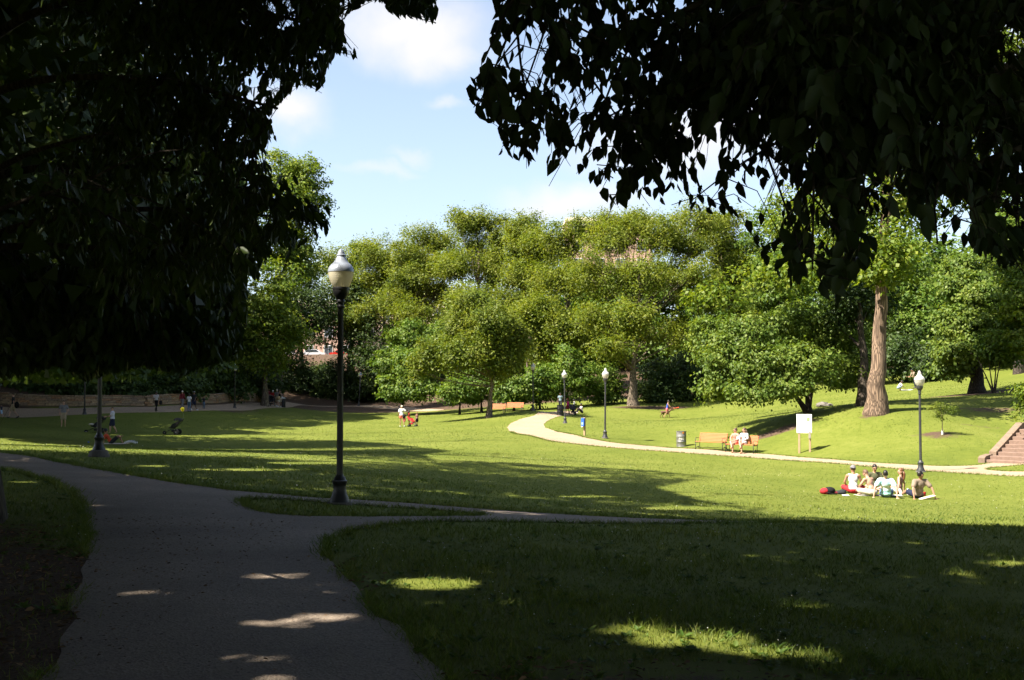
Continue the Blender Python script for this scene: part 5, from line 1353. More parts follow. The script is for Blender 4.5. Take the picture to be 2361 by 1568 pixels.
mb = MB(); mb.box((-.02, -.168, .72), (.12, .008, .14)); mb.build('notice', mat('pale_blue_notice', (.25, .42, .75), .5), ds)
mb = MB(); mb.ball((-.06, -.13, .53), (.06, .05, .05)); mb.build('bag', mat('white_bag', (.70, .70, .68), .5), ds, True)
# small rock, sapling
mb = MB(); gr_ = np.random.default_rng(3)
mb.ball((0, 0, .1), (.55, .3, .22), n=12, m=8); v = np.array(mb.v); v += gr_.normal(0, .04, v.shape); mb.v = [tuple(q) for q in v]
mb.ball((.45, .1, .08), (.3, .2, .18))
tag(mb.build('rock', mat('grey_rock', (.14, .125, .105), .9, bump=.6, scale=6), loc=G(1898, 929, 82)), 'grey flat rock lying on the slope behind the low spreading tree', 'rock')
make_tree('sapling', G(2173, 1003, 56), [(2160, 935, 56, 26, 10), (2185, 945, 56, 22, 10), (2172, 960, 56, 16, 10), (2145, 940, 56, 12, 6)], 'thin young sapling in a mulch ring on the right slope', M_LOCUST_B, M_BARK, [(0, 0, 0), (0, 0, .8), (-.1, 0, 1.35)], .022, 36, 26, .22, .10, .045, flat=.4, droop=.2)
mb = MB(); mb.tube([(0, 0, 0), (0, 0, .22)], .055, 8); tg = mb.build('trunk_guard', mat('white_trunk_guard', (.55, .52, .46), .7)); tg.parent = [o for o in COL.objects if o.name == 'sapling'][0]

# ------------------------------------------------------------------ buildings and cars glimpsed through the trees
M_GLASS = mat('window_glass', (.05, .06, .07), .12, vary=.3, scale=.6, spec=.8)
M_FRAME = mat('window_frame_white', (.72, .70, .64), .6)
def brick_mat(name, col):
    m, n, l, b = new_mat(name)
    tcn = n.new('ShaderNodeTexCoord'); br = n.new('ShaderNodeTexBrick'); br.inputs['Scale'].default_value = 3.2
    mp = n.new('ShaderNodeMapping'); mp.inputs['Rotation'].default_value = (R(90), 0, 0)
    br.inputs['Color1'].default_value = (*col, 1); br.inputs['Color2'].default_value = (*[c * .82 for c in col], 1); br.inputs['Mortar'].default_value = (*[min(.6, c * 1.25 + .06) for c in col], 1)
    l.new(tcn.outputs['Object'], mp.inputs['Vector']); l.new(mp.outputs[0], br.inputs['Vector']); l.new(br.outputs['Color'], b.inputs['Base Color'])
    b.inputs['Roughness'].default_value = .9
    return m
def building(x0, x1, y, z0, h, col, floors, cols, label, trim=(.62, .56, .44), depth=12, ang=0.0):
    o = empty('apartment_building', ((x0 + x1) / 2, y, z0), ang, label, 'building')
    W = x1 - x0
    mb = MB(); mb.box((0, depth / 2, h / 2 - 1.5), (W, depth, h + 3)); mb.build('wall', brick_mat('brick_' + label[:4], col), o)
    mb = MB(); mb.box((0, depth / 2, h + .35), (W + .8, depth + .8, .7)); mb.box((0, depth / 2, h - .5), (W + .4, depth + .4, .25)); mb.build('parapet', mat('parapet_' + label[:4], trim, .7), o)
    fw, fh = W / cols, h / floors
    wf = MB(); wf.box((0, 0, 0), (fw * .46, .12, fh * .58)); WF = wf.mesh('window', M_FRAME)
    wg = MB()
    for s in (-1, 1): wg.box((s * fw * .105, -.07, 0), (fw * .19, .03, fh * .5))
    WG = wg.mesh('pane', M_GLASS)
    for f in range(floors):
        for c in range(cols):
            w = link('window', WF, o, (-W / 2 + fw * (c + .5), -.02, fh * (f + .52)))
            link('pane', WG, w)
    return o
building(9.5, 24, 196, 7, 22.9, (.42, .27, .19), 8, 4, 'tall pale brick block whose cream parapet shows above the trees')
building(-48, -27.5, 204, 6.3, 10, (.42, .27, .20), 3, 6, 'orange brick house front glimpsed through the dark corner trees')
building(-27, -12, 206, 6.3, 9.5, (.55, .40, .28), 3, 5, 'tan house front glimpsed just right of the nearest lamp pole')
_s = MB(); _s.box((0, 0, 0), (140, 9, .04)); tag(_s.build('street', mat('street_asphalt', (.16, .15, .14), .9), loc=(-10, 192, 6.26)), 'asphalt street beyond the park bank', 'street', kind='structure')
def car(p, rz, col, label):
    o = empty('parked_car', p, rz, label, 'car', 'cars parked on the street beyond the park')
    m = mat('car_paint_%d%d%d' % tuple(int(c * 99) for c in col), col, .25, spec=.6, vary=.03)
    prof = [(-2.1, .35), (-2.15, .75), (-1.9, .9), (-1.35, .95), (-.75, 1.42), (.7, 1.45), (1.3, .98), (2.0, .88), (2.15, .6), (2.1, .35)]
    mb = MB(); n = len(prof)
    V = [(x, -.85, z) for x, z in prof] + [(x, .85, z) for x, z in prof]
    mb.add(V, [tuple(range(n)), tuple(range(2 * n - 1, n - 1, -1))] + [(i, n + i, n + (i + 1) % n, (i + 1) % n) for i in range(n)])
    mb.build('body', m, o)
    mb = MB(); mb.add([(x, -.862, z) for x, z in [(-1.15, .98), (-.7, 1.36), (.65, 1.38), (1.1, .98)]], [(0, 1, 2, 3)]); mb.build('side_window', M_GLASS, o)
    for x in (-1.3, 1.3):
        for y in (-.82, .82):
            mb = MB(); mb.lathe([(.10, -.1), (.33, -.1), (.33, .1), (.10, .1)], 16, M=Matrix.Rotation(R(90), 3, 'X')); w = mb.build('wheel', mat('tyre_rubber', (.015, .015, .015), .8), o, loc=(x, y, .33))
    return o
car((-37.5, 187.5, 6.28), .05, (.70, .70, .68), 'white car at the left end of the street gap')
car((-32.5, 187.6, 6.28), 0, (.55, .56, .58), 'silver car in the middle of the street gap')
car((-27.6, 187.5, 6.28), .03, (.50, .03, .02), 'red car beside the nearest lamp pole in the street gap')
# ------------------------------------------------------------------ people
PENDING = []      # (object, voxel, extra) remeshed together at the end
SKIN = {'fair': mat('skin_fair', (.44, .25, .17), .5, vary=.06), 'tan': mat('skin_tan', (.32, .17, .105), .5, vary=.06), 'dark': mat('skin_dark', (.115, .055, .034), .45, vary=.06)}
def cloth(name, c, **k): return mat('cloth_' + name, c, .85, vary=k.get('vary', .10), scale=k.get('scale', 14), bump=.25, spec=.15)
M_DARKFEAT = mat('eye_dark', (.02, .015, .012), .3)
M_LIP = mat('lip', (.30, .12, .10), .5)
HAIRC = {'black': mat('hair_black', (.010, .008, .007), .45), 'brown': mat('hair_brown', (.055, .028, .014), .5, vary=.3), 'auburn': mat('hair_auburn', (.13, .055, .022), .5, vary=.4), 'grey': mat('hair_grey', (.42, .38, .31), .7), 'red': mat('hair_red_scarf', (.25, .02, .03), .7), 'short_brown': mat('hair_short_brown', (.10, .055, .03), .6)}
def base_pose():
    J = dict(pelvis=(0, 0, .95), waist=(0, .0, 1.10), chest=(0, .0, 1.30), neck=(0, -.01, 1.48), head=(0, .02, 1.635))
    for s, n in ((-1, 'L'), (1, 'R')):
        J['sho' + n] = (s * .185, 0, 1.415); J['elb' + n] = (s * .245, -.03, 1.135); J['wri' + n] = (s * .255, .05, .89)
        J['hip' + n] = (s * .09, 0, .92); J['kne' + n] = (s * .10, .02, .50); J['ank' + n] = (s * .105, -.02, .075); J['toe' + n] = (s * .125, .15, .03)
    return J
def shift_upper(J, dz, dy=0.0, lean=0.0, names=('waist', 'chest', 'neck', 'head', 'shoL', 'shoR', 'elbL', 'elbR', 'wriL', 'wriR')):
    """lower the trunk by dz and lean it about the pelvis (positive leans forward)"""
    p = np.array(J['pelvis'])
    c, s = math.cos(lean), math.sin(lean)
    for n in names:
        q = np.array(J[n]) - p
        q = np.array([q[0], q[1] * c + q[2] * s, -q[1] * s + q[2] * c])
        J[n] = tuple(q + p + np.array([0, dy, dz]))
    J['pelvis'] = tuple(p + np.array([0, dy, dz]))
    return J
def pose(kind):
    J = base_pose()
    if kind == 'stand': pass
    elif kind == 'hips': J.update(elbL=(-.30, -.08, 1.16), wriL=(-.22, .05, .98), elbR=(.28, -.05, 1.14), wriR=(.24, .06, .93))
    elif kind in ('walk', 'walk2'):
        f = 1 if kind == 'walk' else -1
        J.update(kneL=(-.09, .17 * f, .52), ankL=(-.09, .24 * f, .09), toeL=(-.10, .41 * f if f > 0 else -.10, .05), kneR=(.09, -.06 * f, .49), ankR=(.09, -.34 * f, .14), toeR=(.10, -.20 * f if f > 0 else .50, .03))
        if f < 0: J.update(toeL=(-.10, -.12, .04), ankL=(-.09, -.30, .14), toeR=(.10, .46, .05), ankR=(.09, .28, .08))
        J.update(elbL=(-.23, -.10 * f, 1.14), wriL=(-.24, -.10 * f, .90), elbR=(.23, .03 * f, 1.13), wriR=(.24, .22 * f, .93))
    elif kind == 'push':
        J.update(elbL=(-.24, .10, 1.16), wriL=(-.18, .36, 1.12), elbR=(.24, .10, 1.16), wriR=(.18, .36, 1.12), kneR=(.09, -.05, .50), ankR=(.09, -.28, .12), toeR=(.10, -.12, .03), kneL=(-.09, .12, .51), ankL=(-.09, .14, .08), toeL=(-.10, .31, .03))
    elif kind == 'reach_side':
        J.update(elbR=(.42, .02, 1.24), wriR=(.52, .10, 1.02), kneR=(.16, .0, .50), ankR=(.24, -.08, .08), toeR=(.28, .09, .03))
    elif kind == 'lean_fwd':
        shift_upper(J, -.02, 0, .45); J.update(elbL=(-.22, .38, 1.02), wriL=(-.16, .62, .98), elbR=(.22, .38, 1.02), wriR=(.16, .66, 1.0))
    elif kind.startswith('sit_ground'):
        sub = kind.split(':')[1]
        lean = {'cross': .12, 'fwd': .42, 'back': -.30, 'hug': .10, 'side': -.12}[sub]
        shift_upper(J, -.83, 0, lean)
        for s, n in ((-1, 'L'), (1, 'R')):
            J['hip' + n] = (s * .10, .02, .13)
            if sub in ('cross', 'fwd'): J['kne' + n] = (s * .34, .36, .20); J['ank' + n] = (-s * .04, .36 + .06 * s, .08); J['toe' + n] = (-s * .18, .42 + .06 * s, .05)
            elif sub in ('hug', 'side'): J['kne' + n] = (s * .12 + (.25 if sub == 'side' else 0), .34, .46 if sub == 'hug' else .26); J['ank' + n] = (s * .12 + (.1 if sub == 'side' else 0), .52, .07); J['toe' + n] = (s * .12, .68, .04)
            else: J['kne' + n] = (s * .14, .46, .20); J['ank' + n] = (s * .12, .88, .07); J['toe' + n] = (s * .14, .94, .20)
            if sub == 'back': J['elb' + n] = (s * .33, -.30, .34); J['wri' + n] = (s * .36, -.42, .06)
            elif sub == 'cross': J['elb' + n] = (s * .27, .10, .36); J['wri' + n] = (s * .20, .33, .24)
            elif sub == 'fwd': J['elb' + n] = (s * .27, .28, .38); J['wri' + n] = (s * .18, .46, .22)
            elif sub == 'hug': J['elb' + n] = (s * .25, .18, .40); J['wri' + n] = (s * .10, .40, .42)
            else: J['elb' + n] = (s * .30, -.10, .36); J['wri' + n] = (s * .34, -.06, .06)
    elif kind == 'bench' or kind == 'bench_cross':
        shift_upper(J, -.42, -.02, -.08)
        for s, n in ((-1, 'L'), (1, 'R')):
            J['hip' + n] = (s * .10, .02, .52); J['kne' + n] = (s * .10, .44, .52); J['ank' + n] = (s * .10, .46, .08); J['toe' + n] = (s * .11, .62, .04)
            J['elb' + n] = (s * .25, .04, .78); J['wri' + n] = (s * .08, .28, .66)
        if kind == 'bench_cross': J.update(kneR=(.02, .46, .63), ankR=(-.14, .62, .32), toeR=(-.16, .78, .30))
    elif kind == 'recline':
        shift_upper(J, -.82, 0, -.62)
        for s, n in ((-1, 'L'), (1, 'R')):
            J['hip' + n] = (s * .10, .04, .12); J['elb' + n] = (s * .30, -.44, .22); J['wri' + n] = (s * .30, -.46, .05)
        J.update(kneL=(-.10, .40, .46), ankL=(-.10, .62, .06), toeL=(-.10, .78, .04), kneR=(.16, .36, .44), ankR=(-.02, .50, .40), toeR=(-.10, .62, .46))
        nk = np.array(J['neck']); J['head'] = tuple(nk + np.array([0, .03, .155]))
    elif kind == 'squat':
        shift_upper(J, -.66, -.06, .55)
        for s, n in ((-1, 'L'), (1, 'R')):
            J['hip' + n] = (s * .10, -.05, .27); J['kne' + n] = (s * .15, .30, .46); J['ank' + n] = (s * .13, .06, .08); J['toe' + n] = (s * .14, .23, .03)
            J['elb' + n] = (s * .24, .40, .42); J['wri' + n] = (s * .18, .56, .20)
    elif kind == 'stroller_child':
        shift_upper(J, -.50, 0, -.45)
        for s, n in ((-1, 'L'), (1, 'R')):
            J['hip' + n] = (s * .10, .02, .44); J['kne' + n] = (s * .12, .42, .50); J['ank' + n] = (s * .10, .62, .16); J['toe' + n] = (s * .11, .76, .16)
            J['elb' + n] = (s * .25, -.02, .66); J['wri' + n] = (s * .14, .20, .60)
    return J
def spine_mat(a, b):
    z = (Vector(b) - Vector(a)).normalized()
    x = Vector((1, 0, 0)); y = z.cross(x).normalized(); x = y.cross(z)
    return Matrix((x, y, z)).transposed()
def limb_pt(a, b, t): return tuple(np.array(a) + (np.array(b) - np.array(a)) * t)
def hand_geo(mb, elb, wri, sz):
    """palm and five unequal, slightly curled fingers"""
    e, w = Vector(elb), Vector(wri)
    d = (w - e).normalized(); sd = d.cross(Vector((0, 1, 0)))
    sd = sd.normalized() if sd.length > .2 else Vector((1, 0, 0)); nn = sd.cross(d)
    M = Matrix((sd, nn, d)).transposed()
    mb.ball(w + d * .045 * sz, (.040 * sz, .016 * sz, .05 * sz), M, 8, 5)
    for i, L in enumerate((.058, .070, .076, .068)):
        b = w + d * .082 * sz + sd * ((i - 1.5) * .019 * sz)
        m_ = b + d * L * .5 * sz + nn * .006 * sz; t = m_ + d * L * .42 * sz + nn * .022 * sz
        mb.tube([b, m_, t], [.0095 * sz, .009 * sz, .007 * sz], 5)
    b = w + d * .03 * sz + sd * .036 * sz
    mb.tube([b, b + d * .03 * sz + sd * .022 * sz, b + d * .065 * sz + sd * .022 * sz + nn * .012 * sz], [.012 * sz, .011 * sz, .008 * sz], 5)
def person(p, facing, h, kind, skin, top, bottom, hair, label, shoes=None, build=1.0, female=False, J=None, look=None, lift=0.0, group=None, tight=1.0, hat=None, glasses=False):
    """top: (style, material); bottom: (style, material); hair: (style, colour)"""
    rz = math.atan2(-facing[0], facing[1])
    VOX = .023 if p[1] < 70 else .040
    o = empty('person', (p[0], p[1], p[2] + lift), rz, label, 'person', group)
    k = h / 1.76
    o.scale = (k, k, k)
    J = J or pose(kind)
    sk = SKIN[skin]
    b = build
    wsh = .92 if female else 1.0
    for n in 'LR': J['sho' + n] = tuple(np.array(J['sho' + n]) * np.array([wsh, 1, 1]))
    up = spine_mat(J['pelvis'], J['neck'])
    mb = MB()
    mb.ball(limb_pt(J['chest'], J['neck'], .1), (.150 * b * wsh, .100 * b, .165), up)
    mb.ball(J['waist'], (.130 * b * (.9 if female else 1), .092 * b, .14), up)
    mb.ball(J['pelvis'], (.155 * b * (1.03 if female else 1), .112 * b, .115), up)
    mb.cap(J['shoL'], .058, J['shoR'], .058)
    mb.cap(limb_pt(J['chest'], J['neck'], .7), .06, limb_pt(J['neck'], J['head'], .5), .052)
    hm = spine_mat(J['neck'], J['head'])
    if look is not None: hm = Matrix.Rotation(math.atan2(-look[0], look[1]) - rz, 3, 'Z') @ hm
    hd = Vector(J['head'])
    mb.ball(hd, (.078, .098, .118), hm, 12, 9)
    mb.ball(hd + hm @ Vector((0, .028, -.055)), (.056, .062, .062), hm)
    for n in 'LR':
        mb.cap(J['sho' + n], .052 * b, J['elb' + n], .040 * b); mb.cap(J['elb' + n], .040 * b, J['wri' + n], .026)
        mb.cap(J['hip' + n], .086 * b, J['kne' + n], .056 * b); mb.cap(limb_pt(J['kne' + n], J['ank' + n], .25), .057 * b, J['ank' + n], .034)
        mb.cap(J['kne' + n], .054 * b, limb_pt(J['kne' + n], J['ank' + n], .3), .056 * b)
        mb.cap(J['ank' + n], .036, J['toe' + n], .028)
    body = mb.build('body', [sk, M_DARKFEAT, M_LIP], o)
    ex = MB()
    for n in 'LR': hand_geo(ex, J['elb' + n], J['wri' + n], 1.0)
    def hp(x, y, z): return hd + hm @ Vector((x, y, z))
    ex.tube([hp(0, .092, .018), hp(0, .118, -.018), hp(0, .096, -.030)], [.008, .014, .010], 6)            # nose
    for s in (-1, 1):
        ex.ball(hp(s * .080, -.008, -.012), (.010, .022, .030), hm, 6, 5)                                  # ears
        ex.ball(hp(s * .031, .088, .014), (.013, .008, .008), hm, 6, 5, mi=1)                              # eyes
    ex.ball(hp(0, .088, -.062), (.022, .008, .006), hm, 6, 5, mi=2)                                        # mouth
    PENDING.append((body, VOX, ex))
    # clothes
    ts, tm = top
    if ts:
        mb = MB(); q = .016 * tight
        mb.ball(limb_pt(J['chest'], J['neck'], .05), (.150 * b * wsh + q, .100 * b + q, .170), up)
        mb.ball(J['waist'], (.132 * b + q, .095 * b + q, .15), up)
        mb.ball(limb_pt(J['pelvis'], J['waist'], .25), (.155 * b + q, .112 * b + q, .10), up)
        if ts != 'tank': mb.cap(J['shoL'], .058 + q, J['shoR'], .058 + q)
        else:
            for n in 'LR': mb.cap(limb_pt(J['sho' + n], J['neck'], .35), .045 + q * .6, J['chest'], .07)
        f = {'tee': .62, 'long': 1.0, 'tank': 0}[ts]
        for n in 'LR':
            if f > 0: mb.cap(J['sho' + n], .056 * b + q, limb_pt(J['sho' + n], J['elb' + n], min(1, f)), .050 * b + q)
            if f >= 1: mb.cap(J['elb' + n], .044 * b + q, limb_pt(J['elb' + n], J['wri' + n], .92), .032 + q * .7)
        PENDING.append((mb.build('shirt', tm, o), VOX, None))
    bs, bmt = bottom
    if bs:
        mb = MB(); q = .018
        mb.ball(J['pelvis'], (.156 * b + q, .113 * b + q, .12), up)
        f = {'shorts': .82, 'short_shorts': .38, 'pants': 1.0, 'skirt': .7}[bs]
        for n in 'LR':
            r1 = {'shorts': .082, 'short_shorts': .084, 'pants': .064, 'skirt': .10}[bs]
            mb.cap(J['hip' + n], .088 * b + q, limb_pt(J['hip' + n], J['kne' + n], f), r1 * b + q * .6)
            if bs == 'pants': mb.cap(J['kne' + n], .060 * b + q * .6, limb_pt(J['kne' + n], J['ank' + n], .93), .046 + q * .5)
        if bs == 'skirt': mb.cap(limb_pt(J['hipL'], J['kneL'], .5), .12, limb_pt(J['hipR'], J['kneR'], .5), .12)
        PENDING.append((mb.build('trousers' if bs == 'pants' else 'skirt' if bs == 'skirt' else 'shorts', bmt, o), VOX, None))
    if shoes:
        for n in 'LR':
            mb = MB(); a, t = Vector(J['ank' + n]), Vector(J['toe' + n])
            d = (t - a); M = spine_mat(a, t)
            mb.ball(a + d * .55 + Vector((0, 0, -.012)), (.048, .045, d.length * .5 + .055), M, 10, 7); mb.ball(a + Vector((0, 0, -.012)), (.046, .05, .05), None, 8, 6)
            mb.build('shoe', shoes, o, True)
    # hair, hats
    hs, hc = hair
    if hs:
        mb = MB(); hmt = HAIRC[hc]
        cut = {'short': (.083, .104, .118, .022, -.018), 'crop': (.081, .101, .116, .018, -.014), 'long': (.090, .110, .125, .016, -.022), 'bun': (.086, .106, .120, .018, -.020), 'afro': (.125, .135, .135, .04, -.03)}[hs]
        # cap of hair: upper and rear part of a head-shaped shell
        n_, m_ = 16, 10; V, F = [], []
        for i in range(m_ + 1):
            ph = R(118) * i / m_
            for j in range(n_):
                a = 2 * math.pi * j / n_
                fr = math.sin(a)                                       # +1 at the face
                ph2 = ph * (1 - .46 * max(0, fr)) + .0
                V.append(hp(cut[0] * math.sin(ph2) * math.cos(a), cut[1] * math.sin(ph2) * math.sin(a) + cut[4], cut[2] * math.cos(ph2) + cut[3]))
        for i in range(m_):
            for j in range(n_):
                a_, b_ = i * n_ + j, i * n_ + (j + 1) % n_
                F.append((a_, a_ + n_, b_ + n_, b_))
        mb.add(V, F)
        if hs == 'long':
            bk = Vector(J['chest']) - Vector(J['pelvis']); bk = bk.normalized()
            for x in (-.055, -.02, .02, .055):
                mb.tube([hp(x, -.07, .0), hp(x * 1.3, -.10, -.10), Vector(hp(x * 1.4, -.10, -.10)) - bk * .16, Vector(hp(x * 1.1, -.07, -.10)) - bk * .28], [.045, .050, .042, .012], 7)
        if hs == 'bun': mb.ball(hp(0, -.075, .105), (.045, .045, .045))
        mb.build('hair', hmt, o, True)
    if hat:
        hk, hmat = hat
        mb = MB(); n_ = 16; V, F = [], []
        for i in range(6):
            ph = R(88) * i / 5
            for j in range(n_):
                a = 2 * math.pi * j / n_
                V.append(hp(.096 * math.sin(ph) * math.cos(a), .112 * math.sin(ph) * math.sin(a) - .008, .108 * math.cos(ph) + .030))
        for i in range(5):
            for j in range(n_): F.append((i * n_ + j, (i + 1) * n_ + j, (i + 1) * n_ + (j + 1) % n_, i * n_ + (j + 1) % n_))
        mb.add(V, F)
        s_ = -1 if hk == 'cap_back' else 1
        if hk in ('cap', 'cap_back'):
            mb.add([hp(x, s_ * (y), z) for x, y, z in [(-.08, .07, .03), (0, .10, .035), (.08, .07, .03), (.065, .155, .0 if s_ < 0 else .022), (0, .175, -.01 if s_ < 0 else .018), (-.065, .155, .0 if s_ < 0 else .022)]], [(0, 1, 4, 5), (1, 2, 3, 4)])
        else:
            V = [hp(r_ * math.cos(2 * math.pi * j / n_), r_ * 1.08 * math.sin(2 * math.pi * j / n_) - .008, .03 - (r_ - .09) * .1) for r_ in (.09, .17) for j in range(n_)]
            mb.add(V, [(j, (j + 1) % n_, n_ + (j + 1) % n_, n_ + j) for j in range(n_)])
        mb.build('hat', hmat, o, True)
    if glasses:
        mb = MB()
        for s in (-1, 1): mb.box(hp(s * .034, .100, .014), (.052, .012, .030), hm, bev=.004); mb.tube([hp(s * .060, .098, .016), hp(s * .082, .0, .012)], .004, 4)
        mb.box(hp(0, .104, .016), (.03, .006, .006), hm); mb.build('sunglasses', M_DARKFEAT, o)
    return o
def finish_people():
    tmp = []
    for o, vox, ex in PENDING:
        md = o.modifiers.new('remesh', 'REMESH'); md.mode = 'VOXEL'; md.voxel_size = vox; md.use_smooth_shade = True
        sm = o.modifiers.new('smooth', 'SMOOTH'); sm.factor = .5; sm.iterations = 3
    dg = bpy.context.evaluated_depsgraph_get()
    done = []
    for o, vox, ex in PENDING:
        me = bpy.data.meshes.new_from_object(o.evaluated_get(dg))
        done.append((o, me, ex))
    for o, me, ex in done:
        mats = [m for m in o.data.materials]
        o.modifiers.clear()
        if ex is not None:
            bm = bmesh.new(); bm.from_mesh(me)
            t = ex.mesh('tmp', mats, True); bm.from_mesh(t); bm.to_mesh(me); bm.free()
            bpy.data.meshes.remove(t)
        me.materials.clear()
        for m in mats: me.materials.append(m)
        old = o.data; o.data = me; me.name = o.name.split('.')[0]
        if old.users == 0: bpy.data.meshes.remove(old)

# ------------------------------------------------------------------ strollers
M_STR = mat('black_stroller_fabric', (.012, .012, .013), .8); M_TYRE = mat('black_tyre', (.010, .010, .010), .7); M_ALU = mat('aluminium_tube', (.45, .45, .46), .35, metal=.8); M_RED = mat('red_stroller_fabric', (.55, .03, .03), .8)
def wheel(parent, loc, r, w=.045):
    M = Matrix.Rotation(R(90), 3, 'Y')
    mb = MB(); mb.lathe([(r * .84, -w / 2), (r, -w / 3), (r, w / 3), (r * .84, w / 2)], 20, M=M)
    o = mb.build('wheel', M_TYRE, parent, True, loc)
    mb = MB()
    for i in range(5):
        a = 2 * math.pi * i / 5; mb.tube([(0, 0, 0), (0, math.cos(a) * r * .86, math.sin(a) * r * .86)], .008, 4)
    mb.lathe([(.025, -.04), (.03, 0), (.025, .04)], 8, M=M); mb.build('rim', M_ALU, o)
def stroller(p, facing, label, fab=M_STR, three=True, s=1.0, canopy=True):
    """facing: the way the child looks"""
    o = empty('stroller', p, math.atan2(-facing[0], facing[1]), label, 'stroller'); o.scale = (s, s, s)
    rw = .19 if three else .09
    for x in (-.28, .28): wheel(o, (x, -.20, rw), rw)
    if three: wheel(o, (0, .66, .13), .13)
    else:
        for x in (-.22, .22): wheel(o, (x, .42, .09), .09)
    mb = MB()
    fx = 0 if three else .22
    for x in (-.24, .24):
        mb.tube([(x, -.52, 1.02), (x, -.38, .78), (x, .10, .40), (math.copysign(fx, x), .62 if three else .42, .16)], .014, 6)
        mb.tube([(x, -.20, rw), (x, .12, .44), (x, -.05, .62)], .013, 6)
    mb.tube([(-.24, -.52, 1.02), (-.18, -.56, 1.05), (.18, -.56, 1.05), (.24, -.52, 1.02)], .018, 6)
    mb.build('frame', M_ALU if fab is M_RED else M_IRON, o)
    mb = MB()
    for x0, x1, pr in ((-.2, .2, [(-.38, .86), (-.30, .90), (.06, .50), (.32, .52), (.34, .46), (.04, .42), (-.32, .80)]),):
        n = len(pr); V = [(x, y, z) for x in (x0, x1) for y, z in pr]
        mb.add(V, [tuple(range(n)), tuple(range(2 * n - 1, n - 1, -1))] + [(i, n + i, n + (i + 1) % n, (i + 1) % n) for i in range(n)])
    for x in (-.205, .205): mb.add([(x, -.30, .88), (x, .08, .70), (x, .20, .52), (x, .05, .47)], [(0, 1, 2, 3)])
    mb.build('seat', fab, o)
    if canopy:
        mb = MB(); V, F = [], []
        for i in range(6):
            a = R(20 + i * 24)
            for j in range(7):
                b_ = R(-90 + 30 * j); V.append((.22 * math.sin(b_), -.22 - .36 * math.cos(a) * (.55 + .45 * math.cos(b_)), .82 + .30 * math.sin(a) * (.45 + .55 * math.cos(b_))))
        for i in range(5):
            for j in range(6): F.append((i * 7 + j, i * 7 + j + 1, (i + 1) * 7 + j + 1, (i + 1) * 7 + j))
        mb.add(V, F); mb.build('canopy', fab, o, True)
    mb = MB(); mb.box((0, -.02, .26), (.34, .36, .14), bev=.03); mb.build('basket', fab, o)
    return o
# ------------------------------------------------------------------ who is where
def stand_at(u, vf, vh, lo, hi):
    p = hit(u, vf)
    return p, float(np.clip((vf - vh) * p[1] / FPX, lo, hi))
def pattern_mat(name, c1, c2, kind, scale):
    m, n, l, b = new_mat(name)
    tcn = n.new('ShaderNodeTexCoord')
    cr = n.new('ShaderNodeMix'); cr.data_type = 'RGBA'; cr.inputs[6].default_value = (*c1, 1); cr.inputs[7].default_value = (*c2, 1)
    if kind == 'plaid':
        s = None
        for ax in ('X', 'Z'):
            w = n.new('ShaderNodeTexWave'); w.bands_direction = ax; w.inputs['Scale'].default_value = scale; l.new(tcn.outputs['Object'], w.inputs['Vector'])
            q = n.new('ShaderNodeMath'); q.operation = 'MULTIPLY'; q.inputs[1].default_value = .5; l.new(w.outputs['Fac'], q.inputs[0])
            if s is None: s = q
            else:
                a = n.new('ShaderNodeMath'); a.operation = 'ADD'; l.new(s.outputs[0], a.inputs[0]); l.new(q.outputs[0], a.inputs[1]); s = a
        pw = n.new('ShaderNodeMath'); pw.operation = 'POWER'; pw.inputs[1].default_value = 2; l.new(s.outputs[0], pw.inputs[0]); l.new(pw.outputs[0], cr.inputs[0])
    else:
        w = n.new('ShaderNodeTexWave'); w.bands_direction = 'Z'; w.inputs['Scale'].default_value = scale; l.new(tcn.outputs['Object'], w.inputs['Vector']); l.new(w.outputs['Fac'], cr.inputs[0])
    l.new(cr.outputs[2], b.inputs['Base Color']); b.inputs['Roughness'].default_value = .85; b.inputs['Specular IOR Level'].default_value = .15
    return m
C_ = dict(white=cloth('white', (.60, .60, .59)), grey=cloth('grey', (.17, .165, .175)), khaki=cloth('khaki', (.33, .26, .17)), navy=cloth('navy', (.018, .022, .045)), black=cloth('black', (.012, .012, .013)), charcoal=cloth('charcoal', (.025, .027, .03)),
          orange=cloth('orange_red', (.50, .075, .03)), jeans=cloth('jeans', (.09, .14, .22)), greypant=cloth('grey_trousers', (.15, .15, .17)), coral=cloth('coral', (.70, .16, .12)), red=cloth('red', (.36, .025, .03)), maroon=cloth('maroon', (.16, .025, .03)), olive=cloth('olive', (.085, .09, .05)),
          brown=cloth('taupe', (.20, .155, .115)), rose=cloth('dusty_rose', (.26, .14, .14)), magenta=cloth('magenta', (.42, .03, .12)), blue=cloth('blue', (.04, .09, .38)), pink=cloth('pink', (.72, .14, .17)), teal=cloth('grey_blue', (.17, .23, .26)), neon=cloth('neon_coral', (.75, .17, .09)), pale=cloth('pale_grey', (.40, .38, .37)), lightblue=cloth('light_blue', (.30, .45, .62)), cream=cloth('cream', (.55, .48, .40)))
S_WHITE = mat('white_shoe', (.68, .67, .64), .6); S_DARK = mat('dark_shoe', (.03, .027, .025), .6); S_SANDAL = mat('tan_sandal', (.30, .15, .07), .6)
WG = 'people on the path along the wall'
p, h = stand_at(30, 964.5, 906, 1.6, 1.9)
person(p, (-1, -.15), h, 'walk', 'fair', ('tee', C_['charcoal']), ('shorts', C_['khaki']), ('short', 'brown'), 'walking man in dark shirt and khaki shorts near the left border', S_DARK, 1.05)
mb = MB(); mb.ball((0, 0, 0), (.17, .10, .24)); mb.tube([(-.05, 0, .2), (0, 0, .55), (.05, 0, .2)], .012, 5)
tag(mb.build('shoulder_bag', C_['black'], smooth=True, loc=p + np.array([.27, -.06, .92])), 'black bag hanging at the side of the walking man in dark shirt', 'bag')
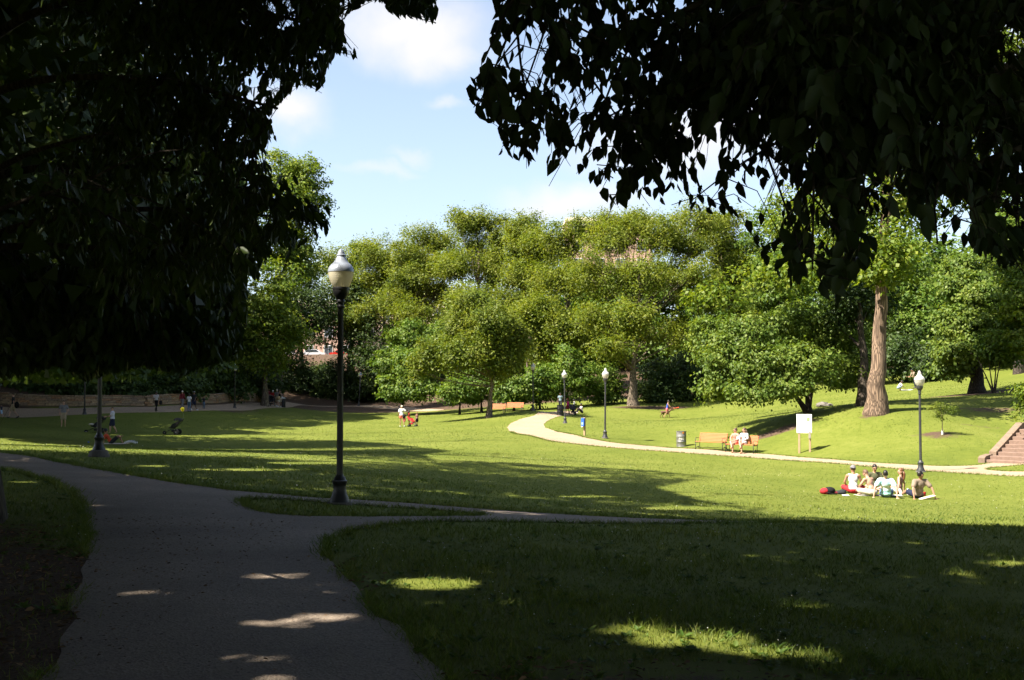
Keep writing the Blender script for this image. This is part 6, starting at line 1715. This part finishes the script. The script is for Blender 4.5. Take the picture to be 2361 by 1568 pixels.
p, h = stand_at(3, 963, 932, .9, 1.2)
person(p, (-1, 0), h, 'walk2', 'fair', ('tee', C_['navy']), ('shorts', C_['lightblue']), ('short', 'brown'), 'small child in light blue shorts cut by the left border')
p, h = stand_at(146, 985.5, 923.5, 1.6, 1.92)
person(p, (.35, -.93), h, 'hips', 'fair', ('tee', C_['grey']), ('shorts', C_['khaki']), ('short', 'brown'), 'man standing in grey shirt and khaki shorts on the shaded lawn', None, 1.06, tight=1.3)
p, h = stand_at(259, 1000, 938, 1.6, 1.9)
person(p, (-.97, -.2), h, 'push', 'fair', ('tee', pattern_mat('plaid_shirt', (.66, .64, .66), (.12, .13, .36), 'plaid', 11)), ('shorts', C_['navy']), ('crop', 'short_brown'), 'man in plaid shirt and sunglasses pushing a stroller', None, 1.22, look=(-.45, -.9), tight=1.7, glasses=True)
stroller(p + np.array([-.95, -.1, 0]), (-1, -.15), 'black stroller with pale blanket, partly behind the shaded lamp post', s=1.02)
mb = MB(); mb.ball((0, 0, 0), (.16, .3, .07)); tag(mb.build('blanket', C_['cream'], smooth=True, loc=p + np.array([-1.28, -.15, .60])), 'pale blanket in the stroller behind the lamp post', 'blanket')
p = hit(256, 1024)
per = person(p, (1, .12), 1.72, 'recline', 'tan', ('tee', C_['orange']), ('shorts', C_['charcoal']), ('afro', 'black'), 'person in red shirt reclining on the grass beside the shaded lamp post', None, look=(.8, .6))
mb = MB(); mb.box((0, 0, .012), (1.7, .8, .018), bev=.006); tag(mb.build('picnic_blanket', C_['cream'], loc=p + np.array([.05, 0, .02])), 'pale blanket under the reclining person in red', 'blanket')
mb = MB()
for i in range(3): mb.tube([(-.3, -.1 + .1 * i, .05), (-.1, -.1 + .1 * i, .13), (.12, -.1 + .1 * i, .12), (.33, -.1 + .1 * i, .04)], .055, 7, mi=i % 2)
tag(mb.build('striped_towel', [C_['white'], C_['black']], smooth=True, loc=p + np.array([1.08, -.02, .02])), 'crumpled black and white towel at the reclining person\'s feet', 'towel')
q = hit(205, 1022); mb = MB(); mb.lathe([(.03, 0), (.033, .01), (.033, .11), (.026, .12)], 10, M=Matrix.Rotation(R(80), 3, 'X')); tag(mb.build('drink_can', C_['blue'], loc=q + np.array([0, 0, .05])), 'small blue can lying in the grass left of the shaded lamp', 'can')
p, h = stand_at(360, 948.5, 906, 1.6, 1.9)
person(p, (.2, 1), h, 'walk', 'dark', ('tee', C_['pale']), ('pants', C_['black']), ('crop', 'black'), 'walker seen from behind in pale shirt and black trousers', S_DARK, group=WG)
mb = MB(); mb.box((0, 0, 0), (.16, .3, .34), bev=.05); mb.tube([(0, -.08, .16), (0, 0, .34), (0, .08, .16)], .01, 5)
tag(mb.build('carry_bag', C_['black'], loc=p + np.array([.33, .1, .70])), 'black bag carried by the walker in black trousers', 'bag')
p, h = stand_at(420, 943.5, 904, 1.55, 1.8)
person(p, (.35, .9), h, 'walk', 'tan', ('long', C_['maroon']), ('pants', C_['greypant']), ('short', 'grey'), 'grey-haired walker in dark red top and grey trousers', S_DARK, female=True, group=WG)
p, h = stand_at(436, 949.5, 909, 1.5, 1.75)
person(p, (.3, .95), h, 'stand', 'dark', ('tee', C_['white']), ('pants', C_['jeans']), ('short', 'black'), 'walker in bright white shirt and blue jeans behind the yellow balloon', S_DARK, female=True, group=WG)
p, h = stand_at(447, 946.5, 902, 1.6, 1.9)
person(p, (.4, .9), h, 'walk2', 'dark', ('tee', C_['charcoal']), ('shorts', C_['navy']), ('crop', 'black'), 'walker in dark shirt, blue shorts, white shoes and grey cap', S_WHITE, 1.1, group=WG, hat=('cap', C_['grey']))
p, h = stand_at(470, 942.5, 913.5, 1.05, 1.4)
person(p, (-.3, -.9), h, 'stand', 'tan', ('tee', C_['charcoal']), ('pants', C_['jeans']), ('short', 'black'), 'child in dark shirt standing by the stone wall', S_DARK, group=WG)
FG = 'family group coming along the far path'
for u, vf, vh, kind, sk, top, bot, hair, lab, kw in [
    (619, 933, 896, 'push', 'tan', ('tee', C_['maroon']), ('shorts', C_['charcoal']), ('crop', 'black'), 'far person in dark red shirt pushing a stroller', {}),
    (629, 933.5, 898, 'push', 'fair', ('tee', C_['red']), ('shorts', C_['navy']), ('crop', 'brown'), 'far person in white cap and red shirt pushing a stroller', dict(hat=('cap', C_['white']))),
    (638.5, 934.5, 895.5, 'walk', 'fair', ('tee', C_['grey']), ('shorts', C_['cream']), ('crop', 'brown'), 'far person in grey shirt and pale shorts', dict(hat=('cap', C_['cream']))),
    (645, 935.5, 898.5, 'walk2', 'fair', ('tank', C_['black']), ('shorts', C_['cream']), ('bun', 'auburn'), 'far person in black top holding a straw hat', dict(female=True))]:
    p, h = stand_at(u, vf, vh, 1.6, 1.9); p = pt(u, vf, 118); p[2] = gz(p[0], p[1])
    person(p, (.1, -1), h, kind, sk, top, bot, hair, lab, S_WHITE, group=FG, **kw)
    if kind == 'push': stroller(p + np.array([.05, -.95, 0]), (.1, -1), 'dark stroller pushed by the ' + ('dark red shirt' if 'dark' in lab else 'white cap') + ' in the far family', s=1.0)
mb = MB(); mb.lathe([(.22, 0), (.22, .012), (.10, .03), (.09, .11), (.05, .125)], 16, M=Matrix.Rotation(R(80), 3, 'X')); tag(mb.build('straw_hat', mat('straw', (.45, .32, .16), .9), smooth=True, loc=p + np.array([-.10, -.25, .95])), 'straw hat held by the far person in black top', 'hat')
# the balloon stroller
p = hit(398, 1002.5)
stroller(p + np.array([.12, 0, 0]), (-1, .05), 'black three-wheeled jogging stroller alone on the shaded lawn', s=1.0)
top_ = p + np.array([.12 + .56, 0, 1.05])
bal = pt(421, 944, p[1])
o = empty('balloon', bal, 0, 'yellow balloon floating on a string above the jogging stroller', 'balloon')
mb = MB(); mb.lathe([(.004, -.175), (.022, -.168), (.012, -.155), (.05, -.12), (.095, -.06), (.125, .02), (.12, .085), (.085, .13), (.04, .15), (.004, .155)], 20); mb.build('envelope', mat('yellow_balloon', (.82, .66, .01), .3, vary=.04), o, True)
mb = MB(); mb.tube([(0, 0, -.17), tuple((np.array(top_) - bal) * .5 + np.array([.03, 0, 0])), tuple(np.array(top_) - bal)], .004, 4); mb.build('string', C_['pale'], o)
mb = MB()
for i, (x, w) in enumerate([(-.05, .03), (-.012, .025), (.025, .03), (.06, .02)]): mb.box((x, -.131, -.005 + .012 * (i % 2)), (w, .006, .03))
mb.build('print', C_['black'], o)
# family on the lawn
p, h = stand_at(926, 984.5, 935, 1.55, 1.8)
person(p, (.15, 1), h, 'reach_side', 'tan', ('tee', C_['white']), ('short_shorts', C_['coral']), ('short', 'grey'), 'grey-haired person in white shirt and coral shorts on the sunny lawn', S_WHITE, 1.05, female=True, look=(-.9, .3), tight=1.8)
mb = MB(); mb.ball((0, 0, 0), (.14, .10, .17)); tag(mb.build('waist_bag', C_['black'], smooth=True, loc=p + np.array([.20, -.16, .86])), 'black bag at the hip of the grey-haired person in white', 'bag')
sp0 = hit(950, 983.5)
stroller(sp0 + np.array([-.05, 0, 0]), (1, -.2), 'small red folding stroller on the sunny lawn', M_RED, False, .92, False)
person(sp0 + np.array([.02, 0, 0]), (1, -.2), .95, 'stroller_child', 'fair', ('tee', C_['red']), ('shorts', C_['red']), ('short', 'brown'), 'child in red sitting in the red stroller', None, lift=.10)
p = sp0 + np.array([-.28, .35, 0]); p[2] = gz(p[0], p[1])
person(p, (1, .1), 1.30, 'stand', 'dark', ('tee', C_['red']), ('skirt', C_['red']), ('long', 'black'), 'girl in red dress standing behind the red stroller', S_DARK, female=True)
mb = MB(); mb.box((0, 0, 0), (.22, .2, .36), bev=.07); mb.tube([(-.05, 0, .16), (0, 0, .34), (.05, 0, .16)], .01, 5); tag(mb.build('pink_backpack', C_['pink'], loc=sp0 + np.array([-.62, -.12, .55])), 'pink and purple bag hanging from the red stroller handle', 'bag')
p, h = stand_at(961.5, 982.5, 951, .95, 1.2)
person(p, (.45, -.9), h, 'stand', 'tan', ('tank', C_['rose']), ('shorts', C_['black']), ('crop', 'auburn'), 'toddler in pink top and black shorts in front of the stroller')
# family by the black bin
NG = 'family by the bend of the pale path'
def at_d(u, v, d): q = pt(u, v, d); q[2] = gz(q[0], q[1]); return q
person(at_d(1292, 950, 107), (0, -1), 1.62, 'walk', 'dark', ('tee', C_['teal']), ('pants', C_['charcoal']), ('short', 'black'), 'person in grey-blue shirt walking up behind the black bin', S_DARK, 1.1, female=True, group=NG)
person(at_d(1309, 956, 101), (-.3, -1), 1.38, 'stand', 'dark', ('tank', C_['magenta']), ('skirt', C_['maroon']), ('short', 'red'), 'girl in magenta top and red head scarf beside the lamp', S_DARK, female=True, group=NG)
person(at_d(1324, 955, 102.5), (-1, -.2), 1.32, 'stand', 'dark', ('tee', C_['white']), ('pants', C_['charcoal']), ('bun', 'black'), 'child in white shirt standing behind the black stroller', S_DARK, female=True, group=NG)
p = at_d(1321, 956.5, 100.5)
stroller(p, (.15, -1), 'black stroller carrying a child in bright coral', s=1.05, canopy=False)
person(p, (.15, -1), 1.05, 'stroller_child', 'dark', ('tee', C_['neon']), ('pants', C_['black']), ('short', 'black'), 'child in bright coral shirt seated in the black stroller', S_WHITE, lift=.12, group=NG)
person(at_d(1342, 949, 104), (-.95, -.3), 1.70, 'sit_ground:hug', 'dark', ('tee', C_['pale']), ('pants', C_['black']), ('short', 'black'), 'person in pale shirt and black trousers sitting on the ground at the wood edge', S_WHITE, group=NG)
# dog walker and dog
p, h = stand_at(1538, 964.3, 922.5, 1.5, 1.75)
J = pose('walk'); shift_upper(J, -.02, 0, .18); J.update(elbR=(.24, .30, 1.10), wriR=(.22, .56, 1.02), elbL=(-.24, .22, 1.08), wriL=(-.18, .42, .98))
person(p, (1, -.15), h, 'walk', 'tan', ('tank', C_['blue']), ('short_shorts', C_['pink']), ('bun', 'black'), 'person in blue tank top and pink shorts walking with a dog', None, J=J, female=True)
mb = MB(); mb.tube([(0, 0, 0), (.30, 0, .06), (.42, 0, .08)], [.014, .014, .03], 6); mb.ball((.45, 0, .09), .045); tag(mb.build('ball_thrower', mat('orange_plastic', (.75, .10, .03), .4), loc=p + np.array([.55, -.22, .95 * h / 1.76])), 'orange ball thrower in the dog walker\'s hand', 'toy')
o = empty('dog', at_d(1533, 963.5, p[1] + .5), math.atan2(-1, -.1), 'brown brindle dog walking beside the person in pink shorts', 'dog')
mb = MB()
mb.cap((0, .28, .50), .135, (0, .05, .50), .12); mb.cap((0, .05, .50), .12, (0, -.26, .52), .105)           # deep chest narrowing to the loin
mb.cap((0, .34, .54), .10, (0, .52, .68), .075); mb.ball((0, .58, .72), (.075, .10, .08)); mb.cap((0, .62, .70), .055, (0, .74, .67), .036)
for s in (-1, 1):
    fy = .30 + .10 * s
    mb.cap((s * .09, .30, .44), .06, (s * .09, fy - .03, .26), .036); mb.cap((s * .09, fy - .03, .26), .034, (s * .09, fy + .02, .05), .026); mb.cap((s * .09, fy + .02, .035), .03, (s * .09, fy + .07, .03), .026)
    by = -.28 - .10 * s
    mb.cap((s * .09, -.26, .46), .085, (s * .09, by + .10, .32), .05); mb.cap((s * .09, by + .10, .32), .042, (s * .09, by - .06, .18), .028); mb.cap((s * .09, by - .06, .18), .028, (s * .09, by - .02, .05), .024); mb.cap((s * .09, by - .02, .035), .028, (s * .09, by + .04, .03), .026)
    mb.cap((s * .065, .54, .78), .026, (s * .095, .52, .70), .018)
mb.tube([(0, -.34, .56), (0, -.48, .50), (0, -.62, .50), (0, -.70, .55)], [.03, .022, .016, .008], 7)
M_DOG = mat('brindle_coat', (.105, .052, .024), .7, vary=.6, scale=9)
bd = mb.build('body', M_DOG, o); PENDING.append((bd, .02, None))
mb = MB(); mb.ball((0, .775, .675), .02, n=8, m=5)
for s in (-1, 1): mb.ball((s * .045, .655, .745), .011, n=6, m=4)
mb.build('nose', M_DARKFEAT, o)
# two on the bench
th = math.atan2(BF[0], -BF[1]); lx_ = np.array([math.cos(th), math.sin(th), 0]); bx_ = np.array([-math.sin(th), math.cos(th), 0])
person(b2 + lx_ * -.40 + bx_ * .04, BF, 1.66, 'bench_cross', 'fair', ('tank', C_['coral']), ('short_shorts', C_['coral']), ('bun', 'brown'), 'seated person with hair bun and coral top on the bench', S_SANDAL, female=True, look=(-1, -.1), glasses=True, lift=-.01)
person(b2 + lx_ * .10 + bx_ * .05, BF, 1.70, 'bench_cross', 'fair', ('long', C_['pale']), ('short_shorts', C_['white']), ('long', 'brown'), 'seated person with long brown hair and pale grey top on the bench', S_SANDAL, female=True, look=(-1, -.15), lift=-.01)
cp = b2 + lx_ * -.12 + bx_ * -.24; mb = MB(); mb.lathe([(.03, 0), (.042, .13), (.044, .14), (.02, .155)], 12); tag(mb.build('drink_cup', C_['white'], loc=cp + np.array([0, 0, .68])), 'white drink cup held on the bench between the two people', 'cup')
# two on the hill
p = at_d(2072, 899.5, 95)
person(p, (.9, -.35), 1.55, 'squat', 'dark', ('tee', C_['white']), ('shorts', C_['teal']), ('short', 'black'), 'person in white shirt crouching over a white cloth on the hill')
mb = MB(); gq = np.random.default_rng(2)
nx_, ny_ = 12, 5
V = [(-.2 + 2.4 * i / nx_, -.4 + .8 * j / ny_, .03 + abs(gq.normal(0, .035))) for i in range(nx_ + 1) for j in range(ny_ + 1)]
mb.add(V, [(i * (ny_ + 1) + j, (i + 1) * (ny_ + 1) + j, (i + 1) * (ny_ + 1) + j + 1, i * (ny_ + 1) + j + 1) for i in range(nx_) for j in range(ny_)])
tag(mb.build('white_cloth', C_['white'], loc=p + np.array([.3, -.3, .03])), 'white cloth spread on the hill grass', 'cloth')
person(at_d(2111, 895, 97), (-1, -.2), 1.72, 'lean_fwd', 'tan', ('tee', C_['brown']), ('pants', C_['navy']), ('short', 'black'), 'person in brown top and dark jeans standing on the hill behind a lamp globe', S_DARK)
# the picnic group
PG = 'friends sitting in a ring on the sunny lawn'
def gp(u, v): return hit(u, v)
pa = gp(1967.5, 1138)
person(pa, (.25, .97), 1.80, 'sit_ground:cross', 'tan', ('tank', C_['white']), ('shorts', C_['red']), ('crop', 'brown'), 'friend in white tank top and grey cap sitting with back turned', None, .98, group=PG, hat=('cap_back', C_['grey']), tight=1.3)
pb_ = gp(2013, 1144.5)
person(pb_, (-.55, .83), 1.76, 'sit_ground:fwd', 'fair', (None, None), ('shorts', C_['cream']), ('crop', 'short_brown'), 'shirtless friend with short brown hair leaning forward', None, .98, group=PG)
pc = gp(2016, 1132)
person(pc, (-.1, -1), 1.78, 'sit_ground:cross', 'fair', ('tee', C_['olive']), ('shorts', C_['charcoal']), ('crop', 'black'), 'friend in dark olive shirt and sunglasses facing the camera', None, 1.0, group=PG, glasses=True)
pd = gp(2043, 1147.5)
person(pd, (.35, .94), 1.76, 'sit_ground:back', 'fair', ('tee', pattern_mat('faded_stripe_shirt', (.70, .74, .74), (.34, .62, .66), 'stripe', .9)), ('shorts', C_['jeans']), ('crop', 'black'), 'friend in pale blue striped shirt leaning back on one hand', S_WHITE, 1.05, group=PG, tight=1.8)
pe = gp(2073, 1139)
person(pe, (-.75, .55), 1.66, 'sit_ground:side', 'fair', ('tank', C_['rose']), ('short_shorts', C_['pale']), ('long', 'auburn'), 'friend with long wavy auburn hair in a dusty pink top', None, .96, True, group=PG, look=(-1, -.2))
pf = gp(2117, 1149.5)
person(pf, (-.15, .98), 1.76, 'sit_ground:back', 'tan', ('tee', C_['brown']), ('shorts', C_['navy']), ('short', 'black'), 'friend in brown shirt leaning back with face turned right', S_WHITE, 1.04, group=PG, look=(.95, .3), tight=1.8)
q = gp(1909, 1140)
o = empty('backpack', q, 0, 'red and black backpack lying on the grass left of the picnic group', 'backpack'); o.scale = (.8, .8, .75)
mb = MB(); mb.ball((-.14, 0, .14), (.20, .19, .15)); mb.build('red_panel', C_['red'], o, True)
mb = MB(); mb.ball((.07, .02, .16), (.25, .20, .17)); mb.tube([(-.1, -.18, .10), (.1, -.22, .06), (.32, -.15, .04)], .022, 6); mb.build('body', C_['black'], o, True)
mb = MB(); mb.box((.30, -.03, .08), (.14, .16, .13), bev=.04); mb.build('pocket', C_['maroon'], o)
q = gp(1937, 1139.5); mb = MB(); mb.ball((0, 0, .05), (.22, .14, .08)); mb.ball((.1, .02, .10), (.12, .1, .06)); tag(mb.build('jacket', C_['charcoal'], smooth=True, loc=q), 'dark jacket crumpled beside the backpack', 'jacket')
q = gp(1950, 1144); mb = MB(); mb.box((0, 0, .03), (.22, .15, .012), Matrix.Rotation(.2, 3, 'X')); tag(mb.build('magazine', C_['pale'], loc=q), 'pale magazine on the grass behind the white tank top', 'magazine')
q = gp(2125, 1150.5); mb = MB(); mb.box((0, 0, .05), (.50, .24, .03), Matrix.Rotation(R(-14), 3, 'Y'), bev=.01); tag(mb.build('folded_towel', C_['cream'], loc=q + np.array([.1, -.2, .02])), 'folded cream towel beside the friend in brown shirt', 'towel')
q = gp(2136, 1146); mb = MB(); mb.lathe([(.032, 0), (.044, .12), (.046, .13)], 12); tag(mb.build('red_cup', C_['red'], smooth=True, loc=q + np.array([0, .15, .02])), 'red plastic cup beside the friend in brown shirt', 'cup')
mid = (pa + pf) / 2; mb = MB(); mb.box((0, 0, .014), (1.5, .5, .016), bev=.005); tag(mb.build('picnic_sheet', C_['pale'], loc=(mid[0] - .2, mid[1] + .1, float(gz(mid[0], mid[1])) + .015)), 'thin picnic sheet under the ring of friends', 'blanket')
finish_people()
